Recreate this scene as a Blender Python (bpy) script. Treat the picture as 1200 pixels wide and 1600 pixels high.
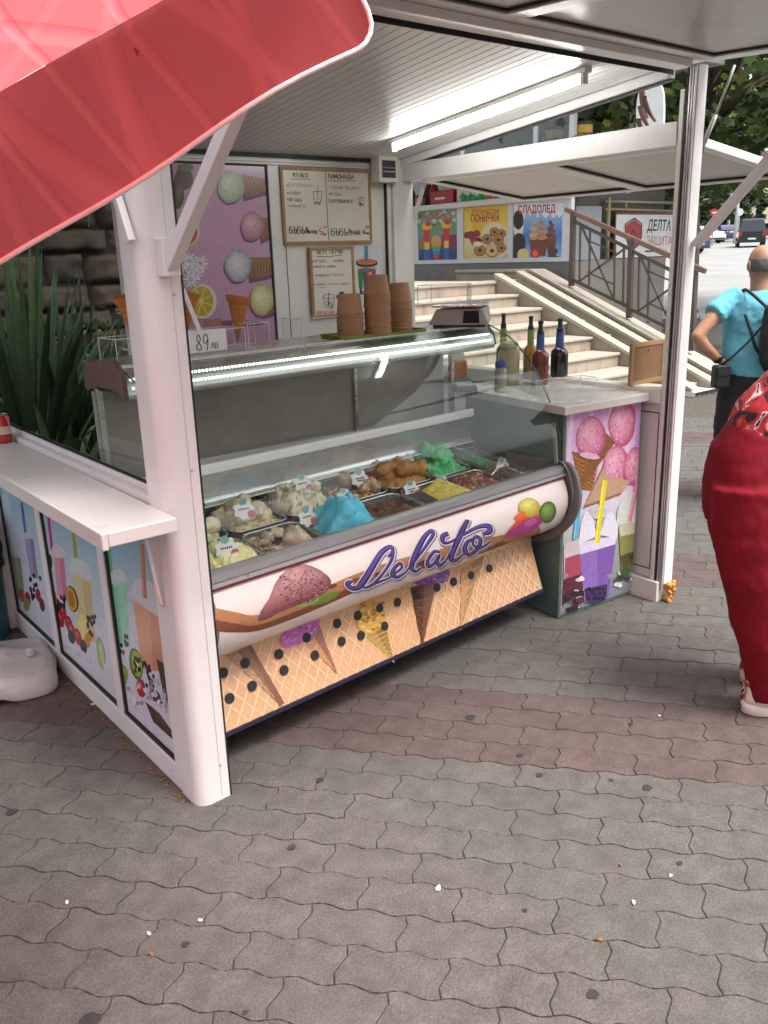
import bpy, math, random
from mathutils import Matrix, Vector
random.seed(7)
sc = bpy.context.scene
for _o in list(bpy.data.objects): bpy.data.objects.remove(_o)
col = sc.collection
# ---------------------------------------------------------------- camera
FPX, CX, CY, CAMH = 1330.27, 600.0, 800.0, 1.6
RW = [[0.775548, -0.204946, 0.597096], [-0.630538, -0.205342, 0.748503], [-0.030794, -0.956991, -0.288478]]
cam_d = bpy.data.cameras.new('camera'); cam = bpy.data.objects.new('camera', cam_d); col.objects.link(cam)
cam_d.sensor_fit = 'VERTICAL'; cam_d.sensor_height = 36.0; cam_d.sensor_width = 27.0
cam_d.lens = FPX / 1600.0 * 36.0; cam_d.clip_start = 0.02; cam_d.clip_end = 900.0
cam.matrix_world = Matrix(((RW[0][0], -RW[0][1], -RW[0][2], 0.0), (RW[1][0], -RW[1][1], -RW[1][2], 0.0),
                           (RW[2][0], -RW[2][1], -RW[2][2], CAMH), (0, 0, 0, 1)))
sc.camera = cam
# ---------------------------------------------------------------- world, sun, exposure
SUN_EL, SUN_AZ = math.radians(62), math.radians(-72)      # azimuth from +X of the direction towards the sun
world = bpy.data.worlds.new('World'); sc.world = world; world.use_nodes = True
wn = world.node_tree.nodes; wl = world.node_tree.links
bg = wn['Background']; sky = wn.new('ShaderNodeTexSky'); sky.sky_type = 'NISHITA'; sky.sun_disc = False
sky.sun_elevation = SUN_EL; sky.sun_rotation = math.pi/2 - SUN_AZ
sky.air_density = 1.0; sky.dust_density = 4.0; sky.ozone_density = 1.0
hs = wn.new('ShaderNodeHueSaturation'); hs.inputs['Saturation'].default_value = 0.30
wl.new(sky.outputs[0], hs.inputs['Color']); wl.new(hs.outputs[0], bg.inputs['Color'])
bg.inputs['Strength'].default_value = 0.15
sun_d = bpy.data.lights.new('sun', 'SUN'); sun = bpy.data.objects.new('sun', sun_d); col.objects.link(sun)
sun_d.energy = 1.45; sun_d.angle = math.radians(22); sun_d.color = (1.0, 0.96, 0.9)
sv = Vector((math.cos(SUN_EL)*math.cos(SUN_AZ), math.cos(SUN_EL)*math.sin(SUN_AZ), math.sin(SUN_EL)))
sun.rotation_euler = sv.to_track_quat('Z', 'Y').to_euler(); sun.location = (0, 0, 30)
sc.view_settings.view_transform = 'Standard'; sc.view_settings.look = 'None'
sc.view_settings.gamma = 1.0; sc.view_settings.use_curve_mapping = False
sc.view_settings.exposure = 1.36
sc.render.engine = 'CYCLES'
sc.cycles.use_denoising = True; sc.cycles.max_bounces = 10; sc.cycles.transparent_max_bounces = 24
sc.cycles.caustics_reflective = False; sc.cycles.caustics_refractive = False

# ---------------------------------------------------------------- photo pixel -> direction
def ray(px, py):
    a, b = (px-CX)/FPX, (py-CY)/FPX
    return Vector((RW[0][0]*a+RW[0][1]*b+RW[0][2], RW[1][0]*a+RW[1][1]*b+RW[1][2], RW[2][0]*a+RW[2][1]*b+RW[2][2]))
CAMP = Vector((0, 0, CAMH))
def hit(px, py, p, n):
    d = ray(px, py); n = Vector(n)
    return CAMP + d*(((Vector(p)-CAMP).dot(n))/d.dot(n))
def gnd(px, py, z=0.0): return hit(px, py, (0, 0, z), (0, 0, 1))
def onx(px, py, x): return hit(px, py, (x, 0, 0), (1, 0, 0))
def ony(px, py, y): return hit(px, py, (0, y, 0), (0, 1, 0))

# ---------------------------------------------------------------- colour and materials
def s2l(c):
    return tuple((v/12.92 if v <= 0.04045 else ((v+0.055)/1.055)**2.4) for v in c[:3])
def hexc(h):
    return s2l(tuple(int(h[i:i+2], 16)/255 for i in (0, 2, 4)))
MATS = {}
def mat(name, c, rough=0.5, metal=0.0, var=0.12, vscale=6.0, bump=0.0, bscale=60.0, spec=0.5, dirt=0.0, dscale=3.0,
        dcol=(0.09, 0.075, 0.06), rvar=0.1, sss=0.0, rnd=0.0, trans=0.0, stretch=None, coat=0.0, pos=False, speck=0.0, sscale=170.0):
    """procedural paint/plastic/stone: base colour with noise, dirt patches, fine bump, optional per-object variation"""
    if name in MATS: return MATS[name]
    m = bpy.data.materials.new(name); m.use_nodes = True; nt = m.node_tree; N = nt.nodes; L = nt.links
    b = N['Principled BSDF']
    if isinstance(c, str): c = hexc(c)
    b.inputs['Roughness'].default_value = rough; b.inputs['Metallic'].default_value = metal
    b.inputs['Specular IOR Level'].default_value = spec
    if coat: b.inputs['Coat Weight'].default_value = coat; b.inputs['Coat Roughness'].default_value = 0.08
    if sss: b.inputs['Subsurface Weight'].default_value = sss; b.inputs['Subsurface Radius'].default_value = (0.02, 0.01, 0.006)
    tc = N.new('ShaderNodeTexCoord'); vec = tc.outputs['Object']
    if pos: vec = N.new('ShaderNodeNewGeometry').outputs['Position']
    vec0 = vec
    if stretch:
        mp = N.new('ShaderNodeMapping'); mp.inputs['Scale'].default_value = stretch; L.new(vec, mp.inputs[0]); vec = mp.outputs[0]
    no = N.new('ShaderNodeTexNoise'); no.inputs['Scale'].default_value = vscale; no.inputs['Detail'].default_value = 5.0
    no.inputs['Roughness'].default_value = 0.6; L.new(vec, no.inputs['Vector'])
    rmp = N.new('ShaderNodeMapRange'); rmp.inputs[1].default_value = 0.3; rmp.inputs[2].default_value = 0.7
    rmp.inputs[3].default_value = 1-var; rmp.inputs[4].default_value = 1+var; L.new(no.outputs[0], rmp.inputs[0])
    mx = N.new('ShaderNodeMix'); mx.data_type = 'RGBA'; mx.blend_type = 'MULTIPLY'; mx.inputs[0].default_value = 1.0
    mx.inputs[6].default_value = (*c, 1); L.new(rmp.outputs[0], mx.inputs[7]); colr = mx.outputs[2]
    if rnd:
        oi = N.new('ShaderNodeObjectInfo'); r2 = N.new('ShaderNodeMapRange'); r2.inputs[3].default_value = 1-rnd; r2.inputs[4].default_value = 1+rnd
        L.new(oi.outputs['Random'], r2.inputs[0]); m2 = N.new('ShaderNodeMix'); m2.data_type = 'RGBA'; m2.blend_type = 'MULTIPLY'
        m2.inputs[0].default_value = 1.0; L.new(colr, m2.inputs[6]); L.new(r2.outputs[0], m2.inputs[7]); colr = m2.outputs[2]
    if speck:
        ns = N.new('ShaderNodeTexNoise'); ns.inputs['Scale'].default_value = sscale; ns.inputs['Detail'].default_value = 3.0; L.new(vec0, ns.inputs['Vector'])
        rs = N.new('ShaderNodeMapRange'); rs.inputs[1].default_value = .33; rs.inputs[2].default_value = .67; rs.inputs[3].default_value = 1-speck; rs.inputs[4].default_value = 1+speck; L.new(ns.outputs[0], rs.inputs[0])
        ms_ = N.new('ShaderNodeMix'); ms_.data_type = 'RGBA'; ms_.blend_type = 'MULTIPLY'; ms_.inputs[0].default_value = 1.0; L.new(colr, ms_.inputs[6]); L.new(rs.outputs[0], ms_.inputs[7]); colr = ms_.outputs[2]
    if dirt:
        n2 = N.new('ShaderNodeTexNoise'); n2.inputs['Scale'].default_value = dscale; n2.inputs['Detail'].default_value = 8.0
        n2.inputs['Roughness'].default_value = 0.7; L.new(vec, n2.inputs['Vector'])
        r3 = N.new('ShaderNodeMapRange'); r3.inputs[1].default_value = 0.52; r3.inputs[2].default_value = 0.75; r3.inputs[4].default_value = dirt
        L.new(n2.outputs[0], r3.inputs[0]); m3 = N.new('ShaderNodeMix'); m3.data_type = 'RGBA'
        L.new(r3.outputs[0], m3.inputs[0]); L.new(colr, m3.inputs[6]); m3.inputs[7].default_value = (*dcol, 1); colr = m3.outputs[2]
    L.new(colr, b.inputs['Base Color'])
    if rvar:
        r4 = N.new('ShaderNodeMapRange'); r4.inputs[3].default_value = max(0.02, rough-rvar); r4.inputs[4].default_value = min(1, rough+rvar)
        L.new(no.outputs[0], r4.inputs[0]); L.new(r4.outputs[0], b.inputs['Roughness'])
    if bump:
        n3 = N.new('ShaderNodeTexNoise'); n3.inputs['Scale'].default_value = bscale; n3.inputs['Detail'].default_value = 6.0
        L.new(vec, n3.inputs['Vector']); bp = N.new('ShaderNodeBump'); bp.inputs['Strength'].default_value = bump
        bp.inputs['Distance'].default_value = 0.01; L.new(n3.outputs[0], bp.inputs['Height']); L.new(bp.outputs[0], b.inputs['Normal'])
    if trans:
        tr = N.new('ShaderNodeBsdfTranslucent'); L.new(colr, tr.inputs['Color']); ms = N.new('ShaderNodeMixShader'); ms.inputs[0].default_value = trans
        L.new(b.outputs[0], ms.inputs[1]); L.new(tr.outputs[0], ms.inputs[2]); L.new(ms.outputs[0], N['Material Output'].inputs['Surface'])
    MATS[name] = m; return m
def colmat(name, rough=0.4, bump=0.0, bscale=200.0, spec=0.4, var=0.06, vscale=20.0, island=0.0, trans=0.0, coat=0.0, dirt=0.0):
    """colour comes from the mesh colour attribute (flat print, foliage tints)"""
    if name in MATS: return MATS[name]
    m = bpy.data.materials.new(name); m.use_nodes = True; nt = m.node_tree; N = nt.nodes; L = nt.links; b = N['Principled BSDF']
    at = N.new('ShaderNodeAttribute'); at.attribute_name = 'Col'
    tc = N.new('ShaderNodeTexCoord'); no = N.new('ShaderNodeTexNoise'); no.inputs['Scale'].default_value = vscale; no.inputs['Detail'].default_value = 5
    L.new(tc.outputs['Object'], no.inputs['Vector']); rm = N.new('ShaderNodeMapRange'); rm.inputs[1].default_value = 0.3; rm.inputs[2].default_value = 0.7
    rm.inputs[3].default_value = 1-var; rm.inputs[4].default_value = 1+var; L.new(no.outputs[0], rm.inputs[0])
    mx = N.new('ShaderNodeMix'); mx.data_type = 'RGBA'; mx.blend_type = 'MULTIPLY'; mx.inputs[0].default_value = 1.0
    L.new(at.outputs['Color'], mx.inputs[6]); L.new(rm.outputs[0], mx.inputs[7]); colr = mx.outputs[2]
    if island:
        ge = N.new('ShaderNodeNewGeometry'); r2 = N.new('ShaderNodeMapRange'); r2.inputs[3].default_value = 1-island; r2.inputs[4].default_value = 1+island
        L.new(ge.outputs['Random Per Island'], r2.inputs[0]); m2 = N.new('ShaderNodeMix'); m2.data_type = 'RGBA'; m2.blend_type = 'MULTIPLY'
        m2.inputs[0].default_value = 1.0; L.new(colr, m2.inputs[6]); L.new(r2.outputs[0], m2.inputs[7]); colr = m2.outputs[2]
    if dirt:
        n2 = N.new('ShaderNodeTexNoise'); n2.inputs['Scale'].default_value = 5.0; n2.inputs['Detail'].default_value = 8.0; n2.inputs['Roughness'].default_value = 0.7
        L.new(tc.outputs['Object'], n2.inputs['Vector']); r3 = N.new('ShaderNodeMapRange'); r3.inputs[1].default_value = 0.5; r3.inputs[2].default_value = 0.8
        r3.inputs[4].default_value = dirt; L.new(n2.outputs[0], r3.inputs[0]); m3 = N.new('ShaderNodeMix'); m3.data_type = 'RGBA'
        L.new(r3.outputs[0], m3.inputs[0]); L.new(colr, m3.inputs[6]); m3.inputs[7].default_value = (0.16, 0.14, 0.12, 1); colr = m3.outputs[2]
    L.new(colr, b.inputs['Base Color']); b.inputs['Roughness'].default_value = rough; b.inputs['Specular IOR Level'].default_value = spec
    if coat: b.inputs['Coat Weight'].default_value = coat; b.inputs['Coat Roughness'].default_value = 0.1
    if bump:
        n3 = N.new('ShaderNodeTexNoise'); n3.inputs['Scale'].default_value = bscale; n3.inputs['Detail'].default_value = 4; L.new(tc.outputs['Object'], n3.inputs['Vector'])
        bp = N.new('ShaderNodeBump'); bp.inputs['Strength'].default_value = bump; bp.inputs['Distance'].default_value = 0.01
        L.new(n3.outputs[0], bp.inputs['Height']); L.new(bp.outputs[0], b.inputs['Normal'])
    if trans:
        tr = N.new('ShaderNodeBsdfTranslucent'); L.new(colr, tr.inputs['Color']); ms = N.new('ShaderNodeMixShader'); ms.inputs[0].default_value = trans
        L.new(b.outputs[0], ms.inputs[1]); L.new(tr.outputs[0], ms.inputs[2]); L.new(ms.outputs[0], N['Material Output'].inputs['Surface'])
    MATS[name] = m; return m
def glassmat(name, tint=(0.9, 0.97, 0.94), ior=1.5, rough=0.0, boost=1.0, haze=0.0, hcol=(0.7, 0.72, 0.7)):
    """thin sheet of glass or acrylic: straight-through light plus a Fresnel mirror, a little dust"""
    if name in MATS: return MATS[name]
    m = bpy.data.materials.new(name); m.use_nodes = True; nt = m.node_tree; N = nt.nodes; L = nt.links
    N.remove(N['Principled BSDF']); tr = N.new('ShaderNodeBsdfTransparent'); tr.inputs[0].default_value = (*tint, 1)
    gl = N.new('ShaderNodeBsdfGlossy'); gl.inputs['Roughness'].default_value = rough; gl.inputs['Color'].default_value = (1, 1, 1, 1)
    fr = N.new('ShaderNodeFresnel'); fr.inputs['IOR'].default_value = ior
    ge = N.new('ShaderNodeNewGeometry'); mri = N.new('ShaderNodeMapRange'); mri.inputs[3].default_value = ior; mri.inputs[4].default_value = 1/ior
    L.new(ge.outputs['Backfacing'], mri.inputs[0]); L.new(mri.outputs[0], fr.inputs['IOR'])
    mu = N.new('ShaderNodeMath'); mu.operation = 'MULTIPLY'; mu.inputs[1].default_value = boost; mu.use_clamp = True; L.new(fr.outputs[0], mu.inputs[0])
    ms = N.new('ShaderNodeMixShader'); L.new(mu.outputs[0], ms.inputs[0]); L.new(tr.outputs[0], ms.inputs[1]); L.new(gl.outputs[0], ms.inputs[2]); out = ms.outputs[0]
    if haze:
        di = N.new('ShaderNodeBsdfDiffuse'); di.inputs[0].default_value = (*hcol, 1); m2 = N.new('ShaderNodeMixShader')
        tc = N.new('ShaderNodeTexCoord'); no = N.new('ShaderNodeTexNoise'); no.inputs['Scale'].default_value = 4; no.inputs['Detail'].default_value = 7
        L.new(tc.outputs['Object'], no.inputs['Vector']); mr = N.new('ShaderNodeMapRange'); mr.inputs[1].default_value = 0.35; mr.inputs[2].default_value = 0.75
        mr.inputs[3].default_value = haze*0.3; mr.inputs[4].default_value = haze; L.new(no.outputs[0], mr.inputs[0]); L.new(mr.outputs[0], m2.inputs[0])
        L.new(out, m2.inputs[1]); L.new(di.outputs[0], m2.inputs[2]); out = m2.outputs[0]
    L.new(out, N['Material Output'].inputs['Surface']); MATS[name] = m; return m
def lampmat(name, c, strength):
    m = bpy.data.materials.new(name); m.use_nodes = True; b = m.node_tree.nodes['Principled BSDF']
    b.inputs['Base Color'].default_value = (0.9, 0.9, 0.9, 1); b.inputs['Emission Color'].default_value = (*c, 1); b.inputs['Emission Strength'].default_value = strength
    MATS[name] = m; return m

# ---------------------------------------------------------------- mesh helpers
class MB:
    def __init__(s): s.v = []; s.f = []; s.c = []; s.m = []; s.cc = None; s.mi = 0
    def face(s, idx, cols=None):
        s.f.append(tuple(idx)); s.m.append(s.mi)
        if cols is None and s.cc is not None: cols = [s.cc]*len(idx)
        s.c.append(cols)
    def vs(s, pts):
        b = len(s.v); s.v.extend(tuple(p) for p in pts); return b
    def poly(s, pts, cols=None):
        b = s.vs(pts); s.face(range(b, b+len(pts)), cols)
    def hexa(s, p):                         # 8 corners: bottom ring 0-3, top ring 4-7
        b = s.vs(p)
        for q in ((3, 2, 1, 0), (4, 5, 6, 7), (0, 1, 5, 4), (1, 2, 6, 5), (2, 3, 7, 6), (3, 0, 4, 7)): s.face([b+i for i in q])
    def box(s, x0, x1, y0, y1, z0, z1):
        s.hexa([(x0, y0, z0), (x1, y0, z0), (x1, y1, z0), (x0, y1, z0), (x0, y0, z1), (x1, y0, z1), (x1, y1, z1), (x0, y1, z1)]); return s
    def bar(s, a, b, w, h, up=(0, 0, 1)):   # rectangular bar from a to b, w sideways, h along up
        a, b = Vector(a), Vector(b); d = (b-a).normalized(); up = Vector(up); sd = d.cross(up)
        if sd.length < 1e-5: sd = d.cross(Vector((1, 0, 0)))
        sd.normalize(); up = sd.cross(d).normalized(); sd = sd*(w/2); up = up*(h/2)
        s.hexa([a-sd-up, b-sd-up, b+sd-up, a+sd-up, a-sd+up, b-sd+up, b+sd+up, a+sd+up]); return s
    def loft(s, rings, cap=True, close=True):
        bs = [s.vs(r) for r in rings]; n = len(rings[0])
        for a, b in zip(bs, bs[1:]):
            for i in range(n if close else n-1):
                j = (i+1) % n; s.face((a+i, a+j, b+j, b+i))
        if cap and close: s.face([bs[0]+i for i in range(n)][::-1]); s.face([bs[-1]+i for i in range(n)])
        return s
    def tube(s, pts, rad, n=8, cap=True, flat=1.0, upv=None):
        pts = [Vector(p) for p in pts]; rings = []; pn = None
        for i, p in enumerate(pts):
            t = (pts[min(i+1, len(pts)-1)]-pts[max(i-1, 0)]).normalized()
            if pn is None:
                ref = Vector(upv) if upv else (Vector((0, 0, 1)) if abs(t.z) < 0.9 else Vector((1, 0, 0)))
                pn = (ref-t*ref.dot(t)).normalized()
            else: pn = (pn-t*pn.dot(t)).normalized()
            bn = t.cross(pn); r = rad[i] if isinstance(rad, (list, tuple)) else rad
            ra, rb = (r if isinstance(r, (list, tuple)) else (r, r*flat))
            rings.append([p+pn*(rb*math.sin(2*math.pi*k/n))+bn*(ra*math.cos(2*math.pi*k/n)) for k in range(n)])
        return s.loft(rings, cap)
    def lathe(s, prof, o=(0, 0, 0), n=20, cap=True):
        rings = [[(o[0]+r*math.cos(2*math.pi*k/n), o[1]+r*math.sin(2*math.pi*k/n), o[2]+z) for k in range(n)] for r, z in prof]
        return s.loft(rings, cap)
    def prism(s, pts, off):                 # planar polygon extruded along off
        off = Vector(off); a = [Vector(p) for p in pts]; b = [p+off for p in a]; n = len(a); ia = s.vs(a); ib = s.vs(b)
        s.face([ia+i for i in range(n)][::-1]); s.face([ib+i for i in range(n)])
        for i in range(n): s.face((ia+i, ia+(i+1) % n, ib+(i+1) % n, ib+i))
        return s
    def grid(s, fn, nu, nv, colf=None):
        b = s.vs([fn(i/nu, j/nv) for j in range(nv+1) for i in range(nu+1)])
        for j in range(nv):
            for i in range(nu):
                q = [b+j*(nu+1)+i, b+j*(nu+1)+i+1, b+(j+1)*(nu+1)+i+1, b+(j+1)*(nu+1)+i]
                cs = None
                if colf: cs = [colf(i/nu, j/nv), colf((i+1)/nu, j/nv), colf((i+1)/nu, (j+1)/nv), colf(i/nu, (j+1)/nv)]
                s.face(q, cs)
        return s
    def xform(s, M, i0=0):
        M = Matrix(M) if not isinstance(M, Matrix) else M
        s.v[i0:] = [tuple(M @ Vector(p)) for p in s.v[i0:]]; return s
    def mesh(s, name, mats, smooth=False):
        me = bpy.data.meshes.new(name); me.from_pydata(s.v, [], s.f)
        for m in (mats if isinstance(mats, (list, tuple)) else [mats]):
            me.materials.append(MATS[m] if isinstance(m, str) else m)
        if any(s.m): me.polygons.foreach_set('material_index', s.m)
        if any(c is not None for c in s.c):
            at = me.color_attributes.new('Col', 'FLOAT_COLOR', 'CORNER'); buf = []
            for f, c in zip(s.f, s.c):
                if c is None: c = [(0.5, 0.5, 0.5)]*len(f)
                for q in c: buf.extend((q[0], q[1], q[2], 1.0))
            at.data.foreach_set('color', buf)
        if smooth: me.polygons.foreach_set('use_smooth', [True]*len(me.polygons))
        me.update(); return me
def link(o): col.objects.link(o); return o
def wmat(o): return o.matrix_basis if o.parent is None else wmat(o.parent) @ o.matrix_parent_inverse @ o.matrix_basis
def setp(o, parent, world):
    o.parent = parent
    if parent is not None and world: o.matrix_parent_inverse = wmat(parent).inverted()
def obj(name, mb, mats, parent=None, world=True, smooth=False, bevel=0.0, seg=2, autos=None):
    me = mb.mesh(name, mats, smooth) if isinstance(mb, MB) else mb
    o = link(bpy.data.objects.new(name, me)); setp(o, parent, world)
    if bevel:
        b = o.modifiers.new('bevel', 'BEVEL'); b.width = bevel; b.segments = seg; b.limit_method = 'ANGLE'; b.angle_limit = math.radians(40)
    if autos:                               # smooth with sharp edges above the angle
        me.polygons.foreach_set('use_smooth', [True]*len(me.polygons)); me.set_sharp_from_angle(angle=math.radians(autos))
    return o
def tag(o, label, cat, group=None, kind=None):
    if label: o['label'] = label
    if cat: o['category'] = cat
    if group: o['group'] = group
    if kind: o['kind'] = kind
    return o
def struct(o): o['kind'] = 'structure'; return o
def thing(name, label, cat, loc=(0, 0, 0), rotz=0.0, group=None):
    o = link(bpy.data.objects.new(name, None)); o.empty_display_size = 0.1
    o.matrix_basis = Matrix.Translation(Vector(loc)) @ Matrix.Rotation(rotz, 4, 'Z'); return tag(o, label, cat, group)
def copytree(o, parent=None):
    c = o.copy(); col.objects.link(c); c.parent = parent
    if parent is not None: c.matrix_parent_inverse = o.matrix_parent_inverse
    for ch in [x for x in o.children]: copytree(ch, c)
    return c
def lerp(a, b, t): return tuple(x+(y-x)*t for x, y in zip(a, b))
def catmull(pts, k=6, closed=False):
    out = []; n = len(pts)
    for i in range(n if closed else n-1):
        p = [pts[(i+d) % n] if closed else pts[min(max(i+d, 0), n-1)] for d in (-1, 0, 1, 2)]
        for j in range(k):
            t = j/k; out.append(tuple(0.5*((2*b)+(c-a)*t+(2*a-5*b+4*c-d)*t*t+(3*b-a-3*c+d)*t**3) for a, b, c, d in zip(*p)))
    if not closed: out.append(tuple(pts[-1]))
    return out

# ---------------------------------------------------------------- flat print on surfaces (posters, lettering, decals)
class Surf:                                  # planar panel: origin, u axis, v axis (unit), outward normal
    strips = None
    def __init__(s, o, u, v): s.o = Vector(o); s.u = Vector(u).normalized(); s.v = Vector(v).normalized(); s.n = s.u.cross(s.v)
    def inv(s, px, py):
        q = hit(px, py, s.o, s.n)-s.o; return (q.dot(s.u), q.dot(s.v))
    def fwd(s, a, b, off): return s.o+s.u*a+s.v*b+s.n*off
class Curved:                                # extrusion of a (Y,z) profile along X of a placed frame; v is arc length from the top
    def __init__(s, M, prof, chord=False):
        s.chord = chord; s.M = M; s.Mi = M.inverted(); s.p = prof; s.a = [0.0]
        for p, q in zip(prof, prof[1:]): s.a.append(s.a[-1]+math.hypot(q[0]-p[0], q[1]-p[1]))
        s.strips = s.a[1:-1]
    def inv(s, px, py):
        o = s.Mi @ CAMP; d = (s.Mi.to_3x3() @ ray(px, py)); best = None
        for i, (p, q) in enumerate(zip(s.p, s.p[1:])):
            ey, ez = q[0]-p[0], q[1]-p[1]; det = d.y*(-ez)+ey*d.z
            if abs(det) < 1e-9: continue
            ry, rz = p[0]-o.y, p[1]-o.z; t = (ry*(-ez)+ey*rz)/det; k = (d.y*rz-d.z*ry)/det
            lo = -9 if i == 0 else -1e-6; hi = 9 if i == len(s.p)-2 else 1+1e-6
            if t > 0 and lo <= k <= hi and (best is None or t < best[0]): best = (t, (o.x+d.x*t, s.a[i]+k*(s.a[i+1]-s.a[i])))
        if best: return best[1]
        if s.chord:
            p, q = s.p[0], s.p[-1]; ey, ez = q[0]-p[0], q[1]-p[1]; det = d.y*(-ez)+ey*d.z; ry, rz = p[0]-o.y, p[1]-o.z; t = (ry*(-ez)+ey*rz)/det; k = (d.y*rz-d.z*ry)/det
            return (o.x+d.x*t, k*s.a[-1])
        if py < 300: return (0, 0)
        a, b = s.inv(px, py-4); return (a, min(b+.012, s.a[-1]))
    def fwd(s, a, b, off):
        i = 0
        while i < len(s.a)-2 and b > s.a[i+1]+1e-9: i += 1
        k = (b-s.a[i])/(s.a[i+1]-s.a[i]); p, q = s.p[i], s.p[i+1]; ny, nz = (q[1]-p[1]), -(q[0]-p[0]); l = math.hypot(ny, nz)
        def vn(j):
            sy = sz = 0
            for m in (j-1, j):
                if 0 <= m < len(s.p)-1:
                    P, Q = s.p[m], s.p[m+1]; sy += (Q[1]-P[1]); sz += -(Q[0]-P[0])
            h = math.hypot(sy, sz); return sy/h, sz/h
        n0, n1 = vn(i), vn(i+1); ny = n0[0]+(n1[0]-n0[0])*k; nz = n0[1]+(n1[1]-n0[1])*k
        return s.M @ Vector((a, p[0]+(q[0]-p[0])*k+ny*off, p[1]+(q[1]-p[1])*k+nz*off))
def clipv(poly, lo, hi):
    def half(P, sgn, lim):
        out = []
        for i in range(len(P)):
            a, b = P[i], P[(i+1) % len(P)]; da, db = sgn*(a[1]-lim), sgn*(b[1]-lim)
            if da >= 0: out.append(a)
            if (da > 0 and db < 0) or (da < 0 and db > 0):
                t = da/(da-db); out.append((a[0]+(b[0]-a[0])*t, lim))
        return out
    P = half(poly, 1, lo)
    return half(P, -1, hi) if P else P
def ell(cx, cy, rx, ry, rot=0.0, n=22, a0=0, a1=360):
    r = math.radians(rot); full = abs(a1-a0) >= 360; m = n if full else n+1
    return [(cx+rx*math.cos(t)*math.cos(r)-ry*math.sin(t)*math.sin(r), cy+rx*math.cos(t)*math.sin(r)+ry*math.sin(t)*math.cos(r))
            for t in [math.radians(a0+(a1-a0)*k/n) for k in range(m)]]
def blob(cx, cy, rx, ry, amp=0.12, n=22, seed=1, rot=0):
    R = random.Random(seed); ph = [R.uniform(0, 6.28) for _ in range(4)]; r0 = math.radians(rot); out = []
    for k in range(n):
        t = 2*math.pi*k/n; f = 1+amp*(math.sin(3*t+ph[0])*0.5+math.sin(5*t+ph[1])*0.35+math.sin(8*t+ph[2])*0.3)
        x, y = rx*f*math.cos(t), ry*f*math.sin(t); out.append((cx+x*math.cos(r0)-y*math.sin(r0), cy+x*math.sin(r0)+y*math.cos(r0)))
    return out
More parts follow.
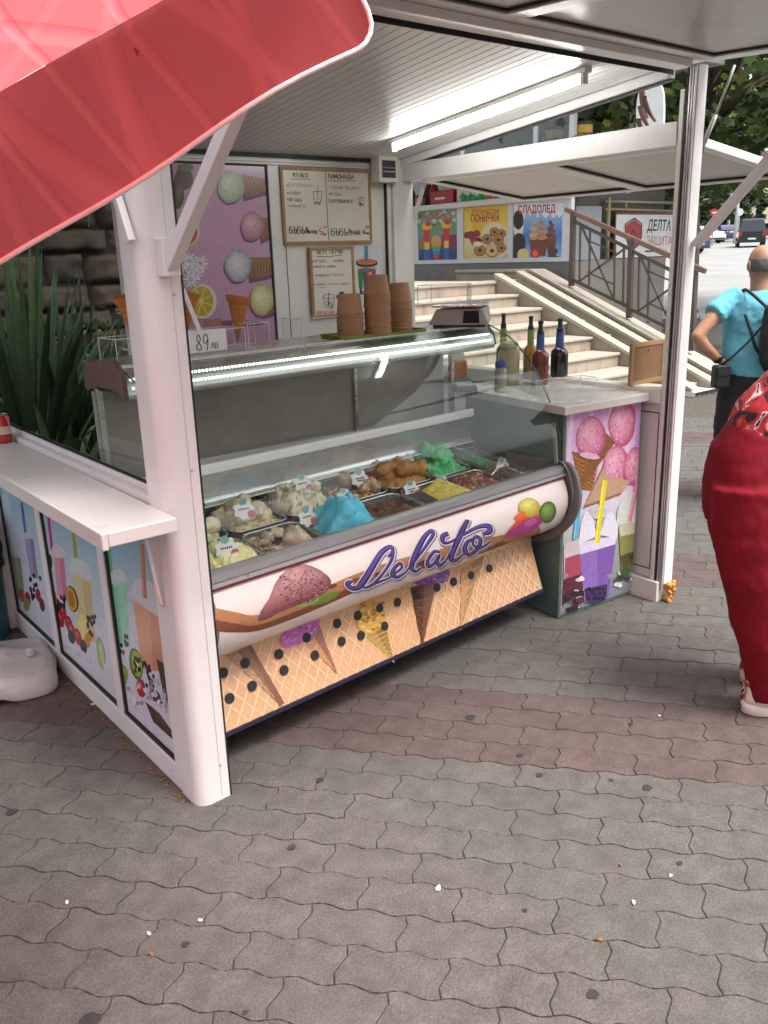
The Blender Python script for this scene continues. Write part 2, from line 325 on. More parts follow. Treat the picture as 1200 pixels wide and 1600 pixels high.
class Print:
    """flat artwork on a surface; shapes are given in photograph pixels (or, with uv=True, in metres on the panel)"""
    def __init__(s, surf, clip=None, step=0.000012, base=0.0006): s.s = surf; s.mb = MB(); s.off = base; s.step = step; s.clip = clip
    def add(s, pts, c, uv=False, grad=None, same=False):
        """c: hex colour; grad: function (u,v)->linear colour"""
        q = list(pts) if uv else [s.s.inv(*p) for p in pts]
        if s.clip:
            u0, u1, v0, v1 = s.clip; q = clipv(q, v0, v1)
            if len(q) > 2: q = [(b, a) for a, b in clipv([(b, a) for a, b in q], u0, u1)]
            if len(q) < 3: return
        if not same: s.off += s.step
        parts = [q]
        if s.s.strips:
            lim = [-9]+list(s.s.strips)+[9]; parts = [clipv(q, a, b) for a, b in zip(lim, lim[1:])]
        cl = hexc(c) if isinstance(c, str) else c
        for P in parts:
            if len(P) < 3: continue
            cs = [grad(*p) for p in P] if grad else [cl]*len(P)
            s.mb.poly([s.s.fwd(a, b, s.off) for a, b in P], cs)
    def vgrad(s, pts, stops, n=10, uv=False):
        """quad (4 corners: tl,tr,br,bl) filled with vertical colour stops [(t,hex),...]"""
        q = list(pts) if uv else [s.s.inv(*p) for p in pts]; st = [(t, hexc(h)) for t, h in stops]; s.off += s.step
        def at(t):
            for (a, ca), (b, cb) in zip(st, st[1:]):
                if t <= b: return lerp(ca, cb, (t-a)/max(1e-6, b-a))
            return st[-1][1]
        for i in range(n):
            t0, t1 = i/n, (i+1)/n; P = [lerp(q[0], q[3], t0), lerp(q[1], q[2], t0), lerp(q[1], q[2], t1), lerp(q[0], q[3], t1)]
            cs = [at(t0), at(t0), at(t1), at(t1)]; s.mb.poly([s.s.fwd(a, b, s.off) for a, b in P], cs)
    def shade(s, pts, c0, c1, axis=(0, 1), uv=False):
        """polygon with a colour ramp along an axis in given coordinates"""
        cl0, cl1 = hexc(c0), hexc(c1); d = [p[0]*axis[0]+p[1]*axis[1] for p in pts]; lo, hi = min(d), max(d)
        if s.clip: return s.add(pts, c0, uv)
        q = list(pts) if uv else [s.s.inv(*p) for p in pts]; s.off += s.step
        if s.s.strips:
            cm = lerp(cl0, cl1, 0.5); return s.add(pts, cm, uv)
        s.mb.poly([s.s.fwd(a, b, s.off) for a, b in q], [lerp(cl0, cl1, (x-lo)/max(1e-6, hi-lo)) for x in d])
    def ball(s, cx, cy, rx, ry, light, dark, rot=0, n=7, seed=None, ox=-.22, oy=-.28):
        l, d = hexc(light), hexc(dark)
        for k in range(n):
            f = 1-k/n; pts = blob(cx+rx*ox*(1-f), cy+ry*oy*(1-f), rx*f, ry*f, .05, 20, seed, rot) if seed is not None else ell(cx+rx*ox*(1-f), cy+ry*oy*(1-f), rx*f, ry*f, rot, 18)
            s.add(pts, lerp(d, l, (k/(n-1))**.7))
    def stroke(s, pts, w, c, uv=False, closed=False):
        q = [tuple(p) for p in pts]; n = len(q); L = []; Rr = []
        for i in range(n):
            a = q[(i-1) % n] if closed else q[max(i-1, 0)]; b = q[(i+1) % n] if closed else q[min(i+1, n-1)]
            dx, dy = b[0]-a[0], b[1]-a[1]; l = math.hypot(dx, dy) or 1; ww = (w[i] if isinstance(w, (list, tuple)) else w)/2
            L.append((q[i][0]-dy/l*ww, q[i][1]+dx/l*ww)); Rr.append((q[i][0]+dy/l*ww, q[i][1]-dx/l*ww))
        s.off += s.step
        for i in range(n if closed else n-1):
            j = (i+1) % n; s.add([L[i], L[j], Rr[j], Rr[i]], c, uv, same=True)
    def text(s, body, px, py, h, c, w=None, shear=0.0, bold=0.0, right=(1, 0), down=(0, 1)):
        """typeset text; px,py baseline left in photo pixels, h cap height in pixels, w total width in pixels"""
        polys, W = text_polys(body, bold); s.off += s.step; k = h/0.70; kx = (w/W) if w else k
        for P in polys:
            s.add([(px+right[0]*(x*kx+shear*y*k)-down[0]*y*k, py+right[1]*(x*kx+shear*y*k)-down[1]*y*k) for x, y in P], c, same=True)
    def obj(s, name, parent, m='print'): return obj(name, s.mb, m, parent)
_TP = {}
def text_polys(body, bold=0.0):
    if (body, bold) in _TP: return _TP[(body, bold)]
    cu = bpy.data.curves.new('t', 'FONT'); cu.body = body; cu.offset = bold; cu.resolution_u = 2; o = bpy.data.objects.new('t', cu); col.objects.link(o)
    dg = bpy.context.evaluated_depsgraph_get(); e = o.evaluated_get(dg); me = e.to_mesh(); me.calc_loop_triangles()
    P = [[(me.vertices[i].co.x, me.vertices[i].co.y) for i in t.vertices] for t in me.loop_triangles]
    e.to_mesh_clear(); bpy.data.objects.remove(o); bpy.data.curves.remove(cu)
    W = max((x for p in P for x, y in p), default=1.0); _TP[(body, bold)] = (P, W); return P, W
# hand-written strokes, unit box 1 x 1, y up
HAND = {
 'М': ['0,0 .1,1 .5,.4 .9,1 1,0'], 'Л': ['0,0 .4,1 .6,1 1,0'], 'Я': ['.1,0 .5,.45', '1,0 1,1 .3,.95 .1,.7 .4,.45 1,.45'], 'К': ['0,0 0,1', '1,1 0,.45 1,0'],
 'О': ['.5,1 .1,.8 0,.4 .4,0 .9,.2 1,.7 .5,1'], 'И': ['0,1 0,0 1,1 1,0'], 'Н': ['0,1 0,0', '1,1 1,0', '0,.5 1,.5'], 'А': ['0,0 .5,1 1,0', '.2,.4 .8,.4'],
 'Д': ['0,-.1 0,.05 1,.05 1,-.1', '.1,.05 .45,1 .8,1 .9,.05'], 'Б': ['.9,1 0,1 0,0 .9,.05 .9,.5 0,.5'], 'Ъ': ['0,1 .3,1 .3,0 .9,0 .95,.45 .3,.45'], 'Т': ['0,1 1,1', '.5,1 .5,0'],
 'Е': ['1,1 0,1 0,0 1,0', '0,.5 .7,.5'], 'В': ['0,0 0,1 .8,.9 .6,.55 0,.5', '.6,.55 1,.25 .7,0 0,0'], 'У': ['0,1 .45,.4', '1,1 .3,0'], 'С': ['1,.9 .4,1 0,.5 .4,0 1,.1'], 'П': ['0,0 0,1 1,1 1,0'],
 'Р': ['0,0 0,1 .9,.9 .9,.55 0,.45'], 'Г': ['0,0 0,1 .9,1'], 'Ч': ['0,1 .1,.5 1,.55', '1,1 1,0'], 'Й': ['0,1 0,0 1,1 1,0', '.3,1.2 .7,1.2'], 'Ж': ['0,1 1,0', '1,1 0,0', '.5,1 .5,0'],
 '8': ['.5,.5 .9,.75 .5,1 .1,.75 .5,.5 1,.2 .5,0 0,.2 .5,.5'], '9': ['.95,.7 .5,.45 .05,.7 .5,1 .95,.8 .9,.3 .7,0'], '3': ['.1,.9 .6,1 .9,.75 .4,.5 1,.3 .6,0 .1,.1'], '5': ['.9,1 .1,1 .1,.55 .8,.5 .9,.15 .1,0'],
 '4': ['.7,0 .7,1 0,.4 1,.4'], '0': ['.5,1 0,.5 .5,0 1,.5 .5,1'], '2': ['0,.8 .5,1 .9,.7 0,0 1,0'], ',': ['.3,.1 .1,-.2'], '.': ['.2,.0 .3,.1'], '1': ['.2,.8 .6,1 .6,0'], 'Ш': ['0,1 0,0 1,0 1,1', '.5,1 .5,0'],
 'Ф': ['.5,1 .5,0', '.5,.8 .1,.7 .1,.4 .5,.3 .9,.4 .9,.7 .5,.8'], 'Ц': ['0,1 0,0 .9,0 .9,1', '.9,0 1,-.2'], 'Ь': ['.1,1 .1,0 .8,0 .9,.4 .1,.45'], 'Ю': ['0,0 0,1', '0,.5 .4,.5', '.7,1 .4,.5 .7,0 1,.5 .7,1'], 'Щ': ['0,1 0,0 1,0 1,1', '.5,1 .5,0', '1,0 1.1,-.2'],
}
def hand(pr, body, x, y, h, w, lw, c, seed=1, right=(1, 0), down=(0, 1), gap=0.35):
    """handwriting: x,y baseline left in photo px, h height px, w letter width px"""
    R = random.Random(seed)
    for ch in body:
        if ch in HAND:
            for st in HAND[ch]:
                pts = []
                for t in st.split():
                    a, b = t.split(','); a = float(a)*w+R.uniform(-.07, .07)*w; b = float(b)*h+R.uniform(-.05, .05)*h
                    pts.append((x+right[0]*a-down[0]*b, y+right[1]*a-down[1]*b))
                if len(pts) > 2: pts = catmull(pts, 3)
                pr.stroke(pts, lw, c)
        adv = w*(1+gap)*(0.8 if ch == ' ' else 1); x += right[0]*adv; y += right[1]*adv
colmat('print', rough=0.38, var=0.10, vscale=60, dirt=0.08)
colmat('print_gloss', rough=0.25, var=0.09, vscale=60, coat=0.25, dirt=0.05)
# ================================================================ GROUND
def terrain(x, y):
    d = 0.87*x+0.49*y
    return 0.0 if d < 15 else 0.025*(d-15)
mat('joint', (0.105, 0.094, 0.08), 0.95, var=0.35, vscale=40, bump=0.6, bscale=180, pos=True, spec=0.1)
mat('paver_grey', (0.124, 0.116, 0.106), 0.9, var=0.2, vscale=14, speck=0.22, bump=0.5, bscale=260, pos=True, rnd=0.035, dirt=0.5, dscale=2.2, dcol=(0.08, 0.073, 0.065), spec=0.2)
mat('paver_red', (0.118, 0.090, 0.082), 0.9, var=0.2, vscale=14, speck=0.22, bump=0.5, bscale=260, pos=True, rnd=0.05, dirt=0.5, dscale=2.2, dcol=(0.080, 0.062, 0.055), spec=0.2)
mat('soil', (0.07, 0.055, 0.04), 0.95, var=0.4, vscale=12, bump=0.8, bscale=40, pos=True, spec=0.1)
mat('asphalt', (0.27, 0.268, 0.26), 0.9, var=0.12, vscale=0.6, bump=0.3, bscale=90, pos=True, spec=0.2)
mat('far_ground', (0.10, 0.10, 0.075), 0.95, var=0.3, vscale=0.3, pos=True, spec=0.1)
g = MB()
g.grid(lambda u, v: ((x := -120+u*520), (y := -160+v*420), terrain(x, y)-0.03), 104, 84)
struct(obj('ground', g, 'far_ground'))
g = MB(); g.grid(lambda u, v: ((x := -6+u*17), (y := -5+v*13.2), -0.0048+terrain(x, y)), 34, 26)
pavement = struct(obj('pavement', g, 'joint'))
# wavy interlocking pavers: rows run along r, 247 x 118 mm, half-brick bond
PL, PH = 0.247, 0.1185
RA = math.radians(-50.6); er = Vector((math.cos(RA), math.sin(RA), 0)); en = Vector((math.sin(-RA), math.cos(RA), 0)); en = Vector((-er.y, er.x, 0))
def paver_outline(ins):
    a, b = 0.0078, 0.0095; L2, H2 = PL/2-ins, PH/2-ins; pts = []
    wl_ = lambda x: a*math.sin(4*math.pi*x/PL)
    ws_ = lambda y: b*math.sin(2*math.pi*y/PH)
    for k in range(9): x = -L2+2*L2*k/9; pts.append((x+(ws_(-H2) if k == 0 else 0), -H2+wl_(x)))
    for k in range(4): y = -H2+2*H2*k/4; pts.append((L2+ws_(y), y+(wl_(L2) if k == 0 else 0)))
    for k in range(9): x = L2-2*L2*k/9; pts.append((x+(ws_(H2) if k == 0 else 0), H2+wl_(x)))
    for k in range(4): y = H2-2*H2*k/4; pts.append((-L2+ws_(y), y+(wl_(-L2) if k == 0 else 0)))
    return pts
def paver_mb(dst, M=None, c=None):
    o0 = paver_outline(0.0014); o1 = paver_outline(0.0042); n = len(o0)
    P = [(x, y, -0.0065) for x, y in o0]+[(x, y, -0.0006) for x, y in o0]+[(x, y, 0.0008) for x, y in o1]
    if M is not None: P = [tuple(M @ Vector(p)) for p in P]
    b = dst.vs(P); dst.cc = c
    for r in (0, 1):
        for i in range(n): j = (i+1) % n; dst.face((b+r*n+i, b+r*n+j, b+(r+1)*n+j, b+(r+1)*n+i))
    dst.face([b+2*n+i for i in range(n)])
pm = MB(); paver_mb(pm); pav_me = {k: pm.mesh('paver', 'paver_'+k, False) for k in ('grey', 'red')}
rp = random.Random(3); P0 = Vector((0.433, 1.924, 0)); lay = []
# anchor: the joint at P0 is the left end of a brick
for j in range(-75, 60):
    for i in range(-45, 50):
        c = P0+er*((i+0.5+(0.5 if j % 2 else 0.0))*PL)+en*(j*PH)
        if -4 < c.x < 10.6 and -3.5 < c.y < 7.8 and not (c.x < 3.3 and c.y > 4.6):
            if c.x > 8.0 and c.y > 4.9+0.12*(c.x-8) and c.x < 9.5: continue
            v = Vector((c.x, c.y, -CAMH)); zc = RW[0][2]*v.x+RW[1][2]*v.y+RW[2][2]*v.z
            xc = (RW[0][0]*v.x+RW[1][0]*v.y+RW[2][0]*v.z); yc = (RW[0][1]*v.x+RW[1][1]*v.y+RW[2][1]*v.z)
            infr = zc > 0.3 and abs(xc/zc*FPX) < 640 and -60 < CY+yc/zc*FPX < 1640
            if (c-Vector((2.5, 1.5, 0))).length > 9.5: continue
            nn = c.dot(Vector((0.7727, 0.6347, 0))); k = (nn-2.47) % 1.659
            lay.append((0 if infr else 1, zc, c, 'red' if k < 4*PH-0.03 else 'grey'))
lay.sort(key=lambda t: (t[0], t[1]))
rest = MB()
for n_, (out, zc, c, kind) in enumerate(lay):
    M = Matrix.Translation((c.x, c.y, rp.uniform(-0.0012, 0.0012))) @ Matrix.Rotation(RA+rp.uniform(-.006, .006), 4, 'Z') @ Matrix.Rotation(rp.uniform(-.006, .006), 4, 'X') @ Matrix.Rotation(rp.uniform(-.004, .004), 4, 'Y')
    if n_ < 300:
        o = link(bpy.data.objects.new('paver', pav_me[kind])); o.parent = pavement; o.matrix_basis = M
    else:
        rest.mi = 1 if kind == 'red' else 0; paver_mb(rest, M)
o = obj('paver_field', rest, ['paver_grey', 'paver_red'], pavement); o['kind'] = 'stuff'
# chewing gum spots, fallen bits
mat('gum', (0.035, 0.032, 0.03), 0.8, var=0.2, vscale=60)
mat('litter_white', (0.75, 0.73, 0.7), 0.7); mat('leaf_litter', (0.20, 0.115, 0.05), 0.8, var=0.3, vscale=80)
for k, (px, py, rx) in enumerate([(926, 1555, 11), (820, 1424, 5), (456, 1325, 7), (735, 1122, 9), (813, 1181, 6), (843, 1212, 6), (1011, 1232, 8), (500, 1220, 7), (18, 1270, 8), (140, 1597, 18), (1062, 1350, 5), (383, 1584, 6), (985, 1132, 4), (290, 1477, 7), (955, 1220, 4)]):
    c = gnd(px, py, 0.0); r = rx/FPX*c.length*1.0; m = MB()
    m.poly([(c.x+x, c.y+y, 0.0036) for x, y in blob(0, 0, r*1.15, r, 0.15, 14, k)]); obj('gum_spot', m, 'gum', pavement)
RL = random.Random(5)
for k, (px, py, sz, mm) in enumerate([(685, 1390, 0.011, 'litter_white'), (105, 1412, 0.008, 'litter_white'), (233, 1461, 0.007, 'litter_white'), (313, 1440, 0.006, 'litter_white'), (238, 1493, 0.008, 'leaf_litter'), (938, 1470, 0.012, 'leaf_litter'), (1048, 1370, 0.006, 'litter_white'), (25, 1181, 0.012, 'leaf_litter'), (145, 1102, 0.008, 'litter_white'), (990, 1412, 0.007, 'litter_white'), (1030, 1120, .006, 'litter_white'), (970, 1353, .008, 'leaf_litter')]):
    c = gnd(px, py); m = MB(); a = RL.uniform(0, 6); m.prism([(c.x+x*math.cos(a)-y*math.sin(a), c.y+x*math.sin(a)+y*math.cos(a), 0.0033+0.002*(i % 2)) for i, (x, y) in enumerate(blob(0, 0, sz, sz*0.6, 0.35, 8, k))], (0, 0, 0.0015))
    obj('litter_scrap', m, mm, pavement)

# ================================================================ KIOSK
mat('alu_white', (0.72, 0.71, 0.70), 0.32, var=0.05, vscale=3, dirt=0.22, dscale=4, dcol=(0.42, 0.38, 0.33), bump=0.03, bscale=20)
mat('alu_cream', (0.70, 0.69, 0.64), 0.35, var=0.05, vscale=3, dirt=0.15, dscale=5, dcol=(0.4, 0.38, 0.33))
mat('alu_grey', (0.56, 0.53, 0.54), 0.35, metal=0.3, var=0.08, vscale=8)
mat('gasket', (0.012, 0.012, 0.012), 0.6, var=0.1)
mat('panel_white', (0.74, 0.73, 0.69), 0.4, var=0.04, vscale=2, dirt=0.12, dscale=3, dcol=(0.5, 0.47, 0.42))
mat('panel_grey', (0.50, 0.49, 0.46), 0.32, var=0.12, vscale=3, dirt=0.45, dscale=5, dcol=(0.30, 0.28, 0.25))
mat('slat_white', (0.74, 0.73, 0.70), 0.30, var=0.05, vscale=4, stretch=(1, .2, 1), dirt=0.1, dscale=3, dcol=(0.45, 0.42, 0.38))
mat('counter_white', (0.74, 0.72, 0.69), 0.3, var=0.05, vscale=3, dirt=0.12, dscale=6, dcol=(0.5, 0.44, 0.38))
mat('foam', (0.55, 0.26, 0.06), 0.8, var=0.4, vscale=50, bump=0.8, bscale=70)
kiosk = thing('kiosk', 'white aluminium ice cream kiosk with open front, slatted ceiling and propped-up flaps', 'kiosk', (2.15, 3.0, 0))
K = lambda name, mb, m, **k: obj(name, mb, m, kiosk, **k)
XL, XR, YF, YB = 0.93, 3.385, 2.10, 3.90
# left front post (rounded outer edge) and its gasket
def post_prism(pts, z0, z1):
    m = MB(); m.prism([(x, y, z0) for x, y in pts], (0, 0, z1-z0)); return m
arc = [(0.965+0.038*math.cos(t), 2.148+0.038*math.sin(t)) for t in [math.radians(a) for a in (180, 200, 220, 240, 255, 270)]]
p = K('corner_post', post_prism(arc[::-1]+[(0.927, 2.225), (1.035, 2.225), (1.035, 2.113)], 0.0, 2.30), 'alu_white', autos=25)
m = MB(); m.box(1.0352, 1.043, 2.116, 2.135, 0.0, 2.28); m.box(1.0352, 1.040, 2.137, 2.2, 0.0, 2.28); K('post_gasket', m, 'gasket')
for gx in (.985, 1.006): m = MB(); m.box(gx, gx+.0022, 2.1112, 2.1128, 0.01, 2.27); K('post_groove', m, 'alu_grey')
# right front post
m = MB(); m.box(3.318, 3.385, 2.083, 2.118, 0.085, 2.285); K('corner_post', m, 'alu_white', bevel=0.004)
m = MB()
for y0, y1 in ((2.087, 2.094), (2.0985, 2.1045), (2.109, 2.117)): m.box(3.308, 3.317, y0, y1, 0.06, 2.28)
K('post_rib', m, 'alu_grey', bevel=0.001)
m = MB(); m.box(3.306, 3.316, 2.1185, 2.126, 0.05, 2.28); K('post_gasket', m, 'gasket')
m = MB(); m.box(3.304, 3.37, 2.131, 2.152, 0.10, 2.20); K('inner_post', m, 'alu_cream', bevel=0.003)
m = MB(); m.box(3.29, 3.37, 2.10, 3.88, 0.0, 0.10); K('base_sill', m, 'alu_cream', bevel=0.004)
m = MB(); m.box(3.325, 3.345, 2.154, 3.80, 0.102, 0.93); K('side_panel', m, 'panel_white')
m = MB()
for z0, z1, y0, y1 in ((.145, .885, 2.166, 2.169), (.145, .885, 2.30, 2.303)): m.box(3.3225, 3.3245, y0, y1, z0, z1)
for z0 in (.142, .884): m.box(3.3225, 3.3245, 2.166, 2.303, z0, z0+0.004)
K('panel_groove', m, 'gasket')
m = MB(); m.box(3.292, 3.372, 2.153, 3.82, 0.932, 1.0); K('side_rail', m, 'alu_cream', bevel=0.004)
R5 = random.Random(11); m = MB()
for k in range(22):
    c = (3.355+R5.uniform(-.03, .03), 2.07+R5.uniform(-.015, .015), 0.004+R5.random()*0.085); r = R5.uniform(.008, .017)
    m.lathe([(r*math.sin(t), -r*math.cos(t)) for t in (0.2, .8, 1.4, 2.0, 2.6, 3.0)], c, 8)
K('expanding_foam', m, 'foam', smooth=True)
# back posts, back wall
m = MB(); m.box(1.635, 1.715, 3.89, 3.97, 0, 2.12); K('back_post', m, 'alu_white', bevel=0.004)
m = MB(); m.box(0.90, 0.98, 3.92, 4.0, 0, 2.12); K('back_post', m, 'alu_white', bevel=0.004)
m = MB(); m.box(3.19, 3.375, 3.875, 3.96, 0, 2.12); K('back_post', m, 'alu_cream', bevel=0.004)
m = MB(); m.box(1.716, 3.188, 3.895, 3.955, 2.05, 2.12); m.box(1.716, 3.188, 3.885, 3.8945, 2.062, 2.075); K('top_rail', m, 'alu_white', bevel=0.003)
m = MB(); m.box(2.433, 2.503, 3.893, 3.95, 0.95, 2.049); K('mullion', m, 'alu_white', bevel=0.002)
m = MB(); m.box(2.505, 3.188, 3.905, 3.93, 0.0, 2.049); K('wall_panel', m, 'panel_white')
m = MB(); m.box(2.520, 2.523, 3.903, 3.9045, 0.95, 2.03); K('panel_seam', m, 'gasket')
m = MB(); m.box(1.717, 2.432, 3.905, 3.93, 0.0, 0.949); K('wall_panel', m, 'panel_white')
m = MB(); m.box(3.186, 3.1895, 3.885, 3.905, 0.2, 2.05); K('panel_seam', m, 'gasket')
m = MB(); m.tube([(3.222, 3.862, 0.3), (3.222, 3.862, 1.99)], 0.0095, 10); K('cable_conduit', m, 'alu_cream', smooth=True)
# ceiling slats running front to back under the sloping roof
def zroof(y): return 2.283-(y-2.2)*0.108

m = MB(); m.hexa([(0.93, 2.19, zroof(2.19)+.012), (3.33, 2.19, zroof(2.19)+.012), (3.33, 3.96, zroof(3.96)+.012), (0.93, 3.96, zroof(3.96)+.012),
                  (0.90, 2.05, 2.36), (3.40, 2.05, 2.36), (3.40, 4.0, 2.16), (0.90, 4.0, 2.16)])
roof = K('roof', m, 'alu_white')
sl = MB(); y0, y1 = 2.2, 3.894; w = 0.046
pr_ = [(-.0235, .005), (-.023, .0), (.0215, .0), (.022, .005), (.0258, .005)]
sl.loft([[(x, y, zroof(y)+z) for x, z in pr_] for y in (y0, y1)], cap=False, close=False)
slm = sl.mesh('ceiling_slat', 'slat_white')
x = 0.965
while x < 3.26:
    o = link(bpy.data.objects.new('ceiling_slat', slm)); o.parent = roof; o.location = (x, 0, 0); x += 0.0495
m = MB(); m.box(0.94, 3.32, 2.197, 2.201, 2.262, 2.294); K('ceiling_gasket', m, 'gasket'); m = MB(); m.box(0.94, 3.185, 3.879, 3.884, 2.082, 2.112); K('ceiling_gasket', m, 'gasket')
# sloping fascia on the right side with gasket
def sloped(x0, x1, dz0, dz1, ya=2.2, yb=3.9):
    m = MB(); m.hexa([(x0, ya, zroof(ya)+dz0), (x1, ya, zroof(ya)+dz0), (x1, yb, zroof(yb)+dz0), (x0, yb, zroof(yb)+dz0),
                      (x0, ya, zroof(ya)+dz1), (x1, ya, zroof(ya)+dz1), (x1, yb, zroof(yb)+dz1), (x0, yb, zroof(yb)+dz1)]); return m
K('sloping_rail', sloped(3.285, 3.335, -.035, .009), 'alu_white', bevel=0.003)
K('rail_gasket', sloped(3.30, 3.33, -.043, -.0355), 'gasket')
K('sloping_rail', sloped(0.945, 0.985, -.035, .009), 'alu_white', bevel=0.003)
m = MB(); m.box(3.298, 3.372, 2.153, 3.874, 1.99, 2.083); K('side_beam', m, 'alu_white', bevel=0.004)
m = MB(); m.box(0.927, 0.985, 2.227, 3.918, 1.99, 2.083); K('side_beam', m, 'alu_white', bevel=0.004)
m = MB(); m.box(0.93, 3.385, 2.086, 2.186, 2.3005, 2.35); m.box(1.046, 3.30, 2.10, 2.175, 2.272, 2.30); K('front_beam', m, 'alu_white', bevel=0.003)
# hinged flaps: a frame, bays of panel, black gaskets
def flap(P, bays, name='awning_flap', fr=0.05):
    """P(a,b,h): a along the hinge 0..1, b outward in metres (depth D), h below(-)/above; bays list of a-intervals"""
    D = flap.D
    f = MB()
    def slab(a0, a1, b0, b1, h0, h1):
        f.hexa([P(a0, b0, h0), P(a1, b0, h0), P(a1, b1, h0), P(a0, b1, h0), P(a0, b0, h1), P(a1, b0, h1), P(a1, b1, h1), P(a0, b1, h1)])
    LN = flap.L; e = fr/LN
    slab(0, 1, 0, fr, -.018, .018); slab(0, 1, D-fr, D, -.018, .018)
    edges = [0]+[0.5*(b0[1]+b1[0]) for b0, b1 in zip(bays, bays[1:])]+[1]
    slab(0, bays[0][0], fr, D-fr, -.018, .018); slab(bays[-1][1], 1, fr, D-fr, -.018, .018)
    for b0, b1 in zip(bays, bays[1:]): slab(b0[1], b1[0], fr, D-fr, -.018, .018)
    fo = K(name, f, 'alu_white', bevel=0.003)
    for a0, a1 in bays:
        f = MB(); q = 0.014; slab(a0, a1, fr, D-fr, -.004, .006); obj('flap_panel', f, 'panel_grey', fo)
        f = MB(); qa = q/LN; slab(a0, a1, fr, fr+q, -.013, -.0042); slab(a0, a1, D-fr-q, D-fr, -.013, -.0042); slab(a0, a0+qa, fr+q, D-fr-q, -.013, -.0042); slab(a1-qa, a1, fr+q, D-fr-q, -.013, -.0042)
        obj('flap_gasket', f, 'gasket', fo)
    return fo
flap.D, flap.L = 0.86, 2.44
flap(lambda a, b, h: Vector((0.945+a*2.44, 2.072-b, 2.312-0.05*b+h)), [(0.045, 0.495), (0.53, 0.968)])
flap.D, flap.L = 0.84, 1.73
flap(lambda a, b, h: Vector((3.392+b, 2.10+a*1.73, 2.008-0.115*b+h)), [(0.035, 0.46), (0.51, 0.965)])
flap(lambda a, b, h: Vector((0.915-b, 2.12+a*1.73, 2.03-0.10*b+h)), [(0.035, 0.46), (0.51, 0.965)])
# braces and gas struts
mat('strut_grey', (0.45, 0.45, 0.42), 0.35, metal=0.6)
for a, b, w_ in (((0.995, 2.085, 1.59), (0.995, 1.275, 2.245), 0.038), ((3.36, 2.07, 1.60), (3.36, 1.465, 2.245), 0.038), ((0.912, 2.115, 1.65), (0.912, 2.275, 1.975), 0.024), ((3.392, 3.955, 1.66), (3.40, 3.80, 1.985), 0.02)):
    m = MB(); m.bar(a, b, w_*0.8, w_); K('brace', m, 'alu_white', bevel=0.003)
m = MB(); m.tube([(3.40, 2.112, 1.945), (3.40, 2.045, 2.10)], 0.009, 10); m.tube([(3.40, 2.045, 2.10), (3.40, 1.98, 2.268)], 0.0055, 8); K('gas_strut', m, 'strut_grey', smooth=True)
m = MB(); m.box(3.386, 3.409, 2.10, 2.135, 1.915, 1.955); K('strut_bracket', m, 'gasket', bevel=0.003)
m = MB(); m.box(3.386, 3.40, 2.087, 2.105, 1.96, 2.02); K('hinge', m, 'gasket', bevel=0.002)
for (sx, sy, sz) in ((1.012, 2.1118, .12), (1.012, 2.1118, 1.05), (1.012, 2.1118, 1.52)):
    m = MB(); m.lathe([(.005, 0), (.005, .0016), (.0025, .0022)], n=10); m.xform(Matrix.Translation((sx, sy, sz)) @ Matrix.Rotation(math.pi/2, 4, 'X')); K('screw', m, 'alu_grey')
for yy in (2.30, 2.60, 2.78, 3.25):
    for zz in (.045, .905): m = MB(); m.lathe([(.0045, 0), (.0045, .0014), (.002, .002)], n=8); m.xform(Matrix.Translation((.9302, yy, zz)) @ Matrix.Rotation(-math.pi/2, 4, 'Y')); K('screw', m, 'alu_grey')
m = MB(); m.box(.972, 1.018, 2.070, 2.1105, 1.565, 1.66); K('brace_bracket', m, 'alu_white', bevel=.004)
# left wall: sill, three panel bays, rail, window track, shelf
m = MB(); m.box(0.930, 0.99, 2.227, 3.918, 0.0, 0.085); K('base_sill', m, 'alu_white', bevel=0.004)
m = MB(); m.box(0.930, 0.99, 2.227, 3.918, 0.885, 0.925); K('side_rail', m, 'alu_white', bevel=0.003)
m = MB(); m.box(0.936, 0.985, 2.227, 3.918, 0.9262, 0.965); m.box(0.955, 0.963, 2.227, 3.918, 0.9655, 0.985); m.box(0.975, 0.983, 2.227, 3.918, 0.9655, 0.985); K('window_track', m, 'alu_white', bevel=0.002)
m = MB(); m.box(0.9655, 0.9725, 2.227, 3.918, 0.9655, 0.990); K('track_gasket', m, 'gasket')
bays = [(2.285, 2.668), (2.712, 3.318), (3.362, 3.89)]
bays = [(2.262, 2.668), (2.722, 3.318), (3.372, 3.90)]
m = MB(); m.box(0.930, 0.99, 2.227, 2.2615, 0.0855, 0.8845); K('mullion', m, 'alu_white')
for y0, y1 in ((2.6685, 2.7215), (3.3185, 3.3715)):
    m = MB(); m.box(0.930, 0.99, y0, y1, 0.0855, 0.8845); K('mullion', m, 'alu_white', bevel=0.003)
LP = []
for y0, y1 in bays:
    m = MB(); m.box(0.945, 0.975, y0, y1, 0.086, 0.884); po = K('poster_panel', m, 'panel_white'); LP.append(po)
    m = MB(); m.box(0.9355, 0.9445, y0+.001, y1-.001, 0.0865, 0.0985); m.box(0.9355, 0.9445, y1-.013, y1-.001, 0.099, 0.883); obj('panel_gasket', m, 'gasket', po)
sh0 = gnd(160, 834, 0.945); SHX = sh0.x; SHY = sh0.y
m = MB(); m.box(SHX, 0.929, SHY, 3.95, 0.918, 0.945); m.box(SHX-.006, SHX+.012, SHY-.004, 3.954, 0.898, 0.9455); m.box(SHX+.0125, 0.929, SHY-.004, SHY+.01, 0.905, 0.9445)
K('counter_shelf', m, 'counter_white', bevel=0.004, seg=3)
m = MB(); m.tube([(0.925, 2.20, 0.90), (0.905, 2.20, 0.905), (0.895, 2.20, 0.88), (0.912, 2.20, 0.70), (0.918, 2.20, 0.655), (0.926, 2.20, 0.645)], 0.006, 8)
K('shelf_bracket', m, 'alu_white', smooth=True)
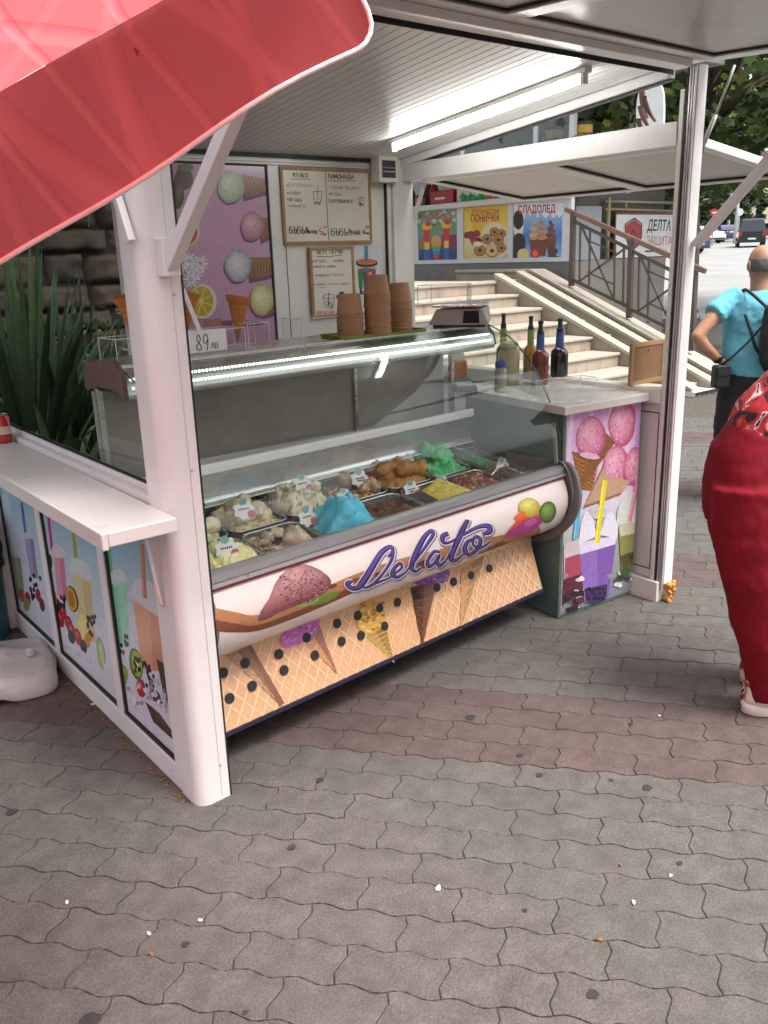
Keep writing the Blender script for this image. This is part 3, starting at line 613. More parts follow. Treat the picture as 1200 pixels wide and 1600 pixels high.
for y0 in (2.695, 3.345):
    m = MB(); m.tube([(0.93, y0, 0.89), (0.905, y0, 0.905), (0.9, y0, 0.9)], 0.006, 6); K('shelf_bracket', m, 'alu_white')
for px, py in ((36, 688), (131, 731)):
    c = gnd(px, py, 0.9655); m = MB(); m.lathe([(0.006, 0), (0.006, .002), (.003, .003)], (0.949, c.y, .9652), 8); K('screw', m, 'alu_grey')
# lit fluorescent tube along the right of the ceiling
lamp = thing('fluorescent_lamp', 'lit fluorescent tube fixed under the slatted ceiling', 'lamp', (2.91, 2.9, 2.18))
lampmat('tube_glow', (1.0, 1.0, 0.96), 12.0)
ya, yb = 2.30, 3.50
m = MB(); m.hexa([(2.89, ya, zroof(ya)-.022), (2.93, ya, zroof(ya)-.022), (2.93, yb, zroof(yb)-.022), (2.89, yb, zroof(yb)-.022), (2.89, ya, zroof(ya)-.001), (2.93, ya, zroof(ya)-.001), (2.93, yb, zroof(yb)-.001), (2.89, yb, zroof(yb)-.001)])
obj('lamp_housing', m, 'alu_white', lamp, bevel=0.002)
m = MB(); m.tube([(2.91, ya+.03, zroof(ya+.03)-.04), (2.91, yb-.03, zroof(yb-.03)-.04)], 0.0135, 12); obj('tube', m, 'tube_glow', lamp, smooth=True)
for y in (ya+.012, yb-.03): m = MB(); m.box(2.895, 2.925, y, y+.018, zroof(y)-.06, zroof(y)-.0225); obj('lamp_holder', m, 'alu_white', lamp, bevel=0.003)
# ================================================================ DISPLAY CASE
from mathutils import noise as mnoise
mat('steel', (0.55, 0.55, 0.53), 0.28, metal=0.85, var=0.1, vscale=4, stretch=(1, 8, 8))
mat('trim_grey', (0.30, 0.295, 0.30), 0.35, metal=0.4, var=0.08, vscale=5)
mat('trim_light', (0.58, 0.57, 0.57), 0.3, metal=0.5, var=0.06)
mat('dark_plastic', (0.02, 0.02, 0.022), 0.5, var=0.2)
mat('dark_blue', (0.02, 0.022, 0.05), 0.45)
mat('deck_dark', (0.035, 0.036, 0.035), 0.3, var=0.3, vscale=20)
mat('cap_brown', (0.11, 0.065, 0.045), 0.6, var=0.15, vscale=15)
mat('cap_grey', (0.16, 0.155, 0.15), 0.45, var=0.1)
mat('case_grey', (0.33, 0.33, 0.31), 0.5, var=0.1)
mat('ledge_cream', (0.5, 0.48, 0.40), 0.45, var=0.1)
mat('bar_white', (0.78, 0.80, 0.78), 0.3, var=0.04)
mat('door_grey', (0.34, 0.335, 0.30), 0.16, var=0.25, vscale=2.5, rvar=0.08)
mat('cream_panel', (0.74, 0.66, 0.62), 0.3, var=0.05, vscale=5, coat=0.2)
mat('waffle', (0.60, 0.355, 0.19), 0.4, var=0.08, vscale=6)
mat('maroon', (0.16, 0.02, 0.04), 0.4)
glassmat('case_glass', (0.93, 0.97, 0.94), 1.45, boost=0.95, haze=0.025, hcol=(0.55, 0.57, 0.54))
glassmat('side_glass', (0.90, 0.95, 0.92), 1.45, haze=0.03)
glassmat('acrylic', (0.97, 0.98, 0.98), 1.4, boost=0.9)
glassmat('glass_edge', (0.35, 0.5, 0.42), 1.6, boost=1.6, haze=0.25, hcol=(0.25, 0.32, 0.28))
CO = Vector((1.051, 2.174, 0.0)); CROT = math.radians(4.0); CL = 1.76
case = thing('display_case', 'curved-glass refrigerated gelato display case with waffle-print front inside the kiosk', 'display case', CO, CROT)
MC = case.matrix_basis.copy(); MCi = MC.inverted(); cu_ = MC.to_3x3() @ Vector((1, 0, 0)); cn_ = MC.to_3x3() @ Vector((0, 1, 0))
def cX(px, py, X): return MCi @ hit(px, py, MC @ Vector((X, 0, 0)), cu_)
def cY(px, py, Y): return MCi @ hit(px, py, MC @ Vector((0, Y, 0)), cn_)
def cZ(px, py, z): return MCi @ hit(px, py, (0, 0, z), (0, 0, 1))
def CP(name, mb, m, parent=None, **k): return obj(name, mb, m, parent or case, world=False, **k)
def extr(prof, x0, x1, n=1, close=False, cap=False):
    m = MB(); m.loft([[(x0+(x1-x0)*i/n, y, z) for y, z in prof] for i in range(n+1)], cap=cap, close=close); return m
def solidify(o, t): md = o.modifiers.new('thick', 'SOLIDIFY'); md.thickness = t; md.offset = -1; return o
nose = catmull([(-.022, .672), (-.05, .61), (-.052, .54), (-.015, .46), (.05, .412), (.12, .384)], 4)
waf = catmull([(.12, .381), (.105, .325), (.075, .235), (.045, .15)], 4)
m = MB(); m.box(.06, CL-.06, .34, .70, 0.0, .145); CP('kick_base', m, 'dark_plastic')
m = MB(); m.box(.01, CL-.012, .135, .715, .147, .625); CP('cabinet_body', m, 'case_grey')
wp = CP('waffle_panel', extr(waf, 0.0, CL-.045), 'waffle', smooth=True)
m = MB(); m.bar((0, .052, .143), (CL-.045, .052, .143), .03, .014); CP('bottom_strip', m, 'dark_blue')
np_ = CP('front_panel', extr(nose, 0.0, CL-.012), 'cream_panel', smooth=True)
# metal trims above the front panel
m = extr([(-.022, .674), (-.034, .676), (-.034, .688), (-.020, .690)], 0, CL); CP('trim_strip', m, 'trim_light')
m = extr([(-.020, .6905), (-.030, .692), (-.026, .714), (-.004, .720), (.03, .712), (.03, .68)], 0, CL); CP('trim_rail', m, 'trim_grey')
m = MB(); m.bar((0, -.030, .671), (CL-.012, -.030, .671), .010, .006); CP('trim_line', m, 'maroon')
# right end cap, a rim that follows the nose
capo = catmull([(-.03, .732), (-.06, .715), (-.088, .665), (-.104, .58), (-.078, .485), (-.01, .405), (.07, .355), (.15, .335)], 4)
m = MB(); m.prism([(CL, y, z) for y, z in capo+[(.30, .335), (.30, .732)]], (.022, 0, 0)); CP('end_cap', m, 'cap_grey', bevel=0.006, seg=3)
capi = [(y+(.028 if y < .1 else 0), z+(0.004 if z > .6 else .022)) for y, z in capo]
m = MB(); m.loft([[(CL-.012+dx, y, z) for y, z in capi] for dx in (0, .012)], cap=False, close=False); CP('cap_lip', m, 'trim_grey', smooth=True)
m = MB(); m.prism([(CL+.001, y, z) for y, z in [(.15, .147), (.72, .147), (.72, .74), (.15, .74)]], (.012, 0, 0)); CP('end_panel', m, 'dark_plastic')
m = MB(); m.prism([(0, y, z) for y, z in nose[::-1]+[(-.02, .715), (.72, .75), (.72, .147), (.13, .147)]], (-.012, 0, 0)); CP('end_panel', m, 'cap_grey')
# interior
def zdeck(Y): return .655+.15*Y
m = MB(); m.poly([(0.005, .03, zdeck(.03)-.012), (CL-.005, .03, zdeck(.03)-.012), (CL-.005, .62, zdeck(.62)-.012), (0.005, .62, zdeck(.62)-.012)]); CP('deck', m, 'deck_dark')
m = MB(); m.box(.005, CL-.005, .57, .585, .70, .86); CP('inner_wall', m, 'deck_dark')
m = MB(); m.box(.015, 1.69, .424, .446, .890, .926); CP('light_bar', m, 'bar_white', bevel=0.006, seg=3)
m = extr([(.436, .889), (.446, .87), (.452, .80), (.446, .778), (.434, .776)], .015, 1.69); CP('air_duct', m, 'steel', smooth=True)
m = MB(); m.bar((.015, .433, .776), (1.69, .433, .776), .006, .006); CP('duct_lip', m, 'bar_white')
m = MB(); m.box(.005, CL-.005, .54, .70, .852, .862); CP('rear_ledge', m, 'ledge_cream')
m = MB(); m.bar((.01, .540, .866), (CL-.01, .540, .866), .008, .008); CP('ledge_edge', m, 'bar_white')
for x0, x1, y in ((.02, .62, .655), (.60, 1.20, .668), (1.18, 1.735, .655)):
    m = MB(); m.box(x0, x1, y, y+.006, .870, 1.195); CP('sliding_door', m, 'door_grey')
    m = MB(); m.box(x0, x0+.012, y-.004, y-.0005, .870, 1.195); CP('door_edge', m, 'steel')
for X in (.012, CL-.03):
    m = MB(); m.box(X, X+.02, .60, .622, .72, 1.21); CP('frame_post', m, 'steel', bevel=0.003)
# canopy with perforated light housing
m = MB(); m.box(0.0, CL, .40, .655, 1.288, 1.300); CP('top_shelf', m, 'steel', bevel=0.003)
hp = catmull([(.405, 1.287), (.378, 1.262), (.362, 1.225), (.362, 1.195), (.40, 1.197), (.47, 1.21), (.58, 1.215), (.62, 1.286)], 3)
CP('light_housing', extr(hp, 0.0, CL-.01), 'steel', smooth=True)
led = MB()
for r, (y, z) in enumerate(((.3755, 1.256), (.3645, 1.23))):
    for k in range(120): led.box(.02+k*.0143, .027+k*.0143, y-.004, y-.001, z-.004, z+.004)
lampmat('led_glow', (0.93, 1.0, 0.96), 1.2); o = CP('led_strip', led, 'led_glow'); o['kind'] = 'stuff'
m = MB(); m.prism([(-.004, y, z) for y, z in [(.60, 1.300), (.566, 1.304), (.393, 1.321), (.36, 1.295), (.343, 1.262), (.339, 1.20), (.38, 1.216), (.431, 1.226), (.529, 1.226), (.583, 1.213), (.61, 1.215)]], (-.02, 0, 0)); CP('canopy_end', m, 'cap_brown', bevel=0.004)
m = MB(); m.prism([(CL-.006, y, z) for y, z in [(.62, 1.295), (.41, 1.296), (.372, 1.262), (.356, 1.21), (.40, 1.20), (.58, 1.21)]], (.008, 0, 0)); CP('canopy_end', m, 'cap_grey', bevel=0.002)
# curved front glass and ends
gp = catmull([(.004, .716), (.004, .83), (.046, .952), (.138, 1.107), (.252, 1.222), (.345, 1.272), (.405, 1.292)], 5)
fg = CP('front_glass', extr(gp, .006, CL-.004), 'case_glass', smooth=True)
m = MB(); m.tube([(CL-.001, y, z) for y, z in gp], 0.0042, 6); CP('glass_edge', m, 'glass_edge', smooth=True)
m = MB(); m.tube([(.003, y, z) for y, z in gp], 0.0042, 6); CP('glass_edge', m, 'glass_edge', smooth=True)
for X in (.002, CL-.008):
    m = MB(); m.poly([(X, y, z) for y, z in [(y+.012, z-.004) for y, z in gp]+[(.61, 1.2), (.61, .75)]]); CP('side_glass', m, 'side_glass')
m = MB(); m.bar((CL-.012, .030, .90), (CL-.012, .012, .724), .01, .016); CP('glass_clamp', m, 'case_grey', bevel=0.002)

# ---- printed artwork on the front panel
S = Curved(MC, nose); P = Print(S, base=0.0008)
sw = catmull([(334, 968), (365, 972), (400, 972), (450, 955), (500, 934), (560, 908), (620, 886), (700, 864), (780, 845), (845, 828)], 5)
P.stroke(sw, [w_ for w_, _ in catmull([(36, 0), (32, 0), (22, 0), (20, 0), (24, 0), (24, 0), (22, 0), (18, 0), (16, 0), (10, 0)], 5)], 'b07c56')
P.stroke([(x+2, y+9) for x, y in sw], [w_ for w_, _ in catmull([(18, 0), (14, 0), (9, 0), (9, 0), (10, 0), (9, 0), (9, 0), (8, 0), (7, 0), (4, 0)], 5)], '7d4a33')
for k in range(9): P.add(ell(470+k*38+(k*53) % 11, 926-k*9.5, 10, 3.2, -18), '6c3a22' if k % 2 else '7b4b30')
P.add(ell(505, 935, 26, 7, -20), '6f8a3a'); P.add(ell(480, 942, 20, 4, -18), '8fa060')
sc_ = [(402, 968), (417, 945), (430, 915), (448, 895), (475, 885), (500, 892), (514, 902), (517, 912), (509, 925), (490, 935), (468, 945), (440, 955), (415, 968)]
P.add(catmull(sc_, 4, True), '7d4a4e')
for k_, f_ in enumerate((.92, .82, .7, .56, .42, .28)): P.add([(468+(x-470)*f_-4*k_*.5, 916+(y-922)*f_-3.2*k_) for x, y in catmull(sc_, 4, True)], lerp(hexc('7d4a4e'), hexc('b98688'), (k_+1)/6))
Rr = random.Random(4)
for k in range(150):
    x = Rr.uniform(425, 510); y = Rr.uniform(888, 940)
    if ((x-470)/46)**2+((y-916)/30)**2 < 0.8 and y > 985-x*0.2-10 - 0: P.add(ell(x, y, 2.6, .9, Rr.uniform(-60, 30), 6), Rr.choice(['6a3a40', 'b07f80', '5d3036', 'a87274']))
for k in range(60):
    x = Rr.uniform(430, 508); y = Rr.uniform(890, 935); P.add(ell(x, y, 2.4, .8, Rr.uniform(-60, 30), 6), Rr.choice(['693b3f', 'aa7a7a'])) if ((x-470)/40)**2+((y-912)/23)**2 < .9 else None
# scoops on the right
P.add(catmull([(788, 838), (805, 815), (818, 803), (845, 805), (835, 822), (815, 832)], 4, True), 'd2532a')
P.ball(826, 793, 17, 15, 'ded264', 'a8982e'); P.ball(855, 800, 13, 17, '84a64c', '3c5a20', 15)
P.add(catmull([(790, 835), (805, 822), (825, 810), (842, 808), (845, 818), (828, 830), (805, 838)], 4, True), 'a8347e'); P.add(ell(828, 816, 11, 5, -25), 'c553a0')
P.add(ell(812, 806, 10, 5, -30), 'e0633a')
# Gelato lettering, brush script
def brush(pts, ws, k=7):
    q = catmull(pts, k); w = catmull([(a, 0) for a in ws], k); return q, [max(.8, a[0]) for a in w]
LET = []
LET.append(brush([(606, 870), (613, 860), (608, 855), (595, 864), (580, 887), (566, 909), (557, 918), (546, 917), (542, 911), (550, 908)], [3, 4, 6, 8, 9, 10, 7, 6, 7, 3]))
LET.append(brush([(613, 860), (611, 874), (600, 892), (586, 908), (572, 917), (560, 914)], [5, 4, 3.5, 3.5, 3, 2]))
LET.append(brush([(572, 917), (586, 911), (598, 906), (606, 903)], [2, 2.5, 2.5, 2]))
LET.append(brush([(606, 903), (618, 894), (627, 886), (624, 880), (616, 886), (612, 896), (620, 901), (632, 894)], [2, 2.5, 3, 4, 5, 6, 4, 2]))
LET.append(brush([(632, 894), (650, 873), (668, 848), (676, 835), (672, 830), (662, 840), (650, 862), (642, 884), (648, 892), (658, 886)], [2, 2.5, 4, 5, 5, 7, 8, 7, 4, 2]))
LET.append(brush([(686, 862), (677, 862), (668, 874), (668, 884), (677, 880), (686, 866), (682, 876), (686, 883), (695, 876)], [3, 4, 5, 5, 3.5, 3, 5, 5, 2]))
LET.append(brush([(695, 876), (710, 850), (722, 826), (730, 813), (722, 828), (708, 858), (704, 873), (712, 874), (724, 864)], [2, 3, 6, 5, 8, 8, 7, 4, 2]))
LET.append(brush([(699, 834), (691, 838), (692, 847), (702, 847), (720, 837), (745, 824), (762, 822), (764, 830), (754, 834)], [6, 7, 5, 3, 3.5, 5, 7, 8, 4]))
LET.append(brush([(740, 842), (730, 846), (725, 858), (732, 866), (744, 858), (750, 844), (742, 838), (738, 850), (750, 855), (765, 846)], [4, 5, 7, 5, 5, 5, 4, 3, 3, 2]))
for q, w in LET: P.stroke([(x+1.5, y+1.5) for x, y in q], [a+5.5 for a in w], '8a8092')
for q, w in LET: P.stroke(q, [a+4 for a in w], 'd8d2de')
for q, w in LET: P.stroke(q, [a+1.2 for a in w], '3a2c5a')
for q, w in LET: P.stroke([(x-.4, y-.5) for x, y in q], [a*.55 for a in w], '5d4a92')
a = P.obj('gelato_print', np_, 'print_gloss')
# ---- printed waffle panel
SW = Curved(MC, waf, True); P = Print(SW, base=0.0008); LT = SW.a[-1]
for k in range(-8, 42):                        # lattice of the waffle
    u0 = k*0.052+.01
    for sg, cc in ((1, 'dcae85'), (-1, 'deb188')):
        q = [(u0+sg*LT*0.75*t, LT*t) for t in (0, .25, .5, .75, 1)]; q = [p for p in q if .004 < p[0] < CL-.05]
        if len(q) > 1: P.stroke(q, .011, cc, uv=True); P.stroke([(a+.006, b) for a, b in q], .0022, 'c0906a', uv=True)
def conep(top, tip, c1, c2, c3, wall=None):
    P.add([top[0], top[1], tip], c1); (x0, y0), (x1, y1), (x2, y2) = top[0], top[1], tip
    P.add([((x0+x1)/2, (y0+y1)/2), top[1], tip], c2)
    for k in range(1, 9):
        t = k/9; P.stroke([(x0+(x2-x0)*t, y0+(y2-y0)*t), (x1+(x2-x1)*min(1, t*1.25), y1+(y2-y1)*min(1, t*1.25))], .9, c3); P.stroke([(x1+(x2-x1)*t, y1+(y2-y1)*t), (x0+(x2-x0)*min(1, t*1.25), y0+(y2-y0)*min(1, t*1.25))], .9, c3)
conep([(344, 1015), (382, 1000), ], (440, 1103), 'b08a6a', '8a5f42', '74503a')
P.add([(382, 1002), (388, 1000), (444, 1098), (436, 1104)], '7a4c34')
conep([(470, 998), (497, 972)], (527, 1053), 'c08a60', '8a5540', 'a06a4a')
conep([(570, 995), (602, 978)], (615, 1035), 'a98a50', '8c6d3c', 'c0a060')
conep([(641, 918), (683, 906)], (659, 1012), '4e3020', '6a4632', '7c553c')
conep([(720, 890), (756, 868)], (719, 985), 'b08350', '9a7040', 'c39a66')
P.add(catmull([(437, 1000), (450, 975), (478, 962), (496, 960), (495, 985), (470, 1004), (446, 1012)], 4, True), 'b45aa8')
for k in range(70):
    x, y = Rr.uniform(440, 494), Rr.uniform(963, 1008)
    if abs(y-(1012-(x-440)*.75)) < 22: P.add(ell(x, y, 3.4, 1.6, Rr.uniform(-60, 0), 7), Rr.choice(['cf86c8', '97408c', 'c774bd', 'a64c9a']))
P.add(catmull([(418, 988), (436, 975), (460, 962), (450, 975), (435, 988)], 3, True), 'd8ccbc')
P.add(catmull([(560, 985), (558, 965), (566, 945), (585, 938), (600, 955), (598, 975), (580, 990)], 4, True), 'c9a052')
for k in range(46):
    x, y = Rr.uniform(560, 598), Rr.uniform(942, 986); P.add(ell(x, y, 3.6, 2, Rr.uniform(-60, 40), 7), Rr.choice(['dcbc70', 'a87432', 'b98a40', '96602c']))
P.add(catmull([(640, 905), (650, 890), (672, 882), (695, 886), (701, 900), (680, 908), (655, 914)], 4, True), '7a4296')
for k in range(40):
    x, y = Rr.uniform(644, 698), Rr.uniform(886, 910); P.add(ell(x, y, 4, 2.4, Rr.uniform(-50, 40), 8), Rr.choice(['8f58ac', '643080', '9a66b6', '70398c']))
P.obj('waffle_print', wp, 'print_gloss')
hole_m = MB(); hole_m.lathe([(.0172, -.003), (.0172, .0003), (.0158, .0003), (.0155, .0001)], n=20); hole_me = hole_m.mesh('vent_hole', 'gasket', False)
for px, py in [(348, 1051), (358, 1091), (382, 1036), (393, 1072), (435, 1022), (443, 1047), (478, 996), (491, 1024), (526, 974), (533, 1002), (558, 962), (563, 993), (592, 950), (600, 978), (620, 941), (650, 929), (682, 918), (708, 909), (735, 899), (764, 888)]:
    uv = SW.inv(px, py); c = SW.fwd(uv[0], uv[1], P.off+.0006); c2 = SW.fwd(uv[0], uv[1], P.off+.004); q = (c2-c).to_track_quat('Z', 'Y')
    o = link(bpy.data.objects.new('vent_hole', hole_me)); o.parent = wp; wpM = MC
    o.matrix_basis = MCi @ (Matrix.Translation(c) @ q.to_matrix().to_4x4())

# ================================================================ ICE CREAM PANS
colmat('ice_cream', rough=0.45, var=0.1, vscale=60, bump=0.25, bscale=160, spec=0.35)
pw, pd = .236, .228; R6 = random.Random(21)
def fb(x, y, s): return mnoise.fractal(Vector((x, y, s)), 0.8, 2.1, 4)
def build_pan(label, cidx, row, cols, fn, balls=None, group=None):
    Xc = .168+.25*cidx; Yc = .158 if row == 0 else .408; zc = zdeck(Yc)+.004
    t = thing('ice_cream_pan', label, 'ice cream', MC @ Vector((Xc, Yc, zc)), CROT, 'ice cream pans in the display case')
    t.matrix_basis = t.matrix_basis @ Matrix.Rotation(math.atan(.15), 4, 'X')
    pm_ = MB(); w2, d2 = pw/2, pd/2
    def ring(w, d, z, r): return [(sx*(w-r)+r*math.cos(a), sy*(d-r)+r*math.sin(a), z) for sx, sy, a0 in ((1, 1, 0), (-1, 1, 90), (-1, -1, 180), (1, -1, 270)) for a in [math.radians(a0+k*30) for k in range(4)]]
    pm_.loft([ring(w2-.006, d2-.006, -.07, .03), ring(w2-.002, d2-.002, -.003, .036), ring(w2-.002, d2-.002, .002, .036), ring(w2+.004, d2+.004, .003, .04), ring(w2+.004, d2+.004, -.001, .04)][::1], cap=False)
    obj('pan', pm_, 'steel', t, world=False, smooth=True)
    cl = [hexc(c) for c in cols]; n = 46; mb = MB(); sd = R6.uniform(0, 50); H = {}; CC = {}
    for j in range(n+1):
        for i in range(n+1):
            u, v = i/n*2-1, j/n*2-1; r = max(abs(u), abs(v)); e = min(1, (1-r)/.16)
            h, cm = fn(u, v, sd)
            h = -.022+(h+.022)*max(0, e)**.5 if e < 1 else h
            H[i, j] = h; c = lerp(cl[0], cl[1], min(1, max(0, cm)))
            if len(cl) > 2 and fb(u*7, v*7, sd+9) > .32: c = lerp(c, cl[2], .75)
            CC[i, j] = c
    k = .93
    b = mb.vs([(k*w2*(i/n*2-1)*(1-.06*((j/n*2-1)**4)), k*d2*(j/n*2-1)*(1-.06*((i/n*2-1)**4)), H[i, j]) for j in range(n+1) for i in range(n+1)])
    for j in range(n):
        for i in range(n):
            mb.face((b+j*(n+1)+i, b+j*(n+1)+i+1, b+(j+1)*(n+1)+i+1, b+(j+1)*(n+1)+i), [CC[i, j], CC[i+1, j], CC[i+1, j+1], CC[i, j+1]])
    for bi, (bx, by, br, bz) in enumerate(balls or []):
        nb, nr = 16, 10; c0 = lerp(cl[0], cl[1], R6.random()); c1 = lerp(cl[-1], cl[1], R6.uniform(.2, .6)); sx = R6.uniform(.85, 1.2); ox = R6.uniform(0, 90)
        def sp(u, v):
            a, b = 2*math.pi*u, math.pi*v; d = Vector((math.sin(b)*math.cos(a), math.sin(b)*math.sin(a), math.cos(b))); f = 1+.30*mnoise.fractal(d*1.5+Vector((ox, bi, 0)), .8, 2.0, 3)+.06*mnoise.noise(d*7+Vector((0, ox, 0)))
            return Vector((bx*w2*.9, by*d2*.9, bz))+Vector((d.x*sx, d.y/sx, d.z*.9))*(br*f)
        mb.grid(sp, nb, nr, lambda u, v: lerp(c0, c1, max(0, min(1, .35+1.4*mnoise.noise(Vector((u*8, v*6, ox)))))))
    obj('ice_cream', mb, 'ice_cream', t, world=False, smooth=True); return t
def swirl(hh, k=5, lo=-.01):
    def f(u, v, sd):
        r = math.hypot(u*.9, v*.9); w = abs(math.sin(k*(u*.7+v)+2.5*fb(u*1.5, v*1.5, sd)))
        return lo+hh*max(0, 1-r*r*.8)*(.55+.45*w)+.012*fb(u*5, v*5, sd), .5+fb(u*3, v*3, sd)
    return f
def rough(hh, sc_=4, lo=-.012, am=.03, tilt=(0, 0)):
    return lambda u, v, sd: (lo+hh*max(0, 1-(u*u+v*v)*.6)+am*.7*fb(u*sc_*.6, v*sc_*.6, sd)+.005*abs(fb(u*sc_*1.6, v*sc_*1.6, sd+4))+tilt[0]*u+tilt[1]*v, .5+1.1*fb(u*2.6, v*2.6, sd+2))
def rb(n, rr, zz, sp=.75, seed=0):
    q = random.Random(seed); return [(q.uniform(-sp, sp), q.uniform(-sp, sp), q.uniform(*rr), q.uniform(*zz)) for _ in range(n)]
build_pan('pan of swirled pale yellow ice cream at the front left beside the post', 0, 0, ['e6e29a', 'f2efc4', 'd2c878'], swirl(.055))
build_pan('pan of scooped-out white ice cream with cookie crumbs and one large scoop', 1, 0, ['e0d4b4', '8a7454', 'fbf8ec'], rough(.0, 3, -.010, .022), [(.2, -.25, .052, .0), (-.35, .6, .026, -.006), (.1, .7, .024, -.006), (.6, .55, .022, -.005), (-.7, .3, .02, -.008)])
def bluef(u, v, sd):
    ridge = .075*math.exp(-((u+.28+.18*v)**2)*9)*math.exp(-((v-.15)**2)*1.3)+.06*math.exp(-((u-.35)**2)*14)*math.exp(-((v-.1)**2)*2.2)
    sweep = .05*max(0, 1-((u-.05)**2*.8+(v+.25)**2*1.1))+.02*abs(math.sin(6*v+3*u+2*fb(u, v, sd)))*max(0, 1-u*u*.8)
    return -.012+ridge+sweep+.012*fb(u*4, v*4, sd), .45+.8*fb(u*2.4, v*3, sd)
build_pan('pan of bright blue ice cream swept into tall peaks', 2, 0, ['3cb4d4', '78d8ec', '56c4dc'], bluef)
build_pan('nearly empty pan of dark brown chocolate ice cream at the front', 3, 0, ['4a2a16', '6a4226', '8b6a48'], rough(.0, 3, -.010, .014))
build_pan('pan of bright mango-yellow ice cream half scooped away', 4, 0, ['d4ba3c', 'ecd974', 'a08a2c'], lambda u, v, sd: (-.02+.05*max(0, u*.9-.1*v+.15)+.006*abs(fb(u*9, v*9, sd)), .5+.7*u+.4*fb(u*4, v*4, sd)))
build_pan('pan of dark red-brown ice cream at the right end of the front row', 5, 0, ['6a2c20', '8a4838', 'd5b8a0'], rough(.025, 3, -.010, .03), rb(4, (.022, .03), (-.005, .015), .6, seed=44))
build_pan('pan of pale vanilla ice cream hidden partly behind the left post', 0, 1, ['e4d8ac', 'f0e9c8', 'c3aa76'], rough(.04, 4), rb(12, (.026, .036), (.0, .03), seed=2))
build_pan('pan piled with pale hazelnut ice cream balls in the back row', 1, 1, ['dccba2', 'efe6c8', 'b89c6a'], rough(.02, 4), rb(13, (.024, .034), (.0, .035), seed=5)+[(-.5, -.2, .036, .045)])
build_pan('pan of tall cream-white ice cream with dark chocolate swirls', 2, 1, ['f4f0d6', 'e6dfba', '4a3c2c'], rough(.055, 4, -.01, .05, (-.03, 0)), rb(15, (.024, .036), (.0, .045), .7, seed=8))
build_pan('pan of brown ice cream topped with white chunks in the back row', 3, 1, ['8d6a3e', 'ac8956', 'f6f2de'], rough(.01, 5, -.015, .02), [(.3, -.3, .028, .02), (.55, -.5, .03, .015), (.62, -.1, .026, .015), (-.1, .2, .032, .03), (.2, -.6, .024, .01), (.7, -.65, .03, .01)])
build_pan('pan heaped with caramel-brown ice cream balls', 4, 1, ['b07e38', 'c99c5a', '8f6028'], rough(.045, 5, -.01, .03), rb(18, (.024, .038), (.005, .055), seed=12)+[(.75, -.55, .042, .03)])
build_pan('pan of vivid mint-green ruffled ice cream at the back right', 5, 1, ['34c06a', '78e09a', '249455'], rough(.03, 3, -.01, .03), rb(9, (.03, .045), (.0, .03), .55, seed=33)+[(-.3, .3, .04, .06), (.1, .1, .045, .055), (-.1, -.2, .035, .05), (.4, -.1, .034, .03)])
# flavour tags on clear sticks
colmat('tag_print', rough=0.45, var=0.02)
tagn = ['white flower-shaped flavour tag in the pan of hazelnut balls', 'white flower-shaped flavour tag in the pale yellow ice cream', 'white flower-shaped flavour tag in the cream-white ice cream', 'white flower-shaped flavour tag between the cookie pan and the blue ice cream', 'white flower-shaped flavour tag in the brown pan with white chunks', 'flavour tag stuck in the peak of the blue ice cream', 'white flower-shaped flavour tag behind the chocolate pan', 'white flower-shaped flavour tag behind the mango-yellow ice cream', 'greyish flavour tag in the caramel ice cream balls', 'flavour tag behind the mint-green ice cream', 'flavour tag at the far right of the display case']
tagp = [(381, 796, .29, 17), (354, 857, .12, 19), (473, 756, .36, 15), (480, 808, .20, 16), (562, 748, .36, 15), (538, 776, .20, 13), (643, 765, .26, 15), (690, 757, .26, 15), (636, 720, .44, 13), (706, 703, .48, 12), (786, 728, .22, 14)]
for k, ((px, py, Y, r), lb) in enumerate(zip(tagp, tagn)):
    c = cY(px, py, Y); wc = MC @ c; rr = r*.95/FPX*(wc-CAMP).dot(Vector((RW[0][2], RW[1][2], RW[2][2])))
    tg = thing('flavour_tag', lb, 'tag', MC @ Vector((c.x, Y, zdeck(Y))), CROT-.12+.25*((k*37) % 7-3)/7, 'flavour tags stuck in the ice cream')
    Minv = tg.matrix_basis.inverted(); hz = c.z-zdeck(Y)
    out = [(rr*(1+.13*math.cos(7*t))*math.cos(t), hz+rr*.88*(1+.13*math.cos(7*t))*math.sin(t)) for t in [2*math.pi*i/42 for i in range(42)]]
    m = MB(); tl = .35
    m.prism([(x, (z-hz)*tl, z) for x, z in out], (0, .003, 0)); obj('flower_card', m, 'bar_white', tg, world=False)
    pr = MB()
    def patch(pts, cc, d): pr.poly([(x, (z-hz)*tl-d, z) for x, z in pts], [hexc(cc)]*len(pts))
    patch(ell(-.0*rr, hz+.72*rr, .42*rr, .32*rr), '7fa9a8', .0006); patch(ell(.68*rr, hz-.5*rr, .4*rr, .36*rr), 'b8626a', .0006)
    for q_ in range(6): patch([(-.55*rr+q_*.19*rr, hz-.02*rr), (-.42*rr+q_*.19*rr, hz-.02*rr), (-.42*rr+q_*.19*rr, hz+.13*rr), (-.55*rr+q_*.19*rr, hz+.13*rr)], '2c2c30', .0007)
    if k > 3: patch([(-.35*rr, hz-.26*rr), (.3*rr, hz-.26*rr), (.3*rr, hz-.13*rr), (-.35*rr, hz-.13*rr)], '3c3c40', .0007)
    obj('card_print', pr, 'tag_print', tg, world=False)
    m = MB(); m.box(-.0035, .0035, .0, .0015, 0.0, hz-rr*.7); obj('stick', m, 'acrylic', tg, world=False)
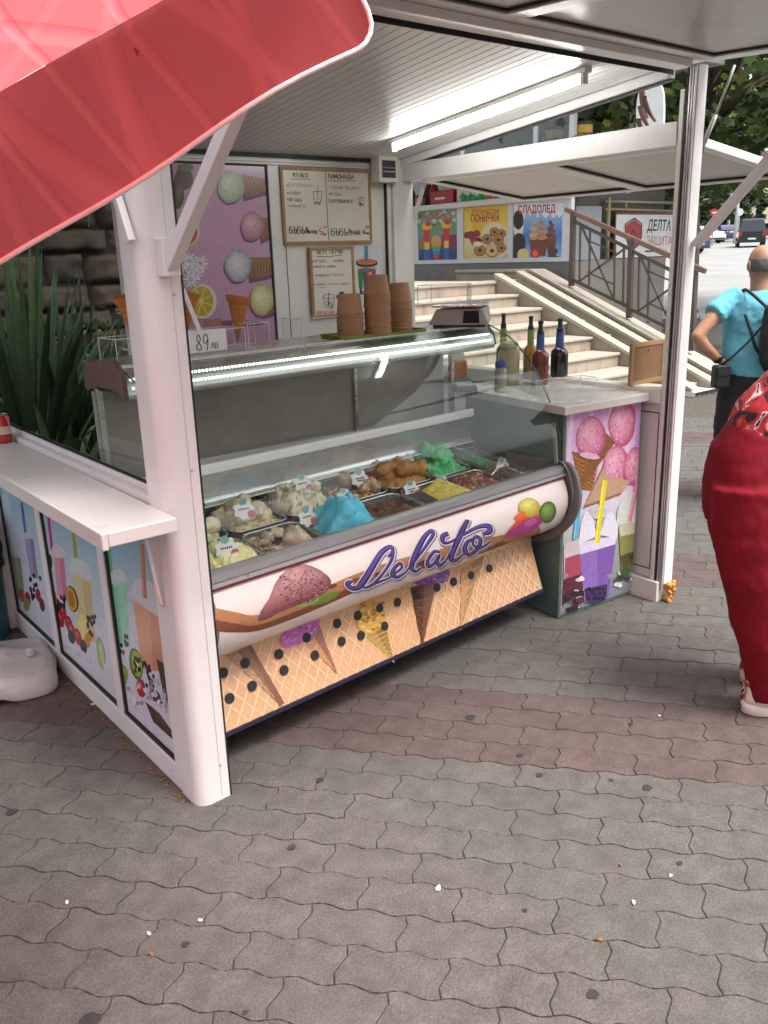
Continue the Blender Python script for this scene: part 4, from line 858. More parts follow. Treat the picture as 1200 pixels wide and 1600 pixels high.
# steel spoon resting at the right end
a, b = MC @ Vector((1.36, .045, .745)), MC @ Vector((1.56, .16, .735))
m = MB(); d = b-a; m.tube([a, a+d*.3, a+d*.6, a+d*.75, a+d*.88, b], [(.004, .002), (.004, .002), (.006, .003), (.016, .005), (.019, .006), (.006, .003)], 10)
tag(obj('scoop_spoon', m, 'bar_white', None, smooth=True), 'pale ice cream spade lying at the right end of the display case', 'spoon')
m = MB(); m.box(1.555, 1.745, .04, .50, 0, .004); m.box(1.555, 1.562, .04, .5, .0045, .05); m.xform(MC @ Matrix.Translation((0, 0, zdeck(.04)-.004)) @ Matrix.Rotation(math.atan(.15), 4, 'X'))
tag(obj('steel_tray', m, 'steel', None, bevel=.002), 'empty dark steel tray at the right end inside the display case', 'tray')

# ================================================================ ON TOP OF THE CASE
mat('kraft', (0.40, 0.235, 0.13), 0.7, var=0.08, vscale=30, bump=0.1, bscale=200, rnd=0.05)
mat('tray_green', (0.20, 0.26, 0.03), 0.4, var=0.05)
ZT = 1.3005
ct = MC @ cZ(598, 524, ZT); ta = MC @ cZ(531, 531, ZT); tb = MC @ cZ(668, 518, ZT); dt = (tb-ta).normalized(); nt_ = Vector((-dt.y, dt.x, 0)); c0 = (ta+tb)/2+nt_*.075
m = MB(); L2, W2 = (tb-ta).length/2, .085
def rr_ring(L, W, z, r, n=5):
    return [c0+dt*(sx*(L-r)+r*math.cos(a))+nt_*(sy*(W-r)+r*math.sin(a))+Vector((0, 0, z)) for sx, sy, a0 in ((1, 1, 0), (-1, 1, 90), (-1, -1, 180), (1, -1, 270)) for a in [math.radians(a0+k*90/(n-1)) for k in range(n)]]
m.loft([rr_ring(L2-.004, W2-.004, 0, .02), rr_ring(L2, W2, .012, .02), rr_ring(L2-.003, W2-.003, .012, .018), rr_ring(L2-.006, W2-.006, .004, .016)])
tag(obj('tray', m, 'tray_green', None, smooth=False, autos=40), 'olive-green plastic tray under the stacks of paper cups', 'tray')
cup_m = MB(); cup_m.lathe([(.0495, .002), (.051, .0), (.0525, .0015), (.0525, .005), (.050, .0065), (.0415, .0745), (.0405, .0745), (.0400, .072), (.0, .0715)], n=26, cap=False); cup_me = cup_m.mesh('cup', 'kraft'); cup_me.polygons.foreach_set('use_smooth', [True]*len(cup_me.polygons)); cup_me.set_sharp_from_angle(angle=math.radians(35))
for si, (px, py, n, nm, tp) in enumerate(((557, 525, 12, 'left', 458), (600, 522, 17, 'tall middle', 428), (634, 516, 13, 'right', 441))):
    b = gnd(px, py, ZT+.008)+nt_*.04; b.z = ZT+.0055; zt = (CAMP+ray(px, tp)*((b-CAMP).dot(Vector((RW[0][2], RW[1][2], RW[2][2]))))).z; pit = (zt-b.z-.0745)/(n-1)
    for k in range(n):
        o = link(bpy.data.objects.new('paper_cup', cup_me)); o.location = (b.x+R6.uniform(-.0012, .0012), b.y+R6.uniform(-.0012, .0012), b.z+k*pit); o.rotation_euler = (0, 0, R6.uniform(0, 6))
        tag(o, ('upside-down brown paper cup on top of the %s stack' if k == n-1 else 'brown paper cup nested in the %s stack on the green tray') % nm, 'paper cup', 'brown paper cups in the %s stack' % nm)
# scale with display, and its clear cover
mat('scale_grey', (0.36, 0.34, 0.31), 0.4, var=0.08); mat('screen_dark', (0.012, 0.014, 0.014), 0.15)
s_l, s_r = gnd(668, 513, ZT), gnd(764, 512, ZT); sd_ = (s_r-s_l).normalized(); sn_ = Vector((-sd_.y, sd_.x, 0)); wS = (s_r-s_l).length
t = thing('weighing_scale', 'grey shop scale with dark display standing at the right of the case top', 'scale', (s_l+s_r)/2+sn_*.1)
def SB(a, b, z): return s_l+sd_*a+sn_*b+Vector((0, 0, z))
m = MB(); m.hexa([SB(.0, 0.0, .012), SB(wS, 0.0, .012), SB(wS*.93, .2, .012), SB(.05, .2, .012), SB(.03, .035, .075), SB(wS-.03, .035, .075), SB(wS*.9, .2, .08), SB(.06, .2, .08)]); obj('body', m, 'scale_grey', t, bevel=.006, seg=3)
m = MB(); q = lambda a, h: SB(.005+a*(wS-.01)+.0, .0+h*.035-.0012, .012+h*.063); m.poly([q(.58, .12), q(.86, .12), q(.83, .88), q(.58, .88)]); m.xform(Matrix.Translation(-sn_*.0015)); obj('display', m, 'screen_dark', t)
m = MB(); m.hexa([SB(.015, .03, .082), SB(wS-.04, .03, .082), SB(wS*.9, .2, .086), SB(.05, .2, .086), SB(.015, .03, .092), SB(wS-.04, .03, .092), SB(wS*.9, .2, .096), SB(.05, .2, .096)]); obj('weighing_plate', m, 'steel', t, bevel=.003)
m = MB(); m.hexa([SB(.02, .02, 0), SB(wS-.02, .02, 0), SB(wS*.9, .18, 0), SB(.06, .18, 0), SB(.02, .02, .012), SB(wS-.02, .02, .012), SB(wS*.9, .18, .012), SB(.06, .18, .012)]); obj('foot_plate', m, 'dark_plastic', t)
def acrylic_box(name, label, corners, h, top=True, edge=.0022):
    t = thing(name, label, 'acrylic box', sum((Vector(c) for c in corners), Vector())/len(corners)); n = len(corners)
    for i in range(n):
        a, b = Vector(corners[i]), Vector(corners[(i+1) % n]); m = MB(); m.poly([a, b, b+Vector((0, 0, h)), a+Vector((0, 0, h))]); obj('pane', m, 'acrylic', t)
    m = MB()
    for i in range(n):
        a, b = Vector(corners[i]), Vector(corners[(i+1) % n]); up = Vector((0, 0, h)); m.bar(a, a+up, edge, edge, (1, 0, 0)); m.bar(a+up, b+up, edge, edge)
    obj('polished_edge', m, 'acrylic_edge', t); return t
mat('acrylic_edge', (0.72, 0.75, 0.74), 0.15, var=0.02)
z9 = ZT+.097; acrylic_box('acrylic_cover', 'clear acrylic box standing on the scale plate', [SB(-.05, .05, .098), SB(wS*.62, .05, .098), SB(wS*.6, .19, .098), SB(-.02, .19, .098)], .075)
# cones in an acrylic stand, price card
colmat('waffle_cone', rough=0.7, var=0.1, vscale=40, bump=0.3, bscale=120)
def cone_obj(name, label, tip, top, r, seed):
    tip, top = Vector(tip), Vector(top); d = top-tip; q = d.to_track_quat('Z', 'Y').to_matrix().to_4x4(); h = d.length; mb = MB(); n, mrows = 30, 18; Rq = random.Random(seed)
    def pt(u, v):
        a = 2*math.pi*u; f = max(.03, v); wv = .0007*(math.sin(9*a+24*v)+math.sin(9*a-24*v)) if v > .05 else 0; rr_ = r*f+wv
        if v > .86: rr_ += .004*(1 if v > .93 else .6)+.0015*math.sin(23*a)
        return Vector((rr_*math.cos(a), rr_*math.sin(a), h*v+(.004*math.sin(31*a)+.003*math.sin(17*a+1) if v > .98 else 0)))
    mb.grid(pt, n, mrows, lambda u, v: lerp(hexc('a5662f'), hexc('c98a4a'), max(0, .5+.5*math.sin(9*2*math.pi*u+24*v)*math.sin(9*2*math.pi*u-24*v))) if v < .86 else hexc('b5763c'))
    t = thing(name, label, 'ice cream cone', tip); M = Matrix.Translation(tip) @ q; mb.xform(M); o = obj('cone_shell', mb, 'waffle_cone', t, smooth=True); solidify(o, .003)
    m = MB(); m.lathe([(r*.86, h*.93), (r*.4, h*.5), (.002, h*.2)], n=16, cap=False); m.xform(M); obj('cone_inside', m, 'cap_brown', t, smooth=True); return t
def at_depthY(px, py, Y): return MC @ cY(px, py, Y)
cone_obj('waffle_cone', 'large waffle cone at the left end of the case top', at_depthY(217, 548, .52), at_depthY(199, 462, .52), .045, 1)
cone_obj('waffle_cone', 'waffle cone mostly hidden behind the price card', at_depthY(293, 520, .52), at_depthY(297, 458, .52), .030, 2)
cone_obj('waffle_cone', 'waffle cone standing in front of the pink poster right of the price card', at_depthY(371, 536, .52), at_depthY(373, 464, .52), .042, 3)
wl3 = [MC @ Vector((x, y, ZT)) for x, y in ((.02, .44), (.50, .44), (.50, .56), (.02, .56))]; acrylic_box('cone_stand', 'clear acrylic stand holding the waffle cones on the case top', wl3, .075)
wl3 = [MC @ Vector((x, y, ZT)) for x, y in ((.52, .45), (.61, .45), (.61, .54), (.52, .54))]; acrylic_box('acrylic_cube', 'small empty clear acrylic cube right of the waffle cones', wl3, .085)
wl3 = [MC @ Vector((x, y, ZT)) for x, y in ((.75, .44), (1.02, .44), (1.02, .56), (.75, .56))]; acrylic_box('acrylic_holder', 'clear acrylic holder in front of the left cup stack', wl3, .085)
pc = [at_depthY(*p, .425) for p in ((268, 518), (352, 513), (356, 546), (270, 556))]; pu = (pc[1]-pc[0]).normalized(); pv = (pc[0]-pc[3]).normalized()
t = thing('price_card', 'white price card hand-lettered 3.89 лв on the case top', 'price card', (pc[2]+pc[3])/2)
m = MB(); m.prism(pc[::-1], cn_*.002); obj('card', m, 'bar_white', t)
P = Print(Surf(pc[3], pu, pv), base=0.0008); hand(P, '3', 287, 548, 20, 8, 1.3, '2c2430', 1, down=(.08, 1)); hand(P, '89', 307, 549, 24, 8, 1.4, '2c2430', 2, (1, -.05), (.08, 1), .35); hand(P, 'ЛВ', 330, 546, 8, 4.6, 1.1, '2c2430', 3, (1, -.05)); P.obj('lettering', t)
q0, q1 = at_depthY(286, 452, .41), at_depthY(313, 520, .41); m = MB(); m.bar(q0, q1, .016, .004, cn_)
t = thing('hanging_strap', 'pale plastic strap with a punched hole hanging over the price card', 'strap', q1); obj('strap_band', m, 'bar_white', t, bevel=.0015)
m = MB(); cc = at_depthY(306, 499, .4085); m.prism([cc+cu_*(x*.0042)+Vector((0, 0, z*.0042)) for x, z in ell(0, 0, 1, 1, 0, 12)], cn_*.001); obj('hole', m, 'gasket', t)
# ================================================================ CABINET RIGHT OF THE CASE
mat('cab_green_edge', (0.10, 0.16, 0.145), 0.4)
mat('counter_top', (0.60, 0.585, 0.54), 0.25, var=0.08, vscale=8, dirt=0.2, dscale=9, dcol=(0.35, 0.32, 0.26))
ca, cb = Vector((2.812, 2.288, 0)), Vector((3.285, 2.242, 0)); cd = (cb-ca).normalized(); cnn = Vector((-cd.y, cd.x, 0)); wC = (cb-ca).length
cab = thing('counter_cabinet', 'counter cabinet printed with pink ice cream cones and bubble tea cups, right of the case', 'cabinet', (ca+cb)/2+cnn*.3)
def CB(a, b, z): return ca+cd*a+cnn*b+Vector((0, 0, z))
m = MB(); m.hexa([CB(0, 0, .004), CB(wC, 0, .004), CB(wC, .66, .004), CB(.0, .66, .004), CB(0, 0, .935), CB(wC, 0, .935), CB(wC, .66, .935), CB(0, .66, .935)]); body = obj('cabinet_body', m, 'cab_green_edge', cab)
m = MB(); m.hexa([CB(.012, -.004, .02), CB(wC, -.004, .02), CB(wC, -.0005, .02), CB(.012, -.0005, .02), CB(.012, -.004, .94), CB(wC, -.004, .94), CB(wC, -.0005, .94), CB(.012, -.0005, .94)]); face = obj('front_board', m, 'panel_white', cab)
m = MB(); m.hexa([CB(-.045, -.05, .942), CB(wC+.005, -.045, .942), CB(wC+.005, .70, .942), CB(-.03, .76, .942), CB(-.045, -.05, .979), CB(wC+.005, -.045, .979), CB(wC+.005, .70, .979), CB(-.03, .76, .979)]); obj('countertop', m, 'counter_top', cab, bevel=.004, seg=3)
S = Surf(CB(0, -.0045, 0), cd, (0, 0, 1)); P = Print(S, clip=(.014, wC-.001, .022, .938))
P.vgrad([(.014, .94), (wC, .94), (wC, .02), (.014, .02)], [(0, 'd9a3d6'), (.25, 'e3c2e6'), (.5, 'd6cddd'), (.62, 'aeb4ae'), (.8, '8f9793'), (1, '7c7f86')], 14, uv=True)
for k in range(9): x = 895+k*15; P.add([(x, 600), (x+6, 600), (x-8, 760), (x-14, 760)], 'd0a2dc' if k % 2 else 'e6cdea')
def scoop(cx, cy, rx, ry, rot, seed, base='dd8fae', n=70, cols=('d27f9f', 'eab0c6', 'cc7496', 'e7a3be')):
    P.add(blob(cx+1, cy+2, rx*1.0, ry*1.0, .06, 24, seed, rot), 'b5567c'); P.ball(cx, cy, rx*.97, ry*.97, 'f0b6cc', 'c4698e', rot, 8, seed+1); q = random.Random(seed)
    for k in range(n):
        a, r = q.uniform(0, 6.28), math.sqrt(q.random())*.86; P.add(ell(cx+rx*r*math.cos(a), cy+ry*r*math.sin(a), q.uniform(.6, 1.3), q.uniform(1.2, 3.6), q.uniform(-20, 40), 6), q.choice(cols))
def pcone(pts, c1='a5703f', c2='c08c58', nl=8):
    P.add(pts, c1); a, b, c, d = pts
    for k in range(1, nl):
        t = k/nl; P.stroke([lerp(a, d, t), lerp(b, c, min(1, t+.2))], 1.0, c2); P.stroke([lerp(b, c, t), lerp(a, d, min(1, t+.2))], 1.0, '7c4c2a')
pcone([(893, 705), (936, 715), (925, 768), (905, 765)], '96622f'); P.add([(945, 675), (962, 690), (905, 768), (898, 765)], '8c5a34')
pcone([(942, 725), (985, 745), (968, 775), (910, 795)], 'b58a68', 'd4b08c')
scoop(922, 682, 23, 33, 8, 1); scoop(971, 660, 21, 36, 6, 5); scoop(960, 726, 19, 32, 10, 9); scoop(990, 727, 16, 30, 8, 14)
P.add(ell(920, 712, 16, 5, 10), 'e9b7c8'); P.add([(912, 790), (942, 730), (950, 745), (985, 750), (972, 768)], 'c09b7e')
def straw(x0, y0, x1, y1, w, c, c2): P.stroke([(x0, y0), (x1, y1)], w, c); P.stroke([(x0-w*.2, y0), (x1-w*.2, y1)], w*.25, c2)
# red cup, purple cup, green cup
P.add([(880, 850), (905, 840), (915, 850), (912, 925), (880, 945)], 'c9bcc0'); P.add([(882, 872), (912, 862), (910, 915), (880, 930)], 'a84a60'); P.add([(880, 905), (911, 895), (909, 930), (878, 945)], '5c2a38')
straw(906, 770, 897, 842, 7, '54b3d2', '86cfe4')
P.add([(965, 820), (1003, 800), (1000, 825), (992, 885), (970, 895)], '8d8a52'); P.add([(966, 822), (1004, 812), (1003, 830), (968, 838)], 'c5c0a6'); P.add(catmull([(962, 822), (966, 790), (985, 768), (1002, 775), (1004, 812)], 4), 'cfd3cc'); P.add([(968, 868), (992, 860), (990, 890), (972, 896)], '57542f')
straw(996, 748, 982, 815, 6, 'd67f9c', 'e8a9bd')
P.add([(903, 850), (962, 838), (958, 862), (948, 930), (930, 945), (912, 940)], '8a6ab4'); P.add([(930, 850), (962, 842), (950, 930), (935, 944)], '7a58a6'); P.add([(903, 848), (963, 836), (960, 850), (905, 866)], 'd9d2e6')
P.add(catmull([(903, 850), (907, 815), (916, 798), (926, 812), (930, 838)], 4), 'e2dfea'); P.add(catmull([(936, 836), (944, 808), (955, 800), (964, 820), (963, 840)], 4), 'dcd9e6'); P.add(ell(934, 800, 14, 11, 0), 'c2c6c2')
straw(944, 750, 931, 848, 8, 'e2cf2a', 'f1e66e')
P.add([(912, 920), (948, 912), (946, 935), (930, 945), (914, 940)], '43305c')
q = random.Random(3)
for k in range(60):
    x = q.uniform(878, 990); y = q.uniform(895, 965); P.add(blob(x, y, q.uniform(3, 7), q.uniform(2, 5), .3, 7, k), q.choice(['cfcdd2', '3d3a40', '8d8b94', 'e4e2e6', '55525a', 'b5b3bb'])) if not (910 < x < 952 and y < 940) else None
for k in range(26): P.add(ell(q.uniform(914, 945), q.uniform(918, 940), 2.2, 2.2, 0, 7), q.choice(['241a30', '2e2240']))
for k in range(10): P.add(blob(q.uniform(882, 912), q.uniform(925, 955), 6, 5, .2, 9, k), q.choice(['4a2530', '5c2f3a', '33202a']))
for x, y, r_ in ((975, 895, 8), (985, 885, 8), (990, 870, 7), (968, 902, 6)): P.add(blob(x, y, r_, r_*.8, .3, 10, int(x)), q.choice(['3d5a34', '4d6e3e', '2c4228']))
P.obj('cabinet_print', face, 'print_gloss')

# ---- things on the counter
ZC = .9795
def lathe_part(name, prof, o, m, t, n=20): mb = MB(); mb.lathe(prof, o, n, cap=True); return obj(name, mb, m, t, autos=40)
mat('glass_red', (0.12, 0.02, 0.018), 0.08, var=0.1, coat=0.5); mat('glass_black', (0.012, 0.008, 0.010), 0.08, coat=0.5); mat('glass_amber', (0.30, 0.16, 0.02), 0.1, coat=0.5); mat('glass_olive', (0.13, 0.15, 0.03), 0.1, coat=0.4)
mat('label_blue', (0.04, 0.09, 0.28), 0.45); mat('label_cream', (0.55, 0.5, 0.38), 0.5); mat('label_green', (0.2, 0.28, 0.06), 0.5); mat('pour_black', (0.015, 0.015, 0.016), 0.4)
def bottle(label, px, py, liq, lab, h=.30, r=.036, shift=(0, 0)):
    b = gnd(px, py, ZC); b += Vector((shift[0], shift[1], 0)); t = thing('syrup_bottle', label, 'bottle', b, group='syrup bottles on the counter'); o = (b.x, b.y, b.z+.0004); k = h/.30
    lathe_part('body', [(r*.9, 0), (r, .006), (r, .13*k), (r*.93, .145*k), (r*.46, .165*k), (r*.40, .235*k)], o, liq, t, 24)
    lathe_part('neck_label', [(r*.475, .166*k), (r*.43, .236*k)], o, lab, t, 20)
    lathe_part('pourer', [(r*.34, .2362*k), (r*.40, .238*k), (r*.40, .252*k), (r*.30, .257*k), (r*.26, .285*k), (r*.34, .288*k), (r*.30, .30*k)], o, 'pour_black', t, 16)
bottle('red syrup bottle with blue neck label, in front on the counter', 843, 600, 'glass_red', 'label_blue', r=.042)
bottle('near-black syrup bottle with blue neck label, rightmost on the counter', 873, 594, 'glass_black', 'label_blue', r=.043)
bottle('amber syrup bottle half hidden behind the red one', 828, 592, 'glass_amber', 'label_green', .31)
bottle('olive-green bottle with black pourer seen through the case glass', 786, 595, 'glass_olive', 'label_green', .33)
mat('clear_gel', (0.55, 0.55, 0.5), 0.15, trans=0.3); mat('cap_blue', (0.03, 0.07, 0.30), 0.35); mat('tumbler', (0.45, 0.36, 0.22), 0.3)
b = gnd(782, 612, ZC); t = thing('sanitizer_bottle', 'clear pump bottle with a blue cap on the counter', 'bottle', b); o = (b.x, b.y, b.z+.0005)
lathe_part('body', [(.026, 0), (.028, .004), (.028, .10), (.02, .112)], o, 'clear_gel', t); lathe_part('cap', [(.026, .1125), (.027, .125), (.022, .142), (.008, .15)], o, 'cap_blue', t); lathe_part('contents', [(.0284, .006), (.0284, .03)], o, 'label_cream', t)
b = gnd(806, 607, ZC)+Vector((.08, .12, 0)); t = thing('plastic_jar', 'cloudy plastic jar with a brown drink behind the pump bottle', 'jar', b); o = (b.x, b.y, b.z+.0005); lathe_part('body', [(.045, 0), (.05, .006), (.052, .15), (.04, .165), (.04, .18)], o, 'tumbler', t); lathe_part('lid', [(.044, .1805), (.044, .2), (.03, .204)], o, 'label_cream', t)
mat('term_dark', (0.06, 0.068, 0.068), 0.4); mat('term_grey', (0.33, 0.34, 0.33), 0.4); mat('orange_box', (0.52, 0.19, 0.07), 0.5)
b = gnd(726, 611, ZC); t = thing('card_terminal', 'dark grey card payment terminal lying on the counter', 'terminal', b); mb = MB()
mb.hexa([(-.055, -.04, .001), (.055, -.04, .001), (.055, .10, .001), (-.055, .10, .001), (-.05, -.035, .025), (.05, -.035, .025), (.05, .095, .05), (-.05, .095, .05)]); mb.xform(Matrix.Translation(b) @ Matrix.Rotation(-.5, 4, 'Z')); obj('body', mb, 'term_dark', t, bevel=.006, seg=3)
mb = MB(); mb.hexa([(-.04, -.03, .027), (.04, -.03, .027), (.04, .03, .0385), (-.04, .03, .0385), (-.04, -.03, .03), (.04, -.03, .03), (.04, .03, .0415), (-.04, .03, .0415)]); mb.xform(Matrix.Translation(b) @ Matrix.Rotation(-.5, 4, 'Z')); obj('keypad', mb, 'term_grey', t, bevel=.002)
b = gnd(740, 604, ZC)+Vector((.03, .14, 0)); t = thing('napkin_dispenser', 'orange napkin dispenser behind the card terminal', 'dispenser', b); mb = MB(); mb.hexa([(-.045, -.04, .0005), (.045, -.04, .0005), (.045, .04, .0005), (-.045, .04, .0005), (-.04, -.036, .115), (.04, -.036, .115), (.04, .036, .115), (-.04, .036, .115)]); mb.xform(Matrix.Translation(b) @ Matrix.Rotation(-.6, 4, 'Z')); obj('case', mb, 'orange_box', t, bevel=.008, seg=3)
mb = MB(); mb.box(-.03, .03, -.004, .004, .1155, .15); mb.xform(Matrix.Translation(b) @ Matrix.Rotation(-.6, 4, 'Z')); obj('napkin', mb, 'bar_white', t)
t_c = [CB(.10, .18, .9797), CB(.36, .16, .9797), CB(.36, .26, .9797), CB(.10, .28, .9797)]; acrylic_box('acrylic_riser', 'low clear acrylic riser in front of the syrup bottles', t_c, .06)
# picture frame seen from the back, standing on the side rail
mat('wood_frame', (0.30, 0.17, 0.075), 0.6, var=0.2, vscale=12, stretch=(1, 6, 6)); mat('frame_back', (0.18, 0.095, 0.04), 0.75, var=0.15, vscale=20)
fy = 2.29; q = [ony(*p, fy) for p in ((988, 537), (1040, 541), (1040, 601), (988, 597))]; x0, x1, z0, z1 = q[0].x, q[1].x, 1.0005, q[0].z
t = thing('picture_frame', 'small wooden picture frame seen from behind on the counter corner', 'frame', ((x0+x1)/2, fy, z0)); w_ = .02
for bx_ in ((x0, x1, z0, z0+w_), (x0, x1, z1-w_, z1), (x0, x0+w_, z0+w_, z1-w_), (x1-w_, x1, z0+w_, z1-w_)):
    mb = MB(); mb.box(bx_[0], bx_[1], fy, fy+.014, bx_[2], bx_[3]); obj('frame_side', mb, 'wood_frame', t, bevel=.001)
mb = MB(); mb.box(x0+w_, x1-w_, fy+.003, fy+.01, z0+w_, z1-w_); obj('backing', mb, 'frame_back', t)
mb = MB(); mb.lathe([(.004, 0), (.004, .003)], n=8); mb.xform(Matrix.Translation(((x0+x1)/2, fy+.003, z1-w_-.02)) @ Matrix.Rotation(math.pi/2, 4, 'X')); obj('hook', mb, 'gasket', t)

# ================================================================ BACK WALL: POSTER, MENUS, FUSE BOX
mat('poster_pink', (0.52, 0.33, 0.46), 0.25, var=0.05)
YW = 3.9045
pz = MB(); pz.box(1.717, 2.432, 3.905, 3.93, .95, 2.049); pinkp = K('poster_panel', pz, 'poster_pink')
m = MB(); m.box(2.424, 2.432, 3.900, 3.9045, .95, 2.049); m.box(1.717, 2.424, 3.900, 3.9045, 2.041, 2.049); obj('panel_gasket', m, 'gasket', pinkp)
S = Surf((1.717, 3.9045, 0), (1, 0, 0), (0, 0, 1)); P = Print(S, clip=(.002, .706, .95, 2.04))
P.vgrad([(.0, 2.045), (.71, 2.045), (.71, .95), (0, .95)], [(0, 'bd97b8'), (.3, 'c49ab9'), (.7, 'b98fae'), (1, 'a87e9e')], 8, uv=True)
def wcone(pts, base='8d5f45'):
    P.add([(x-3, y+7) for x, y in pts], '6f4a72'); P.add(pts, base); a, b, c, d = pts
    for k in range(1, 8):
        t = k/8; P.stroke([lerp(a, d, t), lerp(b, c, min(1, t+.18))], 1.1, 'b08563'); P.stroke([lerp(b, c, t), lerp(a, d, min(1, t+.18))], 1.1, '6c4430')
def sball(cx, cy, rx, ry, base, lt, dk, seed):
    P.add(blob(cx-2, cy+4, rx, ry, .05, 22, seed), '765074'); P.ball(cx, cy, rx, ry, lt, dk, 0, 8, seed); q = random.Random(seed)
    for k in range(30):
        a, r = q.uniform(0, 6.28), math.sqrt(q.random())*.85; P.add(ell(cx+rx*r*math.cos(a), cy+ry*r*math.sin(a), 1.6, .8, q.uniform(0, 180), 6), q.choice([lt, dk, base]))
wcone([(378, 272), (383, 308), (425, 297), (424, 282)]); sball(361, 292, 21, 25, 'bccdac', 'd0dcc2', '96a888', 1)
wcone([(405, 340), (410, 375), (440, 360), (438, 340)]); sball(394, 353, 18, 23, 'cc8fa4', 'deb0be', 'a86e86', 3)
wcone([(388, 402), (392, 436), (430, 428), (424, 402)]); sball(372, 415, 21, 25, 'c3bfcc', 'dcd9e2', '9d98ac', 5)
wcone([(410, 458), (412, 492), (440, 485), (436, 455)]); sball(409, 468, 19, 25, 'd6cf9e', 'e6e1ba', 'ada46e', 7)
P.add(ell(293, 365, 19, 23, 15), 'd8a99c'); P.add(ell(294, 365, 15.5, 19.5, 15), 'e9d6c6'); P.add(ell(294, 365, 14, 18, 15), 'b8323a')
for k in range(9):
    a = k*40+15; P.stroke([(294, 365), (294+13*math.cos(math.radians(a)), 365+17*math.sin(math.radians(a)))], 1, 'd97a76')
for cx, cy in ((295, 408), (305, 425), (285, 412), (298, 436), (312, 412)):
    for k in range(12): P.add(ell(cx+8*math.cos(k*.523), cy+9*math.sin(k*.523), 6, 1.8, k*30, 8), 'cfcdd8' if k % 2 else 'e3e2ea')
P.add(ell(287, 280, 14, 17), '4e4030'); P.add(ell(276, 305, 11, 22), '3f3628'); P.add(ell(280, 300, 5, 12), '66582e'); P.add(ell(290, 262, 12, 6), '5c7040')
P.add(ell(316, 471, 22, 27, 0), 'd8d4cc'); P.add(ell(314, 471, 19, 24), 'd2bb3f'); P.add(ell(314, 471, 18, 23), 'bfa22c')
for k in range(8): P.stroke([(314, 471), (314+18*math.cos(k*.785+.3), 471+22*math.sin(k*.785+.3))], 1.4, 'e2d488')
P.add(ell(372, 505, 40, 5), '7a5274'); P.add([(318, 499), (345, 497), (346, 508), (320, 510)], 'b07a66')
P.obj('cone_poster_print', pinkp, 'print_gloss')
mat('board_white', (0.70, 0.66, 0.58), 0.3, var=0.03); mat('board_wood', (0.36, 0.21, 0.10), 0.55, var=0.2, vscale=14); mat('paper', (0.72, 0.72, 0.74), 0.7)
def board(name, label, x0, x1, z0, z1, y=3.882, w=.016):
    t = thing(name, label, 'menu board', ((x0+x1)/2, y, z0)); m = MB(); m.box(x0+w, x1-w, y+.004, y+.014, z0+w, z1-w); sf = obj('writing_surface', m, 'board_white', t)
    for bx_ in ((x0, x1, z0, z0+w), (x0, x1, z1-w, z1), (x0, x0+w, z0+w, z1-w), (x1-w, x1, z0+w, z1-w)):
        m = MB(); m.box(bx_[0], bx_[1], y, y+.018, bx_[2], bx_[3]); obj('frame_side', m, 'board_wood', t, bevel=.001)
    return t, sf, Print(Surf((x0, y+.004, 0), (1, 0, 0), (0, 0, 1)), base=.0004)
t, sf, P = board('menu_board', 'large wood-framed whiteboard menu for bubble milk and bubble tea', 2.500, 3.078, 1.667, 2.044)
W = 150/1000.0
def zp(x, y): return (420+x*.15, 250+y*.15)          # from the enlarged view to photo pixels
def H(body, x, y, h, w, lw, c, sd, r=(1, .03)):
    a, b = zp(x, y); hand(P, body, a, b, h*.15, w*.15, lw*.15, c, sd, r, (.03, 1), .38)
H('МЛЯКО', 250, 180, 48, 24, 7, '2a2622', 1); P.stroke([zp(235+i*11, 200+(4 if i % 2 else -4)) for i in range(19)], .9, '2a2622')
H('ЛИМОНАДА', 615, 195, 50, 25, 7, '2a2622', 2); P.stroke([zp(612+i*11, 218+(5 if i % 2 else -4)) for i in range(28)], .9, '2a2622')
P.stroke([zp(588, 95), zp(605, 500), zp(625, 860)], .9, '26221f')
H('БОРОВИНКА', 205, 275, 34, 20, 5, 'a8a098', 3); H('КИВИ', 210, 358, 30, 22, 6, '7d8c8a', 4); H('ЯГОДА', 210, 432, 34, 20, 6, '9a6c68', 5); H('МАНГО', 235, 492, 28, 22, 5, 'a87c74', 6)
for x, y in ((190, 266), (193, 343), (197, 412), (212, 480)): a, b = zp(x, y); P.add(ell(a, b, 1.1, 1.1, 0, 8), '26221f')
H('ЗЕЛЕНА ЯБЪЛКА', 625, 300, 30, 18, 5, 'a29a90', 7); H('ЯГОДА', 625, 370, 28, 20, 5, 'b0625c', 8); H('БОРОВИНКА', 630, 442, 34, 20, 6, '75728a', 9)
H('БЪБЪЛ', 215, 758, 62, 30, 9, '1e1a1c', 10); H('МИЛК', 395, 765, 34, 22, 7, '38363a', 11); H('5', 528, 775, 60, 28, 8, 'b8483c', 12); H('00', 570, 708, 16, 12, 5, 'b8483c', 13); H('ЛВ', 562, 785, 22, 14, 5, 'b8483c', 14)
H('БЪБЪЛ', 650, 778, 62, 32, 8, '2a2830', 15); H('ЧАЙ', 862, 778, 44, 22, 7, '403e44', 16); H('4', 975, 775, 50, 24, 7, '2a2830', 17); H('20', 1006, 708, 22, 14, 6, '2a2830', 18); H('ЛВ', 1006, 770, 14, 14, 6, '2a2830', 19)
